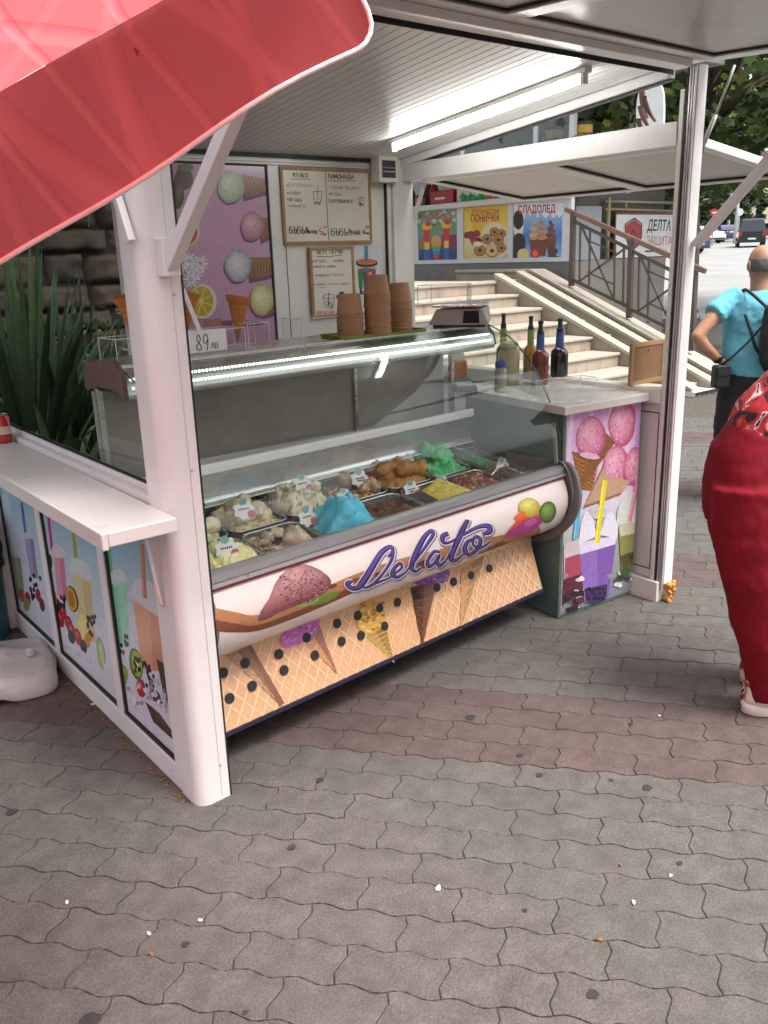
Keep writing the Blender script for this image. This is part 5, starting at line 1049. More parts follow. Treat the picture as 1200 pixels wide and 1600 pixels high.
def cupsk(x, y, w, h, c, k=1.0):
    P.stroke([zp(x-w/2, y), zp(x-w*.3, y+h), zp(x+w*.3, y+h), zp(x+w/2, y)], .8, c); P.stroke([zp(x-w*.55, y), zp(x+w*.55, y)], .8, c); P.stroke([zp(x, y-h*.35), zp(x+2, y+h*.5)], .8, c)
    q = random.Random(int(x))
    for i in range(8): a, b = zp(x+q.uniform(-w*.25, w*.25), y+h*q.uniform(.55, .95)); P.add(ell(a, b, .9, .9, 0, 7), '221e20')
cupsk(505, 330, 95, 135, '4c6a5c'); cupsk(965, 395, 60, 85, 'b85a5c'); P.obj('handwriting', sf)
t, sf, P = board('menu_board', 'smaller wood-framed whiteboard hung under the large menu', 2.652, 2.945, 1.283, 1.651)
def zp(x, y): return (470+x*.125, 370+y*.125)
def H(body, x, y, h, w, lw, c, sd, r=(1, -.02)):
    a, b = zp(x, y); hand(P, body, a, b, h*.125, w*.125, lw*.125, c, sd, r, (.03, 1), .38)
H('ВКУС ПЕРЛИ', 205, 215, 46, 24, 8, '2c2826', 1); P.stroke([zp(195, 243), zp(350, 248), zp(520, 225)], 1.0, '2c2826')
H('ЯГОДА', 165, 320, 30, 22, 6, 'a86a62', 2); H('КИВИ', 430, 315, 28, 20, 6, '6c7070', 3); H('МАНГО', 175, 388, 26, 18, 6, '7d6a58', 4); H('ЧЕРИ', 345, 386, 24, 16, 6, '55504c', 5)
for x, y in ((150, 307), (422, 300), (158, 378), (330, 374)): a, b = zp(x, y); P.add(ell(a, b, 1, 1, 0, 8), '26221f')
P.text('Instagram / TikTok', *zp(180, 495), 4.0, '3a3634', w=44, right=(1, -.02)); P.text('bubble.', *zp(160, 610), 4.0, '44505a', w=20, right=(1, -.03)); P.text('summer', *zp(335, 603), 3.6, 'b0483c', w=17, right=(1, -.03)); P.text('_gelato', *zp(480, 598), 3.8, '3c3c78', w=16, right=(1, -.03))
P.stroke([zp(155, 640), zp(330, 628)], .5, '8c8680')
P.stroke([zp(275, 745), zp(310, 885), zp(395, 890), zp(420, 745)], .9, '2e2a2c'); P.stroke(ell(*zp(348, 745), 9.2, 3.2), .8, '2e2a2c', closed=True); P.stroke([zp(348, 690), zp(345, 870)], 1.1, '2e3a44')
for k in range(9): a, b = zp(330+(k*37) % 60, 805+(k*23) % 70); P.stroke(ell(a, b, 1.2, 1.2, 0, 8), .5, '2e2a2c', closed=True)
P.add([zp(482, 785), zp(542, 770), zp(515, 885)], '3f4550'); P.add(ell(*zp(510, 720), 4.6, 4.6), '2c3350'); P.add(ell(*zp(472, 750), 4, 4), '8a3434')
H('ВКУСНО ЛЯТО', 210, 985, 50, 26, 7, 'b4544a', 9, (1, -.07)); P.obj('handwriting', sf)
# paper cut-out of a bubble tea cup taped to the wall
t = thing('paper_drawing', 'coloured drawing of a rainbow bubble tea cup taped to the wall', 'drawing', (3.05, 3.903, 1.28))
def zq(x, y): return (470+x*.125, 370+y*.125)
cs = [ony(*zq(*p), 3.903) for p in ((645, 100), (1030, 90), (1050, 760), (690, 760))]; m = MB(); m.prism(cs[::-1], (0, -.0012, 0)); sheet = obj('sheet', m, 'paper', t)
P = Print(Surf((3.0, 3.9015, 0), (1, 0, 0), (0, 0, 1)), base=.0004)
P.add([zq(700, 370), zq(945, 370), zq(930, 720), zq(735, 720)], 'b9c0c4'); 
for k, (a, b, cc) in enumerate(((712, 780, '2f7f3c'), (775, 815, '2a3f86'), (810, 850, 'b83a34'), (845, 890, 'd9b23a'), (885, 935, '7c3f86'))): P.add([zq(a, 420+(k % 2)*10), zq(b, 420), zq(b-8, 640), zq(a+12, 640)], cc)
P.add(ell(*zq(822, 418), 14, 3.4), '9c4a46'); P.add([zq(735, 640), zq(935, 640), zq(930, 720), zq(738, 720)], '3a322e')
for x, y in ((825, 590), (818, 635), (850, 672), (775, 660), (900, 650), (790, 700)): P.add(ell(*zq(x, y), 2.1, 2.1, 0, 10), 'd8d2b8')
P.add(ell(*zq(823, 335), 17, 5.6), '1d1a1c'); P.add(ell(*zq(823, 318), 17, 5.2), '1d1a1c'); P.add(ell(*zq(823, 316), 15.6, 4.4), 'c47a2e'); P.add([zq(802, 370), zq(845, 370), zq(842, 425), zq(806, 425)], '3c8fb4'); P.add([zq(792, 125), zq(838, 125), zq(842, 310), zq(796, 310)], '4a86a8'); P.add(ell(*zq(815, 125), 2.9, 1.5), '4a86a8')
P.obj('drawing_print', sheet)
# fuse box
t = thing('fuse_box', 'white fuse box with a dark window in the upper back corner', 'fuse box', (3.2, 3.85, 1.99)); q0, q1 = ony(592, 243, 3.80), ony(622, 285, 3.80)
x0, x1, z1, z0 = q0.x, q1.x, q0.z, q1.z
m = MB(); m.box(x0, x1, 3.80, 3.874, z0, z1); obj('box', m, 'alu_cream', t, bevel=.004); m = MB(); m.box(x0+.018, x1-.018, 3.795, 3.7995, z0+.022, z1-.022); obj('window', m, 'screen_dark', t, bevel=.002)
m = MB(); m.box(x0+.022, x1-.022, 3.7935, 3.7945, z0+.05, z0+.055); m.box(x0+.022, x1-.022, 3.7935, 3.7945, z0+.07, z0+.073); obj('breaker_row', m, 'case_grey', t)

# ================================================================ BUBBLE TEA POSTERS ON THE LEFT WALL
q = random.Random(9)
S = Surf((0.9448, 0, 0), (0, -1, 0), (0, 0, 1))        # u runs towards the camera
def lposter(i):
    y0, y1 = bays[i]; P = Print(S, clip=(-y1+.0135, -y0-.001, .1, .884)); P.vgrad([(-y1+.0135, .884), (-y0, .884), (-y0, .1), (-y1+.0135, .1)], [(0, '7fb3c8'), (.25, '9cc2d2'), (.45, 'bcc8d6'), (.7, 'cfcfdc'), (1, 'd6d3de')], 12, uv=True)
    return P
def seeds(P, cx, cy, rx, ry, n, c, s=1):
    r = random.Random(s)
    for k in range(n): P.add(ell(cx+r.uniform(-rx, rx), cy+r.uniform(-ry, ry), 2.0, 4.2, -12, 8), c)
def teacup(P, tl, tr, br, bl, c1, c2, lid='b9c6ca'):
    P.add([tl, tr, br, bl], c1); P.add([lerp(tl, tr, .55), tr, br, lerp(bl, br, .55)], c2); P.add([tl, tr, lerp(tr, br, .06), lerp(tl, bl, .06)], lid)
P = lposter(0)
P.add(catmull([(165, 760), (200, 800), (250, 790), (268, 880), (230, 830), (190, 840)], 4, True), 'b0ccd8')
teacup(P, (166, 915), (198, 905), (203, 1010), (180, 1010), '7fc3a4', '94cfb4'); P.stroke([(170, 855), (175, 920)], 6, '5fae86'); P.add(catmull([(165, 915), (172, 895), (190, 890), (200, 908)], 4), 'c2d6d2')
teacup(P, (207, 930), (257, 965), (254, 1050), (222, 1045), 'cf9f7e', 'c08e70', 'd6c8c0'); P.add(catmull([(204, 930), (212, 905), (240, 912), (258, 950), (256, 966)], 4), 'c9d2d8'); P.stroke([(222, 850), (227, 935)], 6.5, 'b87850'); P.stroke([(220.5, 850), (225.5, 935)], 1.6, 'd29a78')
seeds(P, 190, 1010, 11, 16, 14, '22201f', 1); seeds(P, 232, 1055, 9, 20, 16, '26201e', 2)
P.add(blob(213, 1037, 10, 25, .04, 20, 1, -10), '4d6a28'); P.add(blob(214, 1037, 8, 21, .04, 20, 1, -10), '8fae4a'); P.add(ell(215, 1040, 3.4, 9, -10), 'd6dcae'); seeds(P, 215, 1038, 5, 12, 12, '2a2a1a', 4)
P.add(blob(191, 1055, 9, 18, .1, 16, 3), '7fa046'); P.add(blob(190, 1050, 5, 9, .1, 12, 3), 'a4c46a'); P.add(ell(221, 1075, 7, 15, -10), 'a02a30'); P.add(ell(219, 1070, 3, 6, -10), 'cf6a6a')
P.add([(245, 1030), (262, 1038), (275, 1095), (272, 1118), (256, 1085)], '4a3230'); P.add([(232, 1060), (250, 1085), (255, 1100), (240, 1095)], '53362f'); P.add([(227, 1095), (250, 1115), (275, 1150), (270, 1155), (240, 1128)], '4a302c'); P.add([(238, 1106), (250, 1118), (262, 1135), (255, 1132)], '6a4438')
for k in range(40): x = q.uniform(235, 285); P.add(blob(x, 1060+(x-235)*1.0+q.uniform(-12, 30), 2.6, 4, .3, 7, k), q.choice(['b9b4c6', '9a94ac', 'dddae6', '7b7590']))
for k in range(16): P.add(blob(q.uniform(190, 235), q.uniform(1072, 1105), 3, 4, .3, 7, k), q.choice(['c9c6d6', 'e3e1ea', '9f9bb0']))
P.obj('bubble_tea_print', LP[0], 'print_gloss')
P = lposter(1)
teacup(P, (84, 868), (100, 868), (106, 938), (90, 930), 'd890a8', 'c97a96'); P.stroke([(76, 808), (82, 862)], 4.5, 'b83a80'); teacup(P, (110, 890), (142, 905), (150, 1005), (128, 990), 'd3c69c', 'c9b684', 'cfcfc4'); P.stroke([(115, 832), (120, 882)], 5.5, 'a0a63c')
P.add(catmull([(78, 870), (85, 850), (100, 858), (103, 872)], 4), 'd8c8d6'); P.add(catmull([(108, 892), (115, 872), (138, 882), (144, 906)], 4), 'cdd5d6')
P.add(blob(113, 936, 9, 21, .03, 20, 2, -12), '4a2c28'); P.add(blob(112, 936, 7.6, 19, .03, 20, 2, -12), 'd8a24a'); P.add(blob(112, 936, 5, 14, .06, 18, 2, -12), 'b07a20')
P.add(ell(130, 980, 9, 24, -6), 'd9cc62'); P.add(ell(129, 978, 7, 20, -6), 'e4da86'); P.add(ell(138, 1000, 6, 12), 'c88a2c')
for x, y in ((95, 967), (108, 975), (122, 995), (98, 955), (112, 985)): P.add(ell(x, y, 5.5, 14, -14), 'a8282e'); P.add(ell(x-1.2, y-4, 2, 5, -14), 'cf5a58')
for x, y in ((112, 995), (131, 1010), (90, 945)): P.add(ell(x, y, 5, 11, -14), '2c2c38')
seeds(P, 96, 940, 8, 14, 14, '22222c', 6); seeds(P, 143, 978, 6, 16, 14, '232022', 7); P.add(blob(158, 1020, 6, 26, .1, 18, 4, -8), '8fae5a'); P.add(blob(159, 1020, 3.5, 18, .1, 18, 4, -8), 'b4cc80'); P.add([(82, 920), (88, 926), (90, 945), (84, 940)], 'd9683c'); P.add(ell(78, 880, 4, 14), '3a5c34')
for k in range(20): P.add(blob(q.uniform(100, 165), q.uniform(1005, 1040), 2.6, 4, .3, 7, k), q.choice(['dcd9e6', 'b4aec4', 'c9c3d4']))
P.obj('bubble_tea_print', LP[1], 'print_gloss')
P = lposter(2)
teacup(P, (38, 838), (52, 838), (60, 905), (48, 900), 'a59ab8', '8e84a8'); P.stroke([(34, 785), (40, 832)], 4, '4a78b0'); teacup(P, (18, 865), (32, 868), (40, 940), (28, 935), '9aa27c', '8b926c'); seeds(P, 55, 915, 8, 20, 14, '2a2434', 8)
for x, y in ((66, 945), (60, 930), (34, 930), (44, 935)): P.add(ell(x, y, 4, 11, -10), q.choice(['a03038', '6f3a44', 'b04a3c']))
P.add(ell(42, 945, 5, 10), '7f8f4a'); P.obj('bubble_tea_print', LP[2], 'print_gloss')
# ================================================================ RED PARASOL NEAR THE CAMERA
def fabric(name, c, tr=0.5):
    m = bpy.data.materials.new(name); m.use_nodes = True; nt = m.node_tree; N = nt.nodes; L = nt.links; b = N['Principled BSDF']
    tc = N.new('ShaderNodeTexCoord'); no = N.new('ShaderNodeTexNoise'); no.inputs['Scale'].default_value = 3; no.inputs['Detail'].default_value = 6; L.new(tc.outputs['Object'], no.inputs['Vector'])
    acc = no.outputs[0]
    for k_, (rz, sc_, ph) in enumerate((((.3, .5, .55), 2.3, 0.), ((-.4, .2, -.75), 1.9, 1.3), ((.9, .1, .2), 1.6, 2.1), ((.1, .8, 1.25), 1.2, .7))):
        mp = N.new('ShaderNodeMapping'); mp.inputs['Rotation'].default_value = rz; mp.inputs['Location'].default_value = (ph, ph, ph); L.new(tc.outputs['Object'], mp.inputs[0]); wv = N.new('ShaderNodeTexWave'); wv.inputs['Scale'].default_value = sc_; wv.inputs['Distortion'].default_value = 2.2; wv.inputs['Detail'].default_value = 1.5; wv.inputs['Detail Scale'].default_value = .8; L.new(mp.outputs[0], wv.inputs['Vector'])
        cr = N.new('ShaderNodeMapRange'); cr.inputs[1].default_value = .94; cr.inputs[2].default_value = 1.0; cr.inputs[4].default_value = .28; L.new(wv.outputs['Fac'], cr.inputs[0]); ad = N.new('ShaderNodeMath'); L.new(acc, ad.inputs[0]); L.new(cr.outputs[0], ad.inputs[1]); acc = ad.outputs[0]
    rm = N.new('ShaderNodeMapRange'); rm.inputs[1].default_value = .35; rm.inputs[2].default_value = .95; rm.inputs[3].default_value = 0.84; rm.inputs[4].default_value = 1.1; L.new(ad.outputs[0], rm.inputs[0])
    mx = N.new('ShaderNodeMix'); mx.data_type = 'RGBA'; mx.blend_type = 'MULTIPLY'; mx.inputs[0].default_value = 1; mx.inputs[6].default_value = (*c, 1); L.new(rm.outputs[0], mx.inputs[7])
    L.new(mx.outputs[2], b.inputs['Base Color']); b.inputs['Roughness'].default_value = .75; b.inputs['Specular IOR Level'].default_value = .2
    bp = N.new('ShaderNodeBump'); bp.inputs['Strength'].default_value = .34; bp.inputs['Distance'].default_value = .03; L.new(ad.outputs[0], bp.inputs['Height']); L.new(bp.outputs[0], b.inputs['Normal'])
    t = N.new('ShaderNodeBsdfTranslucent'); L.new(mx.outputs[2], t.inputs['Color']); L.new(bp.outputs[0], t.inputs['Normal']); ms = N.new('ShaderNodeMixShader'); ms.inputs[0].default_value = tr
    L.new(b.outputs[0], ms.inputs[1]); L.new(t.outputs[0], ms.inputs[2]); L.new(ms.outputs[0], N['Material Output'].inputs['Surface']); MATS[name] = m
fabric('parasol_red', (0.95, 0.19, 0.205), .88); mat('piping_white', (0.85, 0.80, 0.78), .7, var=.1, vscale=30, bump=.2); mat('pole_white', (0.7, 0.7, 0.68), .4); mat('smudge', (0.22, 0.04, 0.05), .8)
kd = 1.4
Cq = CAMP+ray(597, 62)*kd; Dq = CAMP+ray(0, 402)*kd
ex = (Cq-Dq).normalized(); ey = Vector((-ex.y, ex.x, 0)); ey = ey if ey.y > 0 else -ey; ey.normalize(); ez = ex.cross(ey).normalized()
HV, LH = .205, 1.05; rim = Cq+ez*HV; cen = rim-ex*LH-ey*LH
MP = Matrix(((ex.x, ey.x, ez.x, cen.x), (ex.y, ey.y, ez.y, cen.y), (ex.z, ey.z, ez.z, cen.z), (0, 0, 0, 1)))
par = thing('parasol', 'tilted red fabric parasol with white-piped valance hanging over the kiosk corner', 'parasol', (cen.x, cen.y, 0))
PP = lambda n, mb, m, p=None, **k: obj(n, mb, m, p or par, **k)
AP = .42
for q in range(4):
    a = math.pi/2*q; Rq = MP @ Matrix.Rotation(a, 4, 'Z'); mb = MB()
    def can(u, v):
        x = (u*2-1)*LH*v; y = LH*v; sag = .035*math.sin(math.pi*v)*(1-(2*u-1)**2)
        return Rq @ Vector((x, y, AP*(1-v)-sag+.006*mnoise.noise(Vector((x*4, y*4, q)))))
    mb.grid(can, 20, 16); PP('canopy_panel', mb, 'parasol_red', smooth=True)
    mb = MB(); mbp = MB(); rc = .045
    def low(u):
        s = (u*2-1)*LH; d = min(LH-abs(s), rc); rnd_ = rc-math.sqrt(max(0, rc*rc-(rc-d)**2))
        return HV-rnd_+.008*math.sin(s*5.2+q)+.004*math.sin(s*13)
    def val(u, v):
        s = (u*2-1)*LH; h = low(u)*v; return Rq @ Vector((s, LH+.002+.014*v*math.sin(s*6+q*2)+.01*mnoise.noise(Vector((s*5, h*9, q+3.0))), -h))
    # the flap beside the visible corner stops short of it
    us = [0, .002, .006, .012, .018, .022]+[.022+.956*k/40 for k in range(1, 40)]+[.978, .982, .988, .994, .998, 1]
    us = [.16+.84*u_ for u_ in us] if q == 3 else us
    bidx = mb.vs([val(u, v/8) for v in range(9) for u in us]); W_ = len(us)
    for v in range(8):
        for u in range(W_-1): mb.face((bidx+v*W_+u, bidx+v*W_+u+1, bidx+(v+1)*W_+u+1, bidx+(v+1)*W_+u))
    vo_ = PP('valance', mb, 'parasol_red', smooth=True)
    if q == 0:
        for k_, (px, py, rr) in enumerate(((525, 50, 3), (510, 63, 3), (452, 143, 3), (441, 158, 3), (214, 82, 6))):
            hp_ = MP.inverted() @ hit(px, py, rim, ey); sm = MB(); sm.poly([val((hp_.x+a_*.0011)/LH/2+.5, min(.97, (-hp_.z+b_*.0011)/HV))-ey*.003 for a_, b_ in blob(0, 0, rr*.55, rr, .4, 12, k_)]); obj('smudge', sm, 'smudge', vo_)
    mbp.tube([val(us[0], 0), val(us[0], .4), val(us[0], .75)]+[val(u, 1) for u in us]+[val(1, .75), val(1, .4), val(1, 0)], .0044, 7, upv=(0, 0, 1)); obj('piping', mbp, 'piping_white', vo_, smooth=True)
    mb = MB(); mb.tube([Rq @ Vector((0, 0, AP-.02)), Rq @ Vector((LH*.5, LH*.5, AP*.5-.03)), Rq @ Vector((LH*.99, LH*.99, -.012))], .006, 6); PP('rib', mb, 'pole_white')
# smudges on the cloth
mb = MB(); mb.tube([Vector((cen.x, cen.y, 0.0)), Vector((cen.x, cen.y, cen.z+.05)), MP @ Vector((0, 0, AP+.03))], .017, 12); PP('pole', mb, 'pole_white', smooth=True)
mb = MB(); mb.lathe([(.22, 0), (.22, .03), (.05, .06), (.03, .25), (.018, .25)], (cen.x, cen.y, .002), 24); PP('stand', mb, 'case_grey', autos=40)

# ================================================================ LEFT: PARASOL BASE, BIN, CANS, PLANTS, STONE WALL
mat('base_plastic', (0.52, 0.50, 0.47), .45, var=.12, vscale=5, dirt=.55, dscale=6, dcol=(.30, .27, .24), bump=.1, bscale=30)
bc = Vector((0.70, 3.40, 0)); base = thing('umbrella_stand', 'weathered white plastic umbrella stand on the pavement beside the bubble tea panels', 'umbrella stand', bc); mb = MB(); na, nr = 72, 14
def pb(u, v):
    a = 2*math.pi*u; lob = 1+.10*math.cos(4*a)+.03*math.cos(8*a); r = .245*lob
    pr = [(0, .15), (.12, .152), (.2, .145), (.35, .125), (.5, .118), (.68, .108), (.84, .098), (.93, .082), (.985, .055), (1.0, .03), (.985, .006), (.8, .004), (.4, .004), (.1, .003), (0, .003)]
    k = v*(len(pr)-1); i = min(int(k), len(pr)-2); f = k-i; rr = pr[i][0]+(pr[i+1][0]-pr[i][0])*f; z = pr[i][1]+(pr[i+1][1]-pr[i][1])*f
    if .1 < rr < .9 and z > .05: z += .008*math.cos(4*a+math.pi)*math.sin(math.pi*rr)
    if z < .05: z += .028*max(0, math.cos(4*a+math.pi))**3
    return bc+Vector((r*rr*math.cos(a+.55), r*rr*math.sin(a+.55), z))
mb.grid(pb, na, nr*3); obj('shell', mb, 'base_plastic', base, smooth=True); mb = MB(); mb.lathe([(.033, .150), (.033, .30), (.026, .30), (.026, .2)], bc, 20); obj('socket', mb, 'base_plastic', base, autos=40)
mb = MB(); mb.lathe([(.018, 0), (.02, .02), (.012, .028)], bc+Vector((.12, -.08, .118)), 12); obj('filler_cap', mb, 'base_plastic', base, autos=40)
mat('bin_teal', (0.012, 0.12, 0.16), .4, var=.1); mat('bag_black', (0.012, 0.012, 0.014), .35, var=.2, bump=.3, bscale=20); mat('can_red', (0.42, 0.02, 0.025), .3, metal=.3, coat=.4); mat('can_top', (.5, .5, .5), .3, metal=.9)
bb = Vector((.745, 3.93, 0)); t = thing('litter_bin', 'teal litter bin lined with a black bag beyond the parasol base', 'bin', bb); mb = MB(); mb.lathe([(.145, .001), (.15, .01), (.165, .40), (.17, .41), (.16, .41), (.15, .05)], bb, 28); obj('bucket', mb, 'bin_teal', t, autos=40)
mb = MB(); mb.grid(lambda u, v: bb+Vector(((.172+.016*mnoise.noise(Vector((math.cos(u*6.283)*3, math.sin(u*6.283)*3, v*4)))-.045*max(0, v-.75))*math.cos(u*6.2832), (.172+.016*mnoise.noise(Vector((math.cos(u*6.283)*3, math.sin(u*6.283)*3, v*4)))-.045*max(0, v-.75))*math.sin(u*6.2832), .33+.24*v)), 40, 8); obj('bag', mb, 'bag_black', t, smooth=True)
mb = MB(); mb.prism([bb+Vector((-.30+0*x, 0, 0))+Vector((0, x, z)) for x, z in ell(0, .25, .05, .05, 0, 16)], (.0, 0, 0)) if False else None
cn0 = gnd(8, 691, .9455); t = thing('drink_can', 'red drink can standing at the far end of the counter shelf', 'can', cn0); mb = MB(); mb.lathe([(.024, 0), (.030, .006), (.030, .098), (.024, .108)], cn0+Vector((0, 0, .0005)), 24); obj('body', mb, 'can_red', t, autos=40)
mb = MB(); mb.lathe([(.0245, .1083), (.025, .110), (.0235, .1105), (.022, .108)], cn0+Vector((0, 0, .0005)), 20); obj('lid', mb, 'can_top', t, autos=40)
mb = MB(); mb.lathe([(.0304, .035), (.0304, .066)], cn0, 24, cap=False); obj('band', mb, 'label_cream', t)
# rusty leaf debris along the left sill
RD = random.Random(31); mb = MB()
for k in range(80):
    y = RD.uniform(2.16, 3.5); c = Vector((.915-abs(RD.gauss(0, .012)), y, .002)); s_ = RD.uniform(.003, .008); mb.prism([c+Vector((x, yy, 0)) for x, yy in blob(0, 0, s_, s_*.6, .3, 6, k, RD.uniform(0, 180))], (0, 0, RD.uniform(.002, .007)))
o = obj('dry_leaf_debris', mb, 'leaf_litter'); tag(o, 'rusty brown dry debris swept along the foot of the left kiosk wall', 'debris', kind='stuff')
# flower bed and stone wall behind
mb = MB(); mb.grid(lambda u, v: (-1.5+u*5.0, 4.3+v*1.5, .18+.05*mnoise.noise(Vector((u*9, v*4, 0)))), 30, 10); struct(obj('flower_bed', mb, 'soil', smooth=True))
mat('kerb_stone', (.2, .19, .17), .9, var=.2, vscale=8); mb = MB(); mb.box(-1.5, 3.2, 4.2, 4.3, 0, .26); tag(obj('bed_kerb', mb, 'kerb_stone', bevel=.01), 'low concrete kerb in front of the planted bed behind the kiosk', 'kerb')
for i_, c_ in enumerate(((.060, .044, .028), (.05, .037, .024), (.07, .052, .034), (.045, .035, .025))): mat('wall_stone%d' % i_, c_, .85, var=.35, vscale=7, bump=.9, bscale=14, rnd=.15)
mat('mortar', (.03, .024, .018), .95, var=.3)
wall = thing('stone_wall', 'dark brown rough stone retaining wall behind the plants', 'wall', (1.2, 5.8, 0)); mb = MB(); mb.box(-1.6, 4.0, 5.78, 6.2, 0, 3.4); obj('wall_core', mb, 'mortar', wall)
z = 0.1; RS = random.Random(17)
while z < 3.3:
    h = RS.uniform(.13, .22); x = -1.6+RS.uniform(-.2, 0)
    while x < 3.9:
        w = RS.uniform(.2, .55); mb = MB(); d = RS.uniform(.0, .06); g_ = RS.uniform(.001, .007); hh = h*RS.uniform(.9, 1.04); sd_ = RS.uniform(0, 99); sk = RS.uniform(-.02, .02)
        def face_(u, v):
            e = min(u, 1-u, v, 1-v); x_ = x+g_+(w-2*g_)*u+sk*(v-.5)+.012*mnoise.noise(Vector((v*3, sd_, 1))); z_ = z+g_+(hh-2*g_)*v+.012*mnoise.noise(Vector((u*4, sd_, 5)))
            dp = (.022+d)*min(1, e/.045)+.030*mnoise.fractal(Vector((u*w*9, v*hh*9, sd_)), .8, 2, 3) if e > 0 else 0
            return Vector((x_, 5.785-dp, z_))
        mb.grid(face_, 12, 7); obj('stone', mb, 'wall_stone%d' % RS.randrange(4), wall, smooth=True); x += w
    z += h
colmat('leaf', rough=.42, var=.15, vscale=30, island=.25, trans=.25, spec=.4); colmat('leaf_dull', rough=.55, var=.15, vscale=30, island=.35, trans=.3, spec=.3)
def strap_leaf(base, tip, droop, w, c0, c1, n=10):
    base, tip = Vector(base), Vector(tip); mid = (base+tip)/2+Vector((0, 0, droop)); d = tip-base; sd = Vector((-d.y, d.x, 0)); sd = sd.normalized() if sd.length > .02 else Vector((1, 0, 0)); mb = MB(); L_, R_ = [], []
    sd = (sd*.6+Vector((.776, -.63, 0))*(.6 if sd.dot(Vector((.776, -.63, 0))) >= 0 else -.6)).normalized()
    for k in range(n+1):
        t = k/n; p = base*(1-t)**2+mid*2*t*(1-t)+tip*t*t; ww = w*(.55+.9*t)*(1-t**4)+.001 if t < .5 else w*1.0*(1-((t-.5)*2)**2.2)+.0008
        L_.append(p-sd*ww/2); R_.append(p+sd*ww/2)
    C_ = [(a+b)/2+Vector((0, 0, -.18*w)) for a, b in zip(L_, R_)]; b = mb.vs(L_+C_+R_); m_ = n+1
    for k in range(n):
        c = lerp(c0, c1, k/n); mb.face((b+k, b+k+1, b+m_+k+1, b+m_+k), [c]*4); mb.face((b+m_+k, b+m_+k+1, b+2*m_+k+1, b+2*m_+k), [lerp(c, (0.02, .03, .015), .15)]*4)
    return mb
RPl = random.Random(41)
def clump(name, label, cx, cy, zb, n, hr, spread, w, droop, c0, c1, lean=(0, 0)):
    t = thing(name, label, 'plant', (cx, cy, zb))
    for k in range(n):
        a = RPl.uniform(0, 6.283); r = RPl.random()**.6*spread; h = RPl.uniform(*hr)*(1-.35*(r/spread)**2); b = (cx+.05*math.cos(a)*RPl.random(), cy+.05*math.sin(a), zb)
        tip = (cx+r*math.cos(a)+lean[0], cy+r*math.sin(a)+lean[1], zb+h); f = RPl.uniform(.6, 1.25)
        obj('leaf', strap_leaf(b, tip, droop*RPl.uniform(.5, 1.3)*(r/spread), w*RPl.uniform(.7, 1.2), [v*f for v in c0], [v*f for v in c1]), 'leaf', t, smooth=True)
    return t
G0, G1 = (.028, .052, .026), (.05, .09, .04)
clump('yucca_plant', 'tall upright sword-leaved plant at the far left behind the shelf', 1.38, 4.95, .18, 80, (1.15, 1.72), .62, .042, .25, G0, G1)
clump('yucca_plant', 'dark sword-leaved plant between the tall one and the kiosk', 1.74, 5.15, .18, 56, (1.0, 1.5), .55, .036, .25, (.022, .042, .022), (.042, .075, .034))
clump('strap_leaf_plant', 'clump of broad arching strap leaves low behind the shelf', 1.42, 4.52, .16, 44, (.25, .85), .62, .05, .55, (.04, .075, .036), (.11, .16, .065))
clump('strap_leaf_plant', 'smaller clump of drooping strap leaves beside the display case', 1.72, 4.62, .16, 30, (.2, .62), .5, .045, .5, (.036, .068, .032), (.095, .14, .058))
def leafy(name, label, pts, nleaf, rad, sz, cols, mname='leaf_dull', cat='plant', stems=True, seed=1):
    q = random.Random(seed); t = thing(name, label, cat, pts[0]); st = MB(); lf = MB()
    for p in pts:
        p = Vector(p)
        if stems: st.tube([Vector(pts[0])*.3+p*.7-Vector((0, 0, .25)), p], .004, 5)
    for k in range(nleaf):
        p = Vector(q.choice(pts))+Vector((q.gauss(0, rad), q.gauss(0, rad), q.gauss(0, rad))); n = Vector((q.gauss(0, 1), q.gauss(0, 1), q.gauss(0, 1)+.6)).normalized(); u = n.cross(Vector((q.gauss(0, 1), q.gauss(0, 1), q.gauss(0, 1)))).normalized(); v = n.cross(u); s = sz*q.uniform(.6, 1.3); c = [x*q.uniform(.75, 1.3) for x in q.choice(cols)]
        lf.poly([p-u*s*.5, p-u*s*.1+v*s*.3, p+u*s*.5, p-u*s*.1-v*s*.3], [c]*4)
    if stems: obj('stem', st, 'cap_brown', t)
    obj('foliage', lf, mname, t); return t
leafy('weed', 'small-leaved weed growing against the stone wall beside the kiosk', [(1.95, 5.2, .9), (2.1, 5.3, 1.05), (2.2, 5.25, .85), (2.0, 5.4, 1.2), (2.3, 5.4, 1.15), (2.15, 5.1, .7)], 420, .12, .05, [(.05, .08, .035), (.08, .12, .05), (.035, .06, .03)])
leafy('weed', 'sprig with orange leaf hanging on the stone wall', [(2.05, 5.65, 2.15), (2.2, 5.62, 2.05), (2.3, 5.65, 2.2), (1.95, 5.64, 2.25)], 110, .07, .05, [(.10, .11, .06), (.16, .17, .10), (.3, .14, .04)], seed=4)
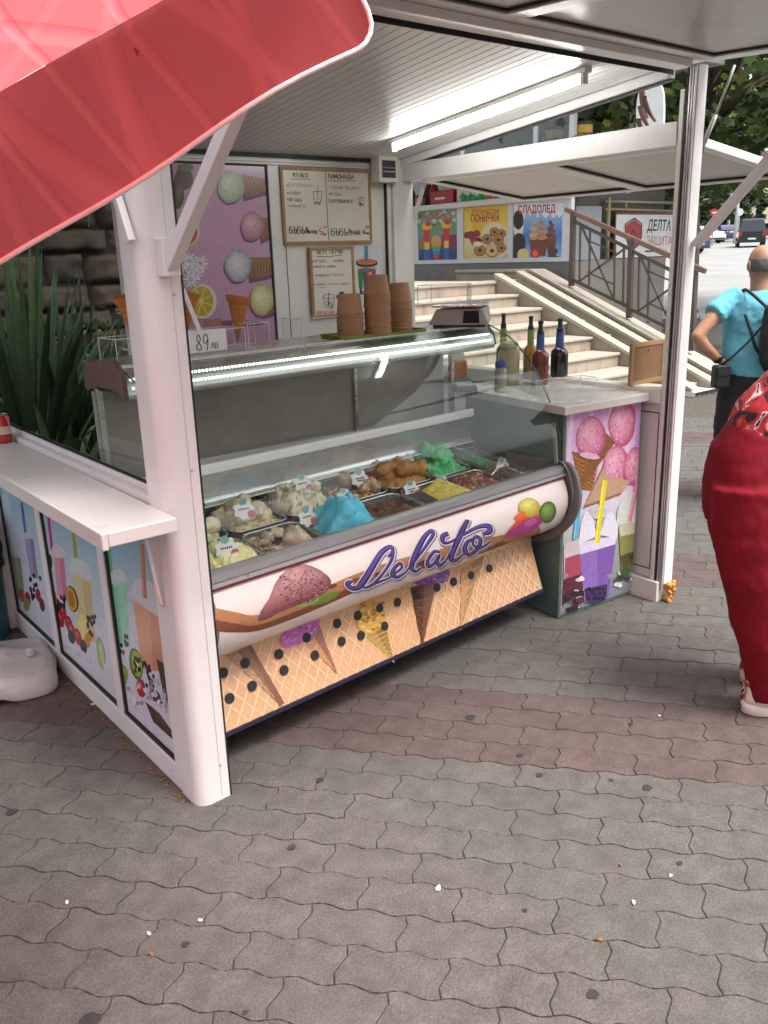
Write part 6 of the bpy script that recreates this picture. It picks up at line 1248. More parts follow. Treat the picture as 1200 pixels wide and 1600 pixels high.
# ================================================================ STAIRCASE BEHIND THE KIOSK
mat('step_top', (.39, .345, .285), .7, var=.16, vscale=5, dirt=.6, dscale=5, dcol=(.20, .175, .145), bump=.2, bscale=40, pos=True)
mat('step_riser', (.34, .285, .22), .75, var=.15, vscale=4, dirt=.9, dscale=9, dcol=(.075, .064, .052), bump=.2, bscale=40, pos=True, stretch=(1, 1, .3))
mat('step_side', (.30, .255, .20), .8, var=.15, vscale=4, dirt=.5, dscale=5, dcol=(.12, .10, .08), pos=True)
stairs = thing('staircase', 'worn cream stone staircase with two sloping ramps behind the kiosk', 'staircase', (7.0, 6.5, 0))
Y0, Z0, RUN, RISE = 5.33, .108, .40, .16; RT = random.Random(8)
for k in range(8):
    y = Y0+RUN*k; z = Z0+RISE*k
    if k == 7: y1 = 12.5
    else: y1 = y+RUN+.02
    xs = [3.9, 5.1, 6.3, 7.4, 8.5] if k < 7 else [3.9, 6.3, 8.5]
    for a, b in zip(xs, xs[1:]):
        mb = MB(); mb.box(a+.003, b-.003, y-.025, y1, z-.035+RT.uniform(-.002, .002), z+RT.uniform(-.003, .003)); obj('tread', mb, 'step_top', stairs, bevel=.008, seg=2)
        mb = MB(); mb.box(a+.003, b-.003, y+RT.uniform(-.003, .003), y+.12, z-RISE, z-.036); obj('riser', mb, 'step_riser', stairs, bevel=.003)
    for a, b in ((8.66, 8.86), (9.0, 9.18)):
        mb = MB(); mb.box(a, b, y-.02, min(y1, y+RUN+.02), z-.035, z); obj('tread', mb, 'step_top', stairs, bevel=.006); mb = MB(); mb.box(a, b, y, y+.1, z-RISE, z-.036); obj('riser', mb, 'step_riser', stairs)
mb = MB(); mb.box(3.9, 9.2, 5.6, 8.2, 0, .1); mb.box(3.9, 9.2, 8.3, 12.4, 0, 1.0); obj('stair_core', mb, 'step_side', stairs)
def sloped_slab(name, x0, x1, ya, za, yb, zb, th, m):
    mb = MB(); mb.hexa([(x0, ya, za-th), (x1, ya, za-th), (x1, yb, zb-th), (x0, yb, zb-th), (x0, ya, za), (x1, ya, za), (x1, yb, zb), (x0, yb, zb)]); return obj(name, mb, m, stairs, bevel=.006)
SL = .412
def zr(y, y0, z0): return z0+SL*(y-y0)
for x0, y0, z0, ylo, yhi in ((8.50, 5.84, .374, 5.15, 8.16), (8.86, 5.77, .39, 5.1, 8.10)):
    n = 3
    for i in range(n):
        a = ylo+(yhi-ylo)*i/n+.003; b = ylo+(yhi-ylo)*(i+1)/n-.003; sloped_slab('ramp_slab', x0-.005, x0+.145, a, zr(a, y0, z0), b, zr(b, y0, z0), .045, 'step_top')
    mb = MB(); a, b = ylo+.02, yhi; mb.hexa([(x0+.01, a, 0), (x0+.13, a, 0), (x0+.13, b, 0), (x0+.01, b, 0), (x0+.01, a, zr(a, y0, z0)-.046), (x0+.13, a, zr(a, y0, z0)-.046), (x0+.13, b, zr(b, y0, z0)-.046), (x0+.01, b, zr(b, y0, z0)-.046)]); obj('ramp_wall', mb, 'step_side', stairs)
PY, PZ = 5.42, .245; ylo, yhi = 5.28, 8.12
for i in range(4):
    a = ylo+(yhi-ylo)*i/4+.003; b = ylo+(yhi-ylo)*(i+1)/4-.003; sloped_slab('parapet_slab', 9.16, 9.47, a, zr(a, PY, PZ), b, zr(b, PY, PZ), .04, 'step_top')
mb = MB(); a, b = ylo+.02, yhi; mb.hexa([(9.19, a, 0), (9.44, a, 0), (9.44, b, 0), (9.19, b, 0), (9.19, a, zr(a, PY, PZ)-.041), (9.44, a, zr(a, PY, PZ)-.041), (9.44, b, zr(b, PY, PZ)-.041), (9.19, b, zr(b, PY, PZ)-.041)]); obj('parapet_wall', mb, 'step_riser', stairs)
mb = MB(); mb.box(9.16, 9.47, yhi+.005, 9.6, zr(yhi, PY, PZ)-.04, zr(yhi, PY, PZ)); obj('parapet_slab', mb, 'step_top', stairs, bevel=.006); mb = MB(); mb.box(9.19, 9.44, yhi, 9.6, 0, zr(yhi, PY, PZ)-.041); obj('parapet_wall', mb, 'step_side', stairs)
c = gnd(1085, 612); mb = MB(); mb.box(c.x-.35, c.x+.22, c.y-.22, c.y+.12, .001, .055); t = thing('tile_slab', 'low white tiled slab lying at the foot of the staircase', 'slab', c); obj('slab_core', mb, 'panel_white', t)
for i in range(6): mb = MB(); mb.box(c.x-.345+i*.095, c.x-.262+i*.095, c.y-.226, c.y-.2205, .008, .05); obj('edge_tile', mb, 'gasket', t)
# ================================================================ RAILING
mat('rail_brown', (.085, .065, .055), .45, metal=.3, var=.15); mat('handrail', (.17, .10, .075), .5, var=.2, vscale=6)
rl = thing('stair_railing', 'dark brown metal railing with crossed bars along the stair parapet', 'railing', (9.3, 6.6, .3)); XRl = 9.3
def rp(px, py): return onx(px, py, XRl)
def rbar(name, a, b, w, h, m='rail_brown'): mb = MB(); mb.bar(rp(*a), rp(*b), w, h, (1, 0, 0)); obj(name, mb, m, rl)
for x0, y0, x1, y1 in ((896, 332, 893, 447), (987, 374, 983, 497), (1085, 424, 1081, 548)): rbar('post', (x0, y0), (x1, y1), .06, .06)
rbar('handrail', (884, 327), (1102, 424), .055, .05, 'handrail')
for dx, dy in ((0, 0), (92, 47)):
    S_ = lambda x, y: (x+dx, y+dy)
    rbar('rail', S_(897, 346), S_(986, 390), .035, .035); rbar('rail', S_(895, 437), S_(983, 480), .035, .035)
    for x, ya, yb in ((907, 352, 440), (922, 360, 447), (961, 379, 466), (975, 386, 473)): rbar('baluster', S_(x, ya), S_(x-1.5, yb), .022, .022)
    rbar('cross_bar', S_(910, 356), S_(957, 463), .022, .02); rbar('cross_bar', S_(903, 441), S_(977, 388), .022, .02)
    rbar('mid_bar', S_(922, 377), S_(963, 395), .016, .016); rbar('mid_bar', S_(918, 425), S_(958, 444), .016, .016)
# ================================================================ SECOND KIOSK WITH POSTERS, AT THE HEAD OF THE STAIRS
mat('shop_white', (.58, .59, .62), .4, var=.05, dirt=.15, dscale=3); mat('shop_dark', (.03, .032, .035), .5, var=.2); mat('shop_grey', (.34, .35, .36), .45, var=.08); mat('plinth', (.20, .185, .165), .85, var=.2, vscale=3, dirt=.5, dscale=3)
glassmat('shop_glass', (.75, .8, .8), 1.45, haze=.1)
XS = 9.6; shop = thing('snack_kiosk', 'white snack kiosk with dessert posters at the head of the stairs', 'kiosk', (10.4, 10.0, 1.2)); KS = lambda n, mb, m, **k: obj(n, mb, m, shop, **k)
def sy(px, py): return onx(px, py, XS).y
mb = MB(); mb.box(XS+.02, XS+2.2, 7.75, 12.6, .0, 1.44); KS('plinth', mb, 'plinth')
yR = 7.80; edges = [(878, 801), (793, 724), (714, 653), (646, 590)]; PB = []
mb = MB(); mb.box(XS, XS+.07, yR, 12.6, 1.445, 1.50); KS('lower_rail', mb, 'shop_white'); mb = MB(); mb.box(XS-.12, XS+.07, yR, 12.6, 2.255, 2.335); KS('counter_ledge', mb, 'shop_white', bevel=.01)
pz0, pz1 = 1.50, 2.255
ys = [(sy(a, 370), sy(b, 370)) for a, b in edges]
prev = yR
for i, (a, b) in enumerate(ys):
    mb = MB(); mb.box(XS, XS+.07, prev, a, 1.50, 2.255); KS('mullion', mb, 'shop_white'); prev = b
    mb = MB(); mb.box(XS+.012, XS+.05, a, b, 1.50, 2.255); PB.append(KS('poster_panel', mb, 'shop_white'))
mb = MB(); mb.box(XS, XS+.07, prev, 12.6, 1.5, 2.255); KS('mullion', mb, 'shop_white')
mb = MB(); mb.box(XS+1.2, XS+1.3, yR, 12.6, 2.34, 4.0); KS('back_wall', mb, 'shop_grey'); mb = MB(); mb.box(XS+.05, XS+1.2, yR-.05, 12.6, 3.72, 3.9); KS('ceiling', mb, 'shop_grey'); mb = MB(); mb.box(XS-.1, XS+2.0, 6.9, 12.6, 3.905, 4.05); KS('roof', mb, 'shop_white', bevel=.01)
for y in (7.80, 8.42, 9.85, 11.3): mb = MB(); mb.box(XS, XS+.07, y, y+.075, 2.34, 3.9); KS('window_post', mb, 'shop_white')
mb = MB(); mb.box(XS, XS+.07, 6.95, 12.6, 3.42, 3.50); KS('header_rail', mb, 'shop_white'); mb = MB(); mb.box(XS+.01, XS+.05, 6.95, 12.6, 3.505, 3.9); KS('fascia', mb, 'shop_grey')
for a, b in ((7.876, 8.418), (8.497, 9.848), (9.927, 11.298)): mb = MB(); mb.box(XS+.03, XS+.036, a, b, 2.86, 3.418); KS('window_pane', mb, 'shop_glass')
mb = MB(); mb.box(XS+.01, XS+.06, 7.876, 12.6, 2.80, 2.855); KS('transom', mb, 'shop_white')
mb = MB(); mb.hexa([(XS-1.05, 7.7, 2.70), (XS-.005, 7.7, 2.86), (XS-.005, 12.6, 2.86), (XS-1.05, 12.6, 2.70), (XS-1.05, 7.7, 2.74), (XS-.005, 7.7, 2.90), (XS-.005, 12.6, 2.90), (XS-1.05, 12.6, 2.74)]); KS('awning_flap', mb, 'panel_grey')  # awning added to shade the posters and ledge, mostly hidden from view
S = Surf((XS+.0115, 0, 0), (0, -1, 0), (0, 0, 1)); R9 = random.Random(2)
def sp_(i): a, b = ys[i]; return Print(S, clip=(-b+.004, -a-.004, 1.504, 2.251), base=.001)
def bgq(P, i, stops): a, b = ys[i]; P.vgrad([(-b+.004, 2.251), (-a-.004, 2.251), (-a-.004, 1.504), (-b+.004, 1.504)], stops, 10, uv=True)
def qz(x, y): return (600+x*.25, 280+y*.25)
def Z(pts): return [qz(*p) for p in pts]
P = sp_(0); bgq(P, 0, [(0, 'c9d4e2'), (.25, '8fb2dc'), (.6, '3c78c0'), (1, '7aa6d6')])
for x in (820, 870, 915, 960, 1010, 1060, 1095): P.add(Z([(x-26, 150), (x+26, 150), (x+20, 195+(x*7) % 40), (x, 225+(x*7) % 50), (x-20, 195+(x*7) % 40)]), 'd8dde6')
for x, c1 in ((940, 'c8a484'), (990, 'a87a5a'), (1045, '6a3c2a')):
    P.add(Z([(x-34, 370), (x+34, 370), (x+18, 480), (x-18, 480)]), '6e4028')
    for k in range(6): P.add(ell(*qz(x+(-5 if k % 2 else 5), 365-k*19), (34-k*4.6)*.25, 14*.25, -14, 14), c1 if k % 2 else 'b08a6c' if c1 != '6a3c2a' else '7d4c36')
P.add(Z([(808, 300), (875, 290), (865, 345), (815, 345)]), 'dcd6d0'); P.add(ell(*qz(840, 255), 8, 15), '2c1c16'); P.add(ell(*qz(845, 400), 10, 16), '33201a'); P.add(ell(*qz(815, 470), 5, 12), '3a261c')
P.add(ell(*qz(870, 470), 9, 9), 'd8c87a'); P.add(ell(*qz(945, 465), 8, 8), 'b02c2c'); P.add(ell(*qz(945, 465), 4, 5), 'd86a62'); P.add(Z([(1040, 420), (1090, 440), (1070, 490), (1025, 465)]), '5c3424'); P.add(ell(*qz(1060, 490), 10, 3), '3a2018')
P.text('СЛАДОЛЕД', *qz(836, 212), 11.5, 'b82a34', w=59, bold=.03, right=(1, -.025)); P.obj('ice_cream_poster', PB[0])
P = sp_(1); bgq(P, 1, [(0, 'd8b23c'), (.4, 'dcc05a'), (.7, 'd2c69a'), (1, 'c9b468')])
P.add(blob(*qz(600, 300), 14, 18, .3, 24, 3), 'd9b030'); P.add(ell(*qz(690, 340), 20, 18), 'd6ccb0')
for x, y in ((555, 370), (580, 340), (545, 345), (590, 385), (520, 350), (565, 395)): P.add(ell(*qz(x, y), 5.5, 5.5), R9.choice(['8a2430', '34303e', 'a83038']))
for x, y, r in ((690, 330, 30), (735, 340, 28), (645, 375, 33), (715, 380, 34), (600, 445, 36), (675, 448, 40), (735, 430, 30)): P.add(ell(*qz(x, y), r*.26, r*.25), '6a4326'); P.add(ell(*qz(x, y-2), r*.235, r*.22), 'a87848' if r != 40 else 'd2b27c'); P.add(ell(*qz(x, y), r*.085, r*.075), '4a2c1a')
P.add(Z([(545, 490), (700, 500), (765, 440), (768, 460), (705, 512), (548, 505)]), 'cfc9bc'); P.add(ell(*qz(585, 405), 7, 4), 'e0d8b0')
P.text('ХОЛАНДСКИ', *qz(547, 218), 6.5, '9c2830', w=43, bold=.02, right=(1, -.03)); P.text('ПОНИЧКИ', *qz(543, 268), 11, 'a3262e', w=44, bold=.03, right=(1, -.03)); P.obj('donut_poster', PB[1])
P = sp_(2); bgq(P, 2, [(0, '8c9298'), (.2, '6a8a5c'), (.5, '6c8a80'), (.7, '3c4a78'), (1, '2e3c60')])
for k in range(34): x = R9.uniform(212, 455); P.add(blob(*qz(x, R9.uniform(195, 290)), 3.5, 3.5, .4, 8, k), R9.choice(['b8c0c4', '4a6a44', '6c9058', '8a9298']))
P.add(Z([(212, 380), (300, 360), (300, 430), (212, 440)]), '8e6c4c'); P.add(Z([(360, 350), (455, 345), (455, 430), (360, 440)]), '7c2c58')
for x, y0 in ((268, 300), (390, 290)):
    P.add(Z([(x-20, y0), (x+20, y0), (x+14, y0+120), (x-14, y0+120)]), 'c03036'); P.add(Z([(x-16, y0+95), (x+16, y0+95), (x+14, y0+140), (x-14, y0+140)]), 'd8b838'); P.add(Z([(x-16, y0+140), (x+16, y0+140), (x+20, 505), (x-18, 505)]), '2c5ca8'); P.add(ell(*qz(x, y0-6), 8, 6), 'd8b040'); P.add(ell(*qz(x+8, y0-22), 5, 4), 'b03a34')
P.add(ell(*qz(327, 385), 8, 9), 'c89a5a')
for k, c_ in enumerate(('d88a3c', '4aa84e', '2f7fc0', 'b83848')): P.add(Z([(297+k*4, 390+k*28), (358-k*4, 390+k*28), (354-k*4, 420+k*28), (301+k*4, 420+k*28)]), c_)
P.text('ЕКСКЛУЗИВ', *qz(240, 250), 8.5, 'a83a40', w=46, bold=.02, right=(1, -.02)); P.obj('slush_poster', PB[2])
P = sp_(3); bgq(P, 3, [(0, '4a1c22'), (.3, '5c2a2c'), (.6, '7c5a4c'), (1, '8a8078')]); P.add(ell(*qz(150, 330), 8, 9), 'c9c4c2'); P.add(ell(*qz(148, 390), 6, 6), '8c2030')
for k in range(4): P.add(ell(*qz(148, 430+k*22), 10, 4.5), 'a8682c' if k % 2 else '8c5424')
P.text('ВАФЛИ', *qz(70, 262), 9, 'b03038', w=26, bold=.02); P.obj('waffle_poster', PB[3])
# goods on the ledge and in the window
mat('goods_red', (.35, .02, .03), .4); mat('goods_tan', (.36, .24, .13), .7); mat('goods_green', (.02, .25, .09), .5); mat('goods_brown', (.10, .05, .03), .6); mat('goods_yellow', (.55, .35, .06), .5); mat('goods_silver', (.5, .5, .52), .3, metal=.6)
def good(name, label, cat, px, py, prof, m, lidm=None, z0=2.336, xo=.0):
    c = onx(px, py, XS-.04+xo); t = thing(name, label, cat, (c.x, c.y, z0), group='goods in the snack kiosk window'); mb = MB(); mb.lathe(prof, (c.x, c.y, z0), 16); obj('body', mb, m, t, autos=40)
    if lidm: h = prof[-1][1]; r = prof[-1][0]; mb = MB(); mb.lathe([(r*1.1, h+.0005), (r*1.12, h+.03), (r*.6, h+.04)], (c.x, c.y, z0), 16); obj('lid', mb, lidm, t, autos=40)
good('snack_cup', 'tan paper cup of snacks on the snack kiosk ledge', 'cup', 657, 320, [(.06, 0), (.08, .12)], 'goods_tan', 'goods_brown')
good('goods_jar', 'brown jar of sweets at the left end of the snack kiosk ledge', 'jar', 637, 318, [(.12, 0), (.13, .2), (.1, .25)], 'goods_brown', 'goods_silver')
good('goods_jar', 'dark jar of sauce behind the tan cup in the snack kiosk', 'jar', 668, 316, [(.09, 0), (.1, .25), (.06, .3)], 'goods_brown', 'goods_red', xo=.25)
good('goods_jar', 'tall red bottle standing in the snack kiosk window', 'bottle', 679, 315, [(.07, 0), (.08, .2), (.03, .32)], 'goods_red', 'goods_silver', xo=.1)
t = thing('snack_box', 'red snack box with a white stripe in the snack kiosk window', 'box', (XS, sy(694, 315), 2.336)); y_ = sy(694, 315); mb = MB(); mb.box(XS-.08, XS+.1, y_-.28, y_+.22, 2.337, 2.53); obj('carton', mb, 'goods_red', t, bevel=.01); mb = MB(); mb.box(XS-.083, XS-.0805, y_-.1, y_+.12, 2.4, 2.43); obj('stripe', mb, 'shop_white', t)
t = thing('menu_strip', 'white strip with green and red lettering shapes above the snack kiosk ledge', 'sign', (XS-.01, sy(745, 310), 2.34)); y0_, y1_ = sy(790, 310), sy(716, 310); mb = MB(); mb.box(XS-.03, XS-.012, y0_, y1_, 2.338, 2.60); bd = obj('strip_board', mb, 'shop_white', t)
P = Print(Surf((XS-.0305, 0, 0), (0, -1, 0), (0, 0, 1)), base=.001)
for k in range(9): P.add(blob(722+k*4.6, 308+(k % 3)*2, 3.4, 7, .35, 12, k), '1f7a3c' if k % 2 else '2f9a50')
P.add(blob(765, 309, 6, 6, .25, 12, 3), 'c8503c'); P.add(blob(776, 310, 4, 5, .25, 12, 4), '5a3c6c'); P.obj('strip_print', bd)
for k, (px, lb) in enumerate(((865, 'round colourful tub in the upper window of the snack kiosk'), (912, 'second round tub half hidden behind the window post'))):
    c = onx(px, 215, XS+.2); t = thing('display_tub', lb, 'tub', (c.x, c.y, 2.862), group='tubs in the upper window'); mb = MB(); mb.lathe([(.11, 0.0), (.115, .3)], (c.x, c.y, 2.862), 20); obj('tub', mb, 'goods_yellow', t, autos=40); mb = MB(); mb.lathe([(.12, .3005), (.12, .34)], (c.x, c.y, 2.862), 20); obj('lid', mb, 'shop_dark', t, autos=40); mb = MB(); mb.lathe([(.1165, .1), (.118, .2)], (c.x, c.y, 2.862), 20, cap=False); obj('band', mb, 'goods_red' if k else 'orange_box', t)
# cut-out soft ice sign
t = thing('soft_ice_sign', 'white cut-out sign of a chocolate-swirled soft ice cream under the tree', 'sign', onx(1015, 205, 9.5)); SI = Surf((9.5, 0, 0), (0, -1, 0), (0, 0, 1)); out = catmull([(998, 205), (994, 180), (996, 152), (1003, 136), (1015, 128), (1026, 127), (1034, 137), (1037, 160), (1036, 196), (1030, 206)], 4, True); mb = MB(); mb.prism([SI.fwd(*SI.inv(*p), 0) for p in out], (.03, 0, 0)); bd = obj('board', mb, 'bar_white', t)
P = Print(SI, base=.001)
for i, (a, b) in enumerate((((1003, 140), (1012, 185)), ((1006, 150), (1024, 190)), ((1000, 165), (1018, 205)), ((998, 185), (1008, 207)))): P.stroke(catmull([a, ((a[0]+b[0])/2-4, (a[1]+b[1])/2), b], 6), [9-k*.4 for k in range(13)], '4a2c2c' if i % 2 else '66403c'); P.stroke(catmull([(a[0]+4, a[1]+4), ((a[0]+b[0])/2+1, (a[1]+b[1])/2+2), b], 6), 1.6, '9a7a74')
P.obj('swirl_print', bd)
a = onx(1016, 128, 9.515); mb = MB(); mb.bar((9.515, a.y, a.z-.02), (9.515, a.y, 3.46), .03, .03, (0, 1, 0)); mb.bar((9.515, a.y, 3.46), (9.60, a.y+.35, 3.46), .03, .03); obj('hanger', mb, 'shop_grey', t)
# ================================================================ SIDE WALL WITH SECURITY SIGN, GAS PIPES, DOOR
mat('wall_beige', (.30, .25, .18), .85, var=.2, vscale=2, dirt=.4, dscale=2); mat('wall_conc', (.17, .165, .15), .9, var=.2, vscale=2, dirt=.4, dscale=3); mat('pipe_yellow', (.42, .35, .2), .5, var=.1); mat('door_panel', (.42, .44, .47), .5, var=.06); mat('sign_white', (.72, .72, .72), .4); mat('sign_frame', (.18, .02, .03), .5)
YS = 8.6; sw = thing('side_wall', 'concrete side wall with beige lower course and yellow gas pipes', 'wall', (11.6, 8.8, 0)); mb = MB(); mb.box(9.75, 13.15, YS+.06, YS+.5, 0, .98); obj('lower_wall', mb, 'wall_beige', sw); mb = MB(); mb.box(9.75, 13.15, YS+.04, YS+.5, .985, 1.32); obj('wall_band', mb, 'wall_conc', sw); mb = MB(); mb.box(9.75, 13.1, YS+.10, YS+.5, 1.325, 2.75); obj('upper_wall', mb, 'wall_conc', sw)
mb = MB(); x0, x1 = ony(902, 360, YS).x, ony(942, 360, YS).x; mb.box(x0, x1, YS+.03, YS+.095, 1.33, 2.22); obj('meter_door', mb, 'door_panel', sw, bevel=.01)
for a, b in (((951, 308), (948, 412)), ((945, 315), (1056, 317)), ((945, 327), (1056, 330)), ((978, 314), (977, 330))): mb = MB(); mb.tube([ony(*a, YS+.0), ony(*b, YS+.0)], .035 if a[0] == 951 else .022, 10); obj('gas_pipe', mb, 'pipe_yellow', sw, smooth=True)
sg = thing('security_sign', 'white sign with a red shield reading ДЕЛТА ГАРД ЗАЩИТА behind the railing', 'sign', (12.4, YS, 1.45)); c4 = [ony(*p, YS-.06) for p in ((963, 335), (1062, 336), (1062, 400), (963, 403))]; x0, x1, z0, z1 = c4[0].x, c4[1].x, c4[3].z, c4[0].z
mb = MB(); mb.box(x0, x1, YS-.06, YS-.03, z0, z1); bd = obj('sign_board', mb, 'sign_white', sg)
for bx_ in ((x0-.03, x1+.03, z1, z1+.035), (x0-.03, x1+.03, z0-.035, z0), (x0-.03, x0, z0, z1), (x1, x1+.03, z0, z1)): mb = MB(); mb.box(bx_[0], bx_[1], YS-.066, YS-.03, bx_[2], bx_[3]); obj('frame_side', mb, 'sign_frame', sg)
P = Print(Surf((x0, YS-.0605, 0), (1, 0, 0), (0, 0, 1)), base=.001); q6 = lambda x, y: (860+x/6, 300+y/6)
P.add([q6(*p) for p in ((695, 300), (790, 238), (860, 295), (858, 420), (830, 500), (780, 545), (725, 500), (700, 420))], '2a1a1e'); P.add([q6(*p) for p in ((704, 306), (790, 255), (850, 302), (848, 418), (822, 490), (780, 530), (732, 492), (710, 418))], 'a02830'); P.add([q6(*p) for p in ((750, 400), (775, 340), (800, 400), (787, 400), (775, 372), (762, 400))], '1c1214'); P.add([q6(*p) for p in ((745, 425), (810, 425), (812, 440), (743, 440))], '1c1214'); P.stroke([q6(704, 308), q6(790, 258), q6(850, 304)], .8, 'd8c8c8')
P.text('ДЕЛТА ГАРД', *q6(905, 362), 16.5, '161416', w=68, shear=.12, bold=.02, right=(1, .01)); P.text('ЗАЩИТА', *q6(903, 495), 13.5, 'a83038', w=39, shear=.0, right=(1, .02)); P.add([q6(*p) for p in ((885, 548), (970, 545), (970, 562), (885, 565))], '3c3a3c'); P.add([q6(*p) for p in ((985, 546), (1090, 543), (1090, 552), (985, 556))], '8a888a'); P.obj('sign_print', bd)
leafy('shrub', 'small green shrub growing behind the railing', [(9.75, 6.25, .28), (9.9, 6.4, .35), (9.8, 6.6, .3), (10.0, 6.3, .45)], 300, .13, .07, [(.04, .07, .03), (.07, .11, .04)], seed=6)
# ================================================================ STREET, CARS, TREES, FAR BUILDINGS
def far(px, dist, z=None):
    d = ray(px, 400); h = math.hypot(d.x, d.y); x, y = d.x/h*dist, d.y/h*dist; return Vector((x, y, terrain(x, y) if z is None else z))
FD = Vector((.87, .49, 0)).normalized(); FS = Vector((.49, -.87, 0)).normalized()
mat('kerb', (.33, .32, .3), .85, var=.15)
mb = MB()
def roadpt(u, v): d = 19+u*u*190; s = -9+v*40; p = FD*d+FS*(s); return (p.x, p.y, terrain(p.x, p.y)+.012)
mb.grid(roadpt, 60, 8); struct(obj('road', mb, 'asphalt'))
mb = MB(); mb.grid(lambda u, v: ((p := FD*(10.2+u*8.4)+FS*(-6+v*24)).x, p.y, terrain(p.x, p.y)+.004), 12, 12); struct(obj('sidewalk', mb, 'paver_grey'))
for k in range(14): a = FD*18.75+FS*(-9+k*2.4); b = FD*18.75+FS*(-9+(k+1)*2.4-.01); mb = MB(); za, zb = terrain(a.x, a.y), terrain(b.x, b.y); mb.bar(a+Vector((0, 0, za+.03)), b+Vector((0, 0, zb+.03)), .18, .12); o = obj('kerb_stone', mb, 'kerb', bevel=.01); tag(o, 'grey kerb stone along the edge of the bright road', 'kerb', 'kerb stones along the road')
mat('tyre', (.015, .015, .015), .8); mat('rim', (.4, .4, .42), .35, metal=.7); mat('car_glass', (.02, .025, .03), .08, coat=.5); mat('tail_red', (.4, .01, .01), .3); mat('plate', (.7, .7, .68), .5); mat('head_white', (.7, .7, .7), .2)
def car(name, label, pos, heading, paint, L=4.3, W=1.75, H=1.46, van=False):
    t = thing(name, label, 'car' if not van else 'van', pos, heading, 'cars on the street'); C_ = lambda n, mb, m, **k: obj(n, mb, m, t, world=False, **k)
    if van: side = [(-L/2, .30), (-L/2, 1.0), (-L/2+.12, H-.08), (-L/2+.3, H), (L*.12, H), (L*.28, 1.15), (L/2-.1, .95), (L/2, .75), (L/2, .3)]; gl = [(-L/2+.1, 1.05), (-L/2+.2, H-.1), (L*.11, H-.1), (L*.24, 1.08)]
    else: side = [(-L/2, .28), (-L/2, .78), (-L/2+.15, .95), (-L*.28, .98), (-L*.16, H-.02), (L*.08, H), (L*.26, .98), (L/2-.2, .85), (L/2, .65), (L/2, .28)]; gl = [(-L*.25, 1.0), (-L*.15, H-.09), (L*.07, H-.08), (L*.22, 1.0)]
    mb = MB(); tw = lambda z: W/2*(1-.16*max(0, (z-.9)/.6)); mb.loft([[(x, -tw(z)*f, z) for x, z in side] for f in (1,)]+[[(x, tw(z), z) for x, z in side]]); C_('body', mb, paint, bevel=.05, seg=3)
    for s in (-1, 1): mb = MB(); mb.prism([(x, s*(tw(z)+.004), z) for x, z in gl], (0, s*.006, 0)); C_('side_window', mb, 'car_glass')
    zr0, zr1 = (1.05, H-.12) if van else (1.02, H-.1); xr0, xr1 = (-L/2-.004, -L/2+.10) if van else (-L*.275, -L*.17)
    mb = MB(); w0, w1 = tw(zr0)*.86, tw(zr1)*.86; mb.prism([(xr0-.012, -w0, zr0), (xr0-.012, w0, zr0), (xr1-.012, w1, zr1), (xr1-.012, -w1, zr1)], (-.012, 0, .004)); C_('rear_window', mb, 'car_glass')
    for s in (-1, 1):
        mb = MB(); mb.box(-L/2-.012, -L/2+.01, s*W*.41-.09, s*W*.41+.09, .72, .92 if not van else 1.05); C_('tail_light', mb, 'tail_red', bevel=.01); mb = MB(); mb.box(L/2-.02, L/2+.012, s*W*.36-.14, s*W*.36+.14, .6, .72); C_('headlight', mb, 'head_white', bevel=.01)
        for xw in (-L*.31, L*.32):
            mb = MB(); mb.tube([(xw, s*(W/2-.18), .31), (xw, s*(W/2+.01), .31)], .31, 20); w_ = C_('wheel', mb, 'tyre', autos=40); mb = MB(); mb.tube([(xw, s*(W/2+.005), .31), (xw, s*(W/2+.016), .31)], .19, 14); obj('rim', mb, 'rim', w_, world=False)
    mb = MB(); mb.box(-L/2-.014, -L/2-.001, -.26, .26, .5, .61); C_('number_plate', mb, 'plate'); mb = MB(); mb.box(-L/2-.02, -L/2+.06, -W*.46, W*.46, .30, .46); C_('bumper', mb, 'tyre', bevel=.01); return t
mat('paint_dark', (.02, .026, .03), .2, coat=.6, var=.03); mat('paint_blue', (.02, .035, .12), .2, coat=.6, var=.03); mat('paint_white', (.7, .7, .7), .25, coat=.5, var=.03); mat('paint_red', (.35, .03, .03), .25, coat=.5)
hd = math.atan2(.49, .87)
car('van', 'dark grey van seen from behind driving up the bright road', far(1170, 70), hd+.03, 'paint_dark', 4.5, 1.85, 1.9, True)
car('parked_car', 'dark blue car on the far side of the road left of the van', far(1127, 88), hd+.55, 'paint_blue', 4.2, 1.75, 1.5)
car('parked_car', 'white car partly hidden behind the kiosk brace', far(1093, 84), hd+.75, 'paint_white')
car('parked_car', 'red car at the right edge beyond the van', far(1202, 96), hd+.5, 'paint_red')
car('parked_car', 'blue-and-white car glimpsed past the end of the security sign', far(1052, 60), hd+.9, 'paint_blue')
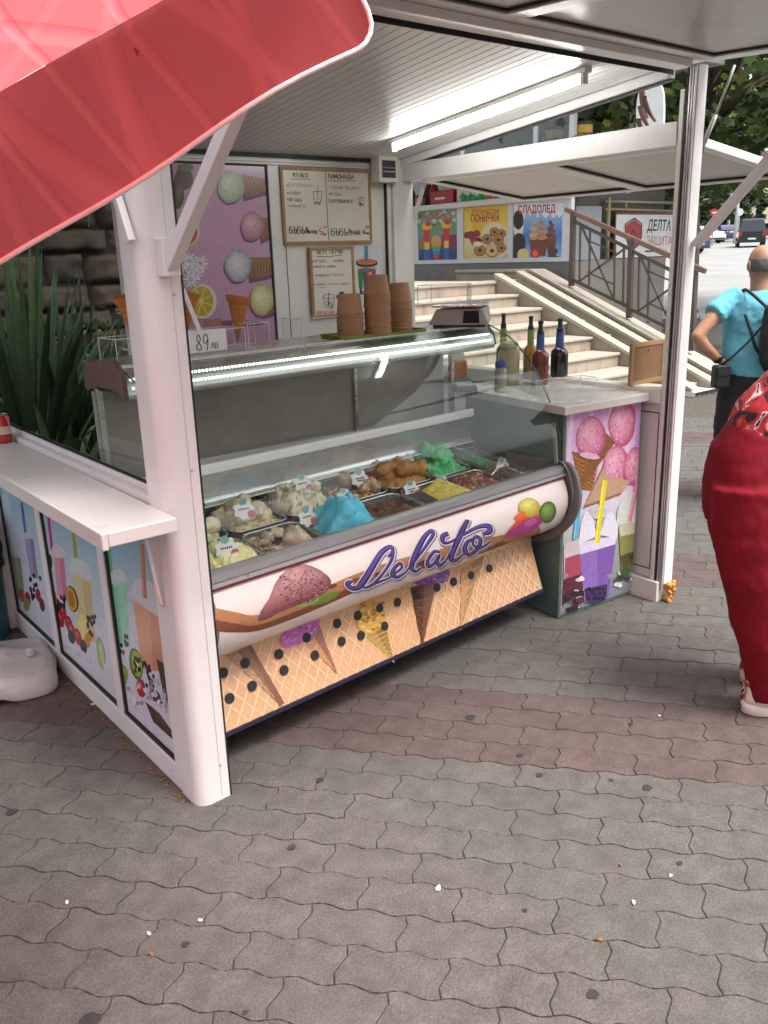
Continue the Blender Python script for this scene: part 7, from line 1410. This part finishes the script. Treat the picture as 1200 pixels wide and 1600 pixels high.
# poles and signs
mat('pole_grey', (.42, .42, .42), .5); mat('sign_red', (.5, .03, .03), .5); mat('sign_blue', (.05, .12, .4), .5)
def polething(name, label, px, dist, h, r, cat, head=None):
    p = far(px, dist); t = thing(name, label, cat, p); mb = MB(); mb.tube([p, p+Vector((0, 0, h*.5)), p+Vector((0, 0, h))], [r, r*.85, r*.6], 8); obj('pole', mb, 'pole_grey', t, smooth=True); return p, t
p, t = polething('street_lamp', 'tall grey street lamp between the blue car and the van', 1146, 80, 5.6, .16, 'street lamp'); mb = MB(); mb.bar(p+Vector((0, 0, 5.6)), p+Vector((0, 0, 5.7))+FS*.9, .3, .14); obj('lamp_head', mb, 'pole_grey', t)
polething('utility_pole', 'short pale utility pole behind the blue car', 1134, 95, 4.4, .16, 'pole')
for px, ds, lb, m1 in ((1111, 75, 'round red and white traffic sign beside the kiosk brace', 'sign_red'), (1150, 82, 'small white traffic sign under the street lamp', 'sign_white')):
    p, t = polething('traffic_sign', lb, px, ds, 2.6, .05, 'traffic sign'); mb = MB(); c = p+Vector((0, 0, 2.5)); n_ = -FD; u_ = FS; mb.prism([c+u_*x+Vector((0, 0, z))+n_*.06 for x, z in ell(0, 0, .3, .3, 0, 20)], n_*.04); obj('disc', mb, m1, t); mb = MB(); mb.prism([c+u_*x+Vector((0, 0, z))+n_*.105 for x, z in ell(0, 0, .2, .08, 0, 4, 45, 405)], n_*.01); obj('mark', mb, 'sign_white', t)
# ---- trees
mat('bark', (.16, .13, .10), .9, var=.3, vscale=6, bump=.6, bscale=15)
def tree(name, label, base, crown_c, crown_r, nleaf, lsz, cols, trunk_r=.22, seed=1, star=True, clumps=60, mname='leaf', zmin=None):
    q = random.Random(seed); t = thing(name, label, 'tree', base); base, cc = Vector(base), Vector(crown_c); mb = MB(); top = base+Vector((0, 0, cc.z-base.z)); mb.tube([base, base+(top-base)*.3+Vector((.1, .05, 0)), base+(top-base)*.65+Vector((-.05, .1, 0)), top], [trunk_r*1.25, trunk_r, trunk_r*.8, trunk_r*.4], 10)
    cl = []
    for k in range(clumps):
        while True:
            d = Vector((q.uniform(-1, 1), q.uniform(-1, 1), q.uniform(-1, 1)))
            if .35 < d.length < 1: break
        p = cc+Vector((d.x*crown_r[0], d.y*crown_r[1], d.z*crown_r[2]))
        if zmin is not None and p.z < zmin: p.z = zmin+q.random()*.6
        cl.append((p, q.uniform(.28, .6)*crown_r[0]*.34, q.uniform(.65, 1.3)))
        if k % 3 == 0: s = base+(top-base)*q.uniform(.45, .95); mb.tube([s, s+(p-s)*.5+Vector((0, 0, .15*(p-s).length*.3)), p], [trunk_r*.32, trunk_r*.2, trunk_r*.06], 6)
    obj('trunk', mb, 'bark', t, smooth=True); lf = MB(); shp = [(0, -.5), (.2, -.32), (.5, -.22), (.34, .02), (.42, .3), (.16, .22), (0, .55), (-.16, .22), (-.42, .3), (-.34, .02), (-.5, -.22), (-.2, -.32)] if star else [(0, -.5), (.28, 0), (0, .5), (-.28, 0)]
    for k in range(nleaf):
        c, r, br = q.choice(cl); p = c+Vector((q.gauss(0, 1), q.gauss(0, 1), q.gauss(0, .75)))*r*.6
        if zmin is not None and p.z < zmin-.25: continue
        n = Vector((q.gauss(0, .8), q.gauss(0, .8), 1.0)).normalized(); u = n.cross(Vector((q.gauss(0, 1), q.gauss(0, 1), .2))).normalized(); v = n.cross(u); s = lsz*q.uniform(.65, 1.35); f = br*q.uniform(.7, 1.25); cb = [x*f for x in q.choice(cols)]
        lf.poly([p+u*(x*s)+v*(y*s)+n*(-.12*s*(x*x+y*y)*2) for x, y in shp], [cb]*len(shp))
    obj('crown', lf, mname, t); return t
GC = [(.075, .125, .036), (.12, .19, .05), (.05, .09, .03), (.22, .27, .07)]
tb_ = far(1072, 16.0)
tree('plane_tree', 'large broad-leaved tree whose crown fills the upper right behind the kiosk post', tb_, (13.9, 8.2, 5.4), (4.4, 4.2, 3.2), 11000, .19, GC, .2, 3, True, 110, zmin=2.55)
tree('plane_tree', 'leafy tree overhanging the road at the right edge', far(1235, 21), far(1232, 21)+Vector((-.3, .3, 6.2)), (4.2, 4.2, 3.0), 7000, .2, GC, .24, 5, True, 80, zmin=3.2)
tree('plane_tree', 'unseen tree added behind the stone wall to shade the planted bed', (.2, 7.3, 0), (1.0, 5.3, 4.7), (3.2, 1.7, 1.3), 3000, .32, GC, .2, 57, True, 70, zmin=3.3)  # hidden crown added to darken the stone wall and plants
# trees behind the camera, out of view, placed only for reflections in the glass
tree('plane_tree', 'out-of-view tree behind the viewer, placed for reflections in the case glass', (-3.5, -8.5, 0), (-2.5, -8.5, 6.0), (4.6, 3.0, 3.2), 3600, .4, GC, .28, 51, True, 110, zmin=2.6)
tree('plane_tree', 'out-of-view tree behind and right of the viewer, placed for reflections in the case glass', (5.5, -9.0, 0), (5.5, -9.0, 6.0), (4.6, 3.0, 3.2), 3600, .4, GC, .26, 53, True, 90, zmin=2.6)
far_t = [('dark roadside tree behind the blue car', 1112, 100, 7.5, 5.5), ('dark roadside tree behind the street lamp', 1136, 108, 8, 5.5), ('dense dark tree left of the road behind the brace', 1085, 92, 8.5, 6), ('tree in front of the pale apartment block', 1160, 125, 7.0, 4.0), ('far tree behind the security sign', 1046, 88, 9.5, 6), ('far dark tree at the left of the roadside row', 1010, 82, 10, 6)]
for k, (lb, px, ds, h, r) in enumerate(far_t): p = far(px, ds); tree('roadside_tree', lb, p, p+Vector((0, 0, h*.62)), (r*.7, r*.7, h*.5), 2200, .75, [(.04, .065, .028), (.03, .05, .022), (.055, .085, .035)], .3, 20+k, False, 40, 'leaf_dull')
# ---- pale apartment block up the street
mat('bld_cream', (.52, .46, .36), .85, var=.1, vscale=.4); mat('bld_white', (.6, .58, .54), .85, var=.1, vscale=.4); mat('bld_win', (.05, .06, .07), .2); mat('bld_roof', (.25, .12, .08), .8)
def block(label, px, ds, w, h, dep, m, floors, colsn, rot):
    p = far(px, ds); t = thing('apartment_building', label, 'building', p, rot); B_ = lambda n, mb, mm, par=None: obj(n, mb, mm, par or t, world=False); mb = MB(); mb.box(-w/2, w/2, 0, dep, -1, h); B_('wall', mb, m); mb = MB(); mb.box(-w/2-.3, w/2+.3, -.3, dep+.3, h, h+.5); B_('roof', mb, 'bld_roof')
    for f in range(floors):
        for c in range(colsn):
            x = -w/2+w*(c+.5)/colsn; z = h*(f+.35)/floors; ww = w/colsn*.42; hh = h/floors*.5; mb = MB(); mb.box(x-ww/2, x+ww/2, -.02, .1, z, z+hh); wi = B_('window', mb, 'bld_win'); mb = MB(); mb.box(x-ww/2-.12, x+ww/2+.12, -.14, -.021, z-.15, z-.01); B_('sill', mb, 'bld_white', wi)
    return t
block('pale cream apartment block beyond the van', 1192, 150, 16, 11, 10, 'bld_cream', 4, 6, hd-math.pi/2+.2); block('white apartment block behind the trees up the street', 1160, 175, 16, 11.5, 10, 'bld_white', 4, 6, hd-math.pi/2+.1)
# ================================================================ PEOPLE
def skinmat(name, c): return mat(name, c, .5, var=.1, vscale=8, sss=.08, spec=.4)
skinmat('skin_tan', (.42, .22, .14)); mat('hair_grey', (.12, .11, .10), .7, var=.4, vscale=60, bump=.6, bscale=200)
mat('shirt_blue', (.14, .44, .56), .85, var=.08, vscale=6, bump=.9, bscale=7, stretch=(1, 1, .7), spec=.2); mat('shorts_dark', (.018, .018, .017), .85, var=.2, vscale=10, bump=.3, bscale=20); mat('pack_black', (.014, .014, .017), .6, var=.3, bump=.3, bscale=60); mat('trouser_red', (.19, .007, .016), .85, var=.15, vscale=5, bump=1.0, bscale=7, stretch=(1.6, 1.6, .55), spec=.2)
mat('shoe_white', (.68, .62, .55), .6, var=.08, dirt=.2, dscale=20); mat('sole_white', (.72, .66, .58), .6, var=.05); mat('watch_black', (.012, .012, .012), .3)
def remesh(o, vox, it=6):
    m = o.modifiers.new('remesh', 'REMESH'); m.mode = 'VOXEL'; m.voxel_size = vox; m.use_smooth_shade = True
    s = o.modifiers.new('smooth', 'SMOOTH'); s.iterations = it; s.factor = .5; return o
def folds(o, size, strength, kind='CLOUDS'):
    t = bpy.data.textures.new('cloth', kind); t.noise_scale = size
    d = o.modifiers.new('folds', 'DISPLACE'); d.texture = t; d.strength = strength; d.mid_level = .5; d.texture_coords = 'LOCAL'; return o
def ballm(mb, c, r, n=14):
    c = Vector(c); r = r if isinstance(r, (tuple, list)) else (r, r, r)
    mb.loft([[(c.x+r[0]*math.sin(b)*math.cos(2*math.pi*k/n), c.y+r[1]*math.sin(b)*math.sin(2*math.pi*k/n), c.z-r[2]*math.cos(b)) for k in range(n)] for b in [math.pi*(i+.25)/(8.5) for i in range(9)]])
def limb(mb, pts, rad, n=14, upv=None): mb.tube(pts, rad, n, True, upv=upv); [ballm(mb, p, (r[0] if isinstance(r, (tuple, list)) else r)*.98) for p, r in zip(pts[1:-1], rad[1:-1])] if False else None
def handm(mb, w, d, side, palm_n, s=1.0):
    """open relaxed hand at wrist w, pointing along d; palm_n palm normal; thumb on 'side' """
    w, d, n_ = Vector(w), Vector(d).normalized(), Vector(palm_n).normalized(); a = d.cross(n_).normalized()*side
    mb.tube([w, w+d*.03*s, w+d*.085*s], [(.022*s, .028*s), (.018*s, .038*s), (.014*s, .042*s)], 12, upv=a)
    for i, (o, l) in enumerate(((.031, .07), (.011, .078), (-.010, .073), (-.030, .058))):
        b = w+d*.08*s+a*o*s; mb.tube([b, b+d*l*.45*s+n_*.004*s, b+d*l*.8*s+n_*.016*s, b+d*l*s+n_*.03*s], [.0095*s, .009*s, .008*s, .006*s], 8)
    b = w+d*.025*s+a*.03*s; mb.tube([b, b+d*.03*s+a*.022*s+n_*.006*s, b+d*.06*s+a*.03*s+n_*.014*s], [.012*s, .0105*s, .008*s], 8)
# ---- man in blue, standing with his back to us, left hand on his hip. local x = forward, y = his left, z up
mp = Vector((5.14, 2.71, 0)); man = thing('person', 'bald man in light blue T-shirt and dark shorts, hand on hip, seen from behind', 'person', mp, math.atan2(.80, .60))
MN = lambda n, mb, m, p=None, **k: obj(n, mb, m, p or man, world=False, **k)
b = MB(); hz = 1.44
ballm(b, (.015, 0, 1.485), (.092, .076, .108)); b.tube([(0, 0, 1.28), (.0, 0, 1.34), (.01, 0, 1.42)], [.065, .058, .06], 14)
ballm(b, (.10, 0, 1.475), (.022, .016, .03)); ballm(b, (.0, .082, 1.47), (.022, .014, .034)); ballm(b, (.005, -.078, 1.475), (.02, .012, .03)); ballm(b, (.07, .0, 1.42), (.04, .045, .035))
for s in (1, -1):
    b.tube([(0, s*.10, .86), (.01, s*.105, .62), (.0, s*.11, .44), (-.015, s*.11, .30), (0, s*.11, .10), (.0, s*.11, .05)], [.085, .075, .055, .058, .04, .042], 14)
b.tube([(0, 0, .80), (-.01, 0, .95), (.02, 0, 1.08), (0, 0, 1.22), (0, 0, 1.30)], [(.13, .17), (.135, .165), (.135, .165), (.115, .18), (.08, .11)], 18, upv=(0, 1, 0))
elb, wr, shd = Vector((-.10, .405, 1.075)), Vector((-.06, .235, .915)), Vector((-.01, .19, 1.265))
b.tube([shd, (shd+elb)/2+Vector((-.01, .015, 0)), elb], [.055, .047, .038], 12); b.tube([elb, elb*.6+wr*.4+Vector((0, .01, -.005)), wr], [.039, .038, .026], 12); ballm(b, elb, .039)
handm(b, wr, Vector((.55, -.62, -.1)), -1, Vector((.3, -.5, .1)), .95)
elr, wrr = Vector((0, -.30, 1.02)), Vector((.08, -.28, .80)); b.tube([(0, -.19, 1.265), (0, -.26, 1.14), elr], [.055, .047, .038], 12); b.tube([elr, (.04, -.30, .9), wrr], [.039, .036, .026], 12); ballm(b, elr, .039); handm(b, wrr, Vector((.3, .1, -1)), 1, Vector((.2, 1, 0)), .95)
remesh(MN('body', b, 'skin_tan', smooth=True), .011, 5)
h = MB(); h.grid(lambda u, v: Vector((.013+.099*math.cos(math.pi*(.5+u))*math.cos(-.35+.75*v), .083*math.sin(math.pi*(.5+u))*math.cos(-.35+.75*v), 1.475+.105*math.sin(-.35+.75*v)-.0)), 20, 8); MN('hair', h, 'hair_grey', smooth=True).modifiers.new('t', 'SOLIDIFY').thickness = .006
ts = MB(); ts.tube([(0, 0, .83), (-.005, 0, .95), (.02, 0, 1.08), (0, 0, 1.2), (-.005, 0, 1.27), (-.005, 0, 1.325)], [(.165, .205), (.165, .195), (.165, .19), (.14, .205), (.115, .20), (.075, .095)], 24, upv=(0, 1, 0))
ts.tube([(-.005, .13, 1.275), shd+Vector((0, .01, -.01)), (shd+elb)/2+Vector((-.005, .0, .02))], [.085, .075, .07], 14); ts.tube([(-.005, -.13, 1.275), (0, -.2, 1.25), (0, -.265, 1.13)], [.085, .075, .068], 14)
folds(folds(remesh(MN('t_shirt', ts, 'shirt_blue', smooth=True), .010, 5), .09, .022), .035, .010)
sh = MB(); sh.tube([(0, 0, .88), (-.01, 0, .76)], [(.15, .19), (.16, .195)], 20, upv=(0, 1, 0))
for s in (1, -1): sh.tube([(-.005, s*.09, .82), (.005, s*.105, .62), (.005, s*.11, .40)], [(.125, .105), (.11, .10), (.095, .095)], 16, upv=(0, 1, 0))
folds(remesh(MN('shorts', sh, 'shorts_dark', smooth=True), .012, 5), .08, .02)
for s in (1, -1): sb = MB(); sb.tube([(-.09, s*.11, .035), (-.04, s*.11, .045), (.06, s*.11, .04), (.17, s*.112, .025)], [(.038, .034), (.044, .044), (.046, .038), (.034, .022)], 14, upv=(0, 0, 1)); MN('shoe', sb, 'pack_black', smooth=True)
wb = MB(); q = wr+(elb-wr)*.12; wb.tube([q-(elb-wr).normalized()*.012, q+(elb-wr).normalized()*.012], .034, 16); MN('wristwatch', wb, 'watch_black', smooth=True)
bp = thing('backpack', 'black backpack worn on the back of the man in blue', 'backpack', man.matrix_basis @ Vector((-.2, -.06, .85)), math.atan2(.80, .60)); Mb = man.matrix_basis
pk = MB(); pk.tube([(-.235, -.06, .86), (-.255, -.06, .93), (-.25, -.055, 1.1), (-.225, -.05, 1.24), (-.195, -.045, 1.29)], [(.06, .10), (.095, .145), (.09, .145), (.07, .12), (.03, .06)], 18, upv=(0, 1, 0)); pk.xform(Mb); remesh(obj('bag', pk, 'pack_black', bp, smooth=True), .014, 4)
for pts in ([(.05, .10, 1.31), (-.06, .115, 1.335), (-.15, .085, 1.29), (-.19, .02, 1.22)], [(.05, -.12, 1.31), (-.06, -.13, 1.335), (-.15, -.12, 1.29)], [(-.165, .155, 1.20), (-.185, .12, 1.10), (-.19, .075, .99), (-.185, .0, .93)]):
    st = MB(); st.tube(catmull(pts, 5), .010, 8, flat=.45 if False else 1.0); st.xform(Mb); obj('strap', st, 'pack_black', bp, smooth=True)
cb_ = thing('camera_bag', 'small black camera bag hanging at the hip of the man in blue', 'bag', Mb @ Vector((-.13, .27, .77)), math.atan2(.80, .60)); cb = MB(); cb.box(-.165, -.08, .205, .30, .76, .90); cb.xform(Mb); obj('pouch', cb, 'pack_black', cb_, bevel=.018, seg=3); cb = MB(); cb.box(-.17, -.166, .215, .29, .84, .895); cb.xform(Mb); obj('flap', cb, 'pack_black', cb_, bevel=.001)
st = MB(); st.tube(catmull([(-.12, .25, .90), (-.165, .20, .96), (-.185, .12, 1.05), (-.19, .03, 1.16)], 5), .007, 6); st.xform(Mb); obj('strap', st, 'pack_black', cb_, smooth=True)
# ---- woman in red trousers, bending forward, seen from behind her right side. x forward, y her left
def mixmat(name):
    m = bpy.data.materials.new(name); m.use_nodes = True; nt = m.node_tree; N = nt.nodes; L = nt.links; b_ = N['Principled BSDF']; tc = N.new('ShaderNodeTexCoord'); no = N.new('ShaderNodeTexNoise'); no.inputs['Scale'].default_value = 16; no.inputs['Detail'].default_value = 4; no.inputs['Distortion'].default_value = 1.2; L.new(tc.outputs['Object'], no.inputs['Vector'])
    r = N.new('ShaderNodeValToRGB'); r.color_ramp.interpolation = 'CONSTANT'; e = r.color_ramp.elements; e[0].color = (.02, .015, .02, 1); e[1].position = .42; e[1].color = (.42, .02, .03, 1)
    for p_, c_ in ((.53, (.55, .06, .06, 1)), (.58, (.62, .58, .54, 1)), (.64, (.03, .02, .02, 1))): x = e.new(p_); x.color = c_
    L.new(no.outputs[0], r.inputs[0]); L.new(r.outputs[0], b_.inputs['Base Color']); b_.inputs['Roughness'].default_value = .75; MATS[name] = m
mixmat('shirt_pattern')
wp_ = Vector((2.775, 1.352, 0)); wo = thing('person', 'person in dark red trousers and patterned top bending forward at the right edge', 'person', wp_, math.atan2(-.63, .776))
WN = lambda n, mb, m, **k: obj(n, mb, m, wo, world=False, **k)
b = MB(); b.tube([(-.06, -.09, .88), (-.075, -.10, .68), (-.04, -.10, .47), (-.01, -.10, .33), (.03, -.10, .09), (.03, -.10, .05)], [.09, .085, .06, .062, .042, .045], 14); b.tube([(-.05, .09, .88), (-.04, .09, .68), (.02, .10, .47), (.05, .11, .32), (.10, .12, .09), (.10, .12, .05)], [.09, .085, .06, .062, .042, .045], 14)
b.tube([(-.06, 0, .85), (-.045, 0, .98), (.06, 0, 1.10), (.22, 0, 1.22), (.33, 0, 1.28)], [(.11, .15), (.105, .14), (.11, .135), (.11, .165), (.08, .12)], 18, upv=(0, 1, 0)); b.tube([(.33, 0, 1.29), (.40, 0, 1.36), (.44, 0, 1.39)], [.06, .052, .055], 12); ballm(b, (.50, 0, 1.43), (.095, .075, .10)); ballm(b, (.585, 0, 1.40), (.025, .016, .02))
for s in (1, -1): sh_ = Vector((.28, s*.17, 1.24)); el = Vector((.20, s*.25, 1.00)) if s < 0 else Vector((.40, .24, 1.0)); w_ = Vector((.40, s*.2, .88)) if s < 0 else Vector((.52, .16, .82)); b.tube([sh_, (sh_+el)/2, el], [.05, .045, .036], 12); b.tube([el, (el+w_)/2, w_], [.037, .034, .024], 12); ballm(b, el, .037); handm(b, w_, (.7, 0, -.7), s, (.5, 0, .5), .9)
remesh(WN('body', b, 'skin_tan', smooth=True), .012, 5)
tr = MB(); tr.tube([(-.085, 0, .70), (-.085, 0, .82), (-.075, 0, .92), (-.05, 0, 1.0)], [(.135, .18), (.145, .185), (.138, .172), (.115, .15)], 22, upv=(0, 1, 0)); ballm(tr, (-.105, -.075, .82), (.11, .11, .16)); ballm(tr, (-.09, .075, .82), (.105, .11, .16))
tr.tube([(-.09, -.092, .84), (-.085, -.10, .66), (-.058, -.10, .5), (-.005, -.10, .25), (.035, -.10, .075)], [(.15, .118), (.146, .112), (.122, .102), (.096, .09), (.084, .08)], 18, upv=(0, 1, 0)); tr.tube([(-.075, .085, .84), (-.055, .09, .66), (.0, .10, .5), (.06, .11, .25), (.10, .12, .075)], [(.13, .115), (.12, .11), (.105, .1), (.092, .09), (.082, .08)], 18, upv=(0, 1, 0))
folds(folds(remesh(WN('trousers', tr, 'trouser_red', smooth=True), .010, 5), .13, .018), .05, .006)
sb = MB(); sb.tube([(-.05, 0, .965), (-.03, 0, 1.03), (.05, 0, 1.11), (.20, 0, 1.23), (.31, 0, 1.28)], [(.125, .152), (.128, .152), (.128, .15), (.13, .185), (.09, .125)], 22, upv=(0, 1, 0)); sb.tube([(.27, -.12, 1.25), (.25, -.2, 1.14)], [.08, .07], 12); sb.tube([(.29, .12, 1.25), (.34, .2, 1.14)], [.08, .07], 12); remesh(WN('patterned_top', sb, 'shirt_pattern', smooth=True), .013, 4)
hr = MB(); ballm(hr, (.475, 0, 1.455), (.105, .088, .105)); hr.tube([(.42, 0, 1.43), (.40, 0, 1.33), (.42, 0, 1.25)], [(.05, .06), (.045, .06), (.02, .03)], 12); WN('hair', hr, 'hair_grey', smooth=True)
for (x, y) in ((.015, -.10), (.10, .12)):
    def ring(z, g, hx, fx): return [(x+(hx if c < 0 else fx)*c, y+(.042+g)*s_*(1-.18*max(0, c)), z+.012*max(0, c-.6)+.008*max(0, -c-.7)) for c, s_ in [(math.cos(a), math.sin(a)) for a in [2*math.pi*k/24 for k in range(24)]]]
    so = MB(); so.loft([ring(.002, -.004, .082, .20), ring(.006, .004, .092, .208), ring(.022, .003, .09, .206), ring(.038, .005, .096, .205), ring(.044, -.002, .088, .198)]); WN('shoe_sole', so, 'sole_white', smooth=True)
    so = MB(); so.loft([ring(.0445, -.003, .085, .19), ring(.062, -.002, .086, .17), ring(.085, -.006, .082, .10), ring(.108, -.009, .076, .055)]); WN('shoe_upper', so, 'shoe_white', smooth=True)
    so = MB(); so.loft([ring(.1085, -.008, .079, .052), ring(.125, -.006, .084, .05), ring(.126, -.014, .07, .042)]); WN('shoe_collar', so, 'shirt_pattern', smooth=True)
    so = MB(); so.tube([(x-.096, y, .062), (x-.088, y, .095), (x-.09, y, .125)], [(.012, .004), (.011, .004), (.009, .004)], 8, upv=(1, 0, 0)); WN('heel_tab', so, 'shirt_pattern', smooth=True)
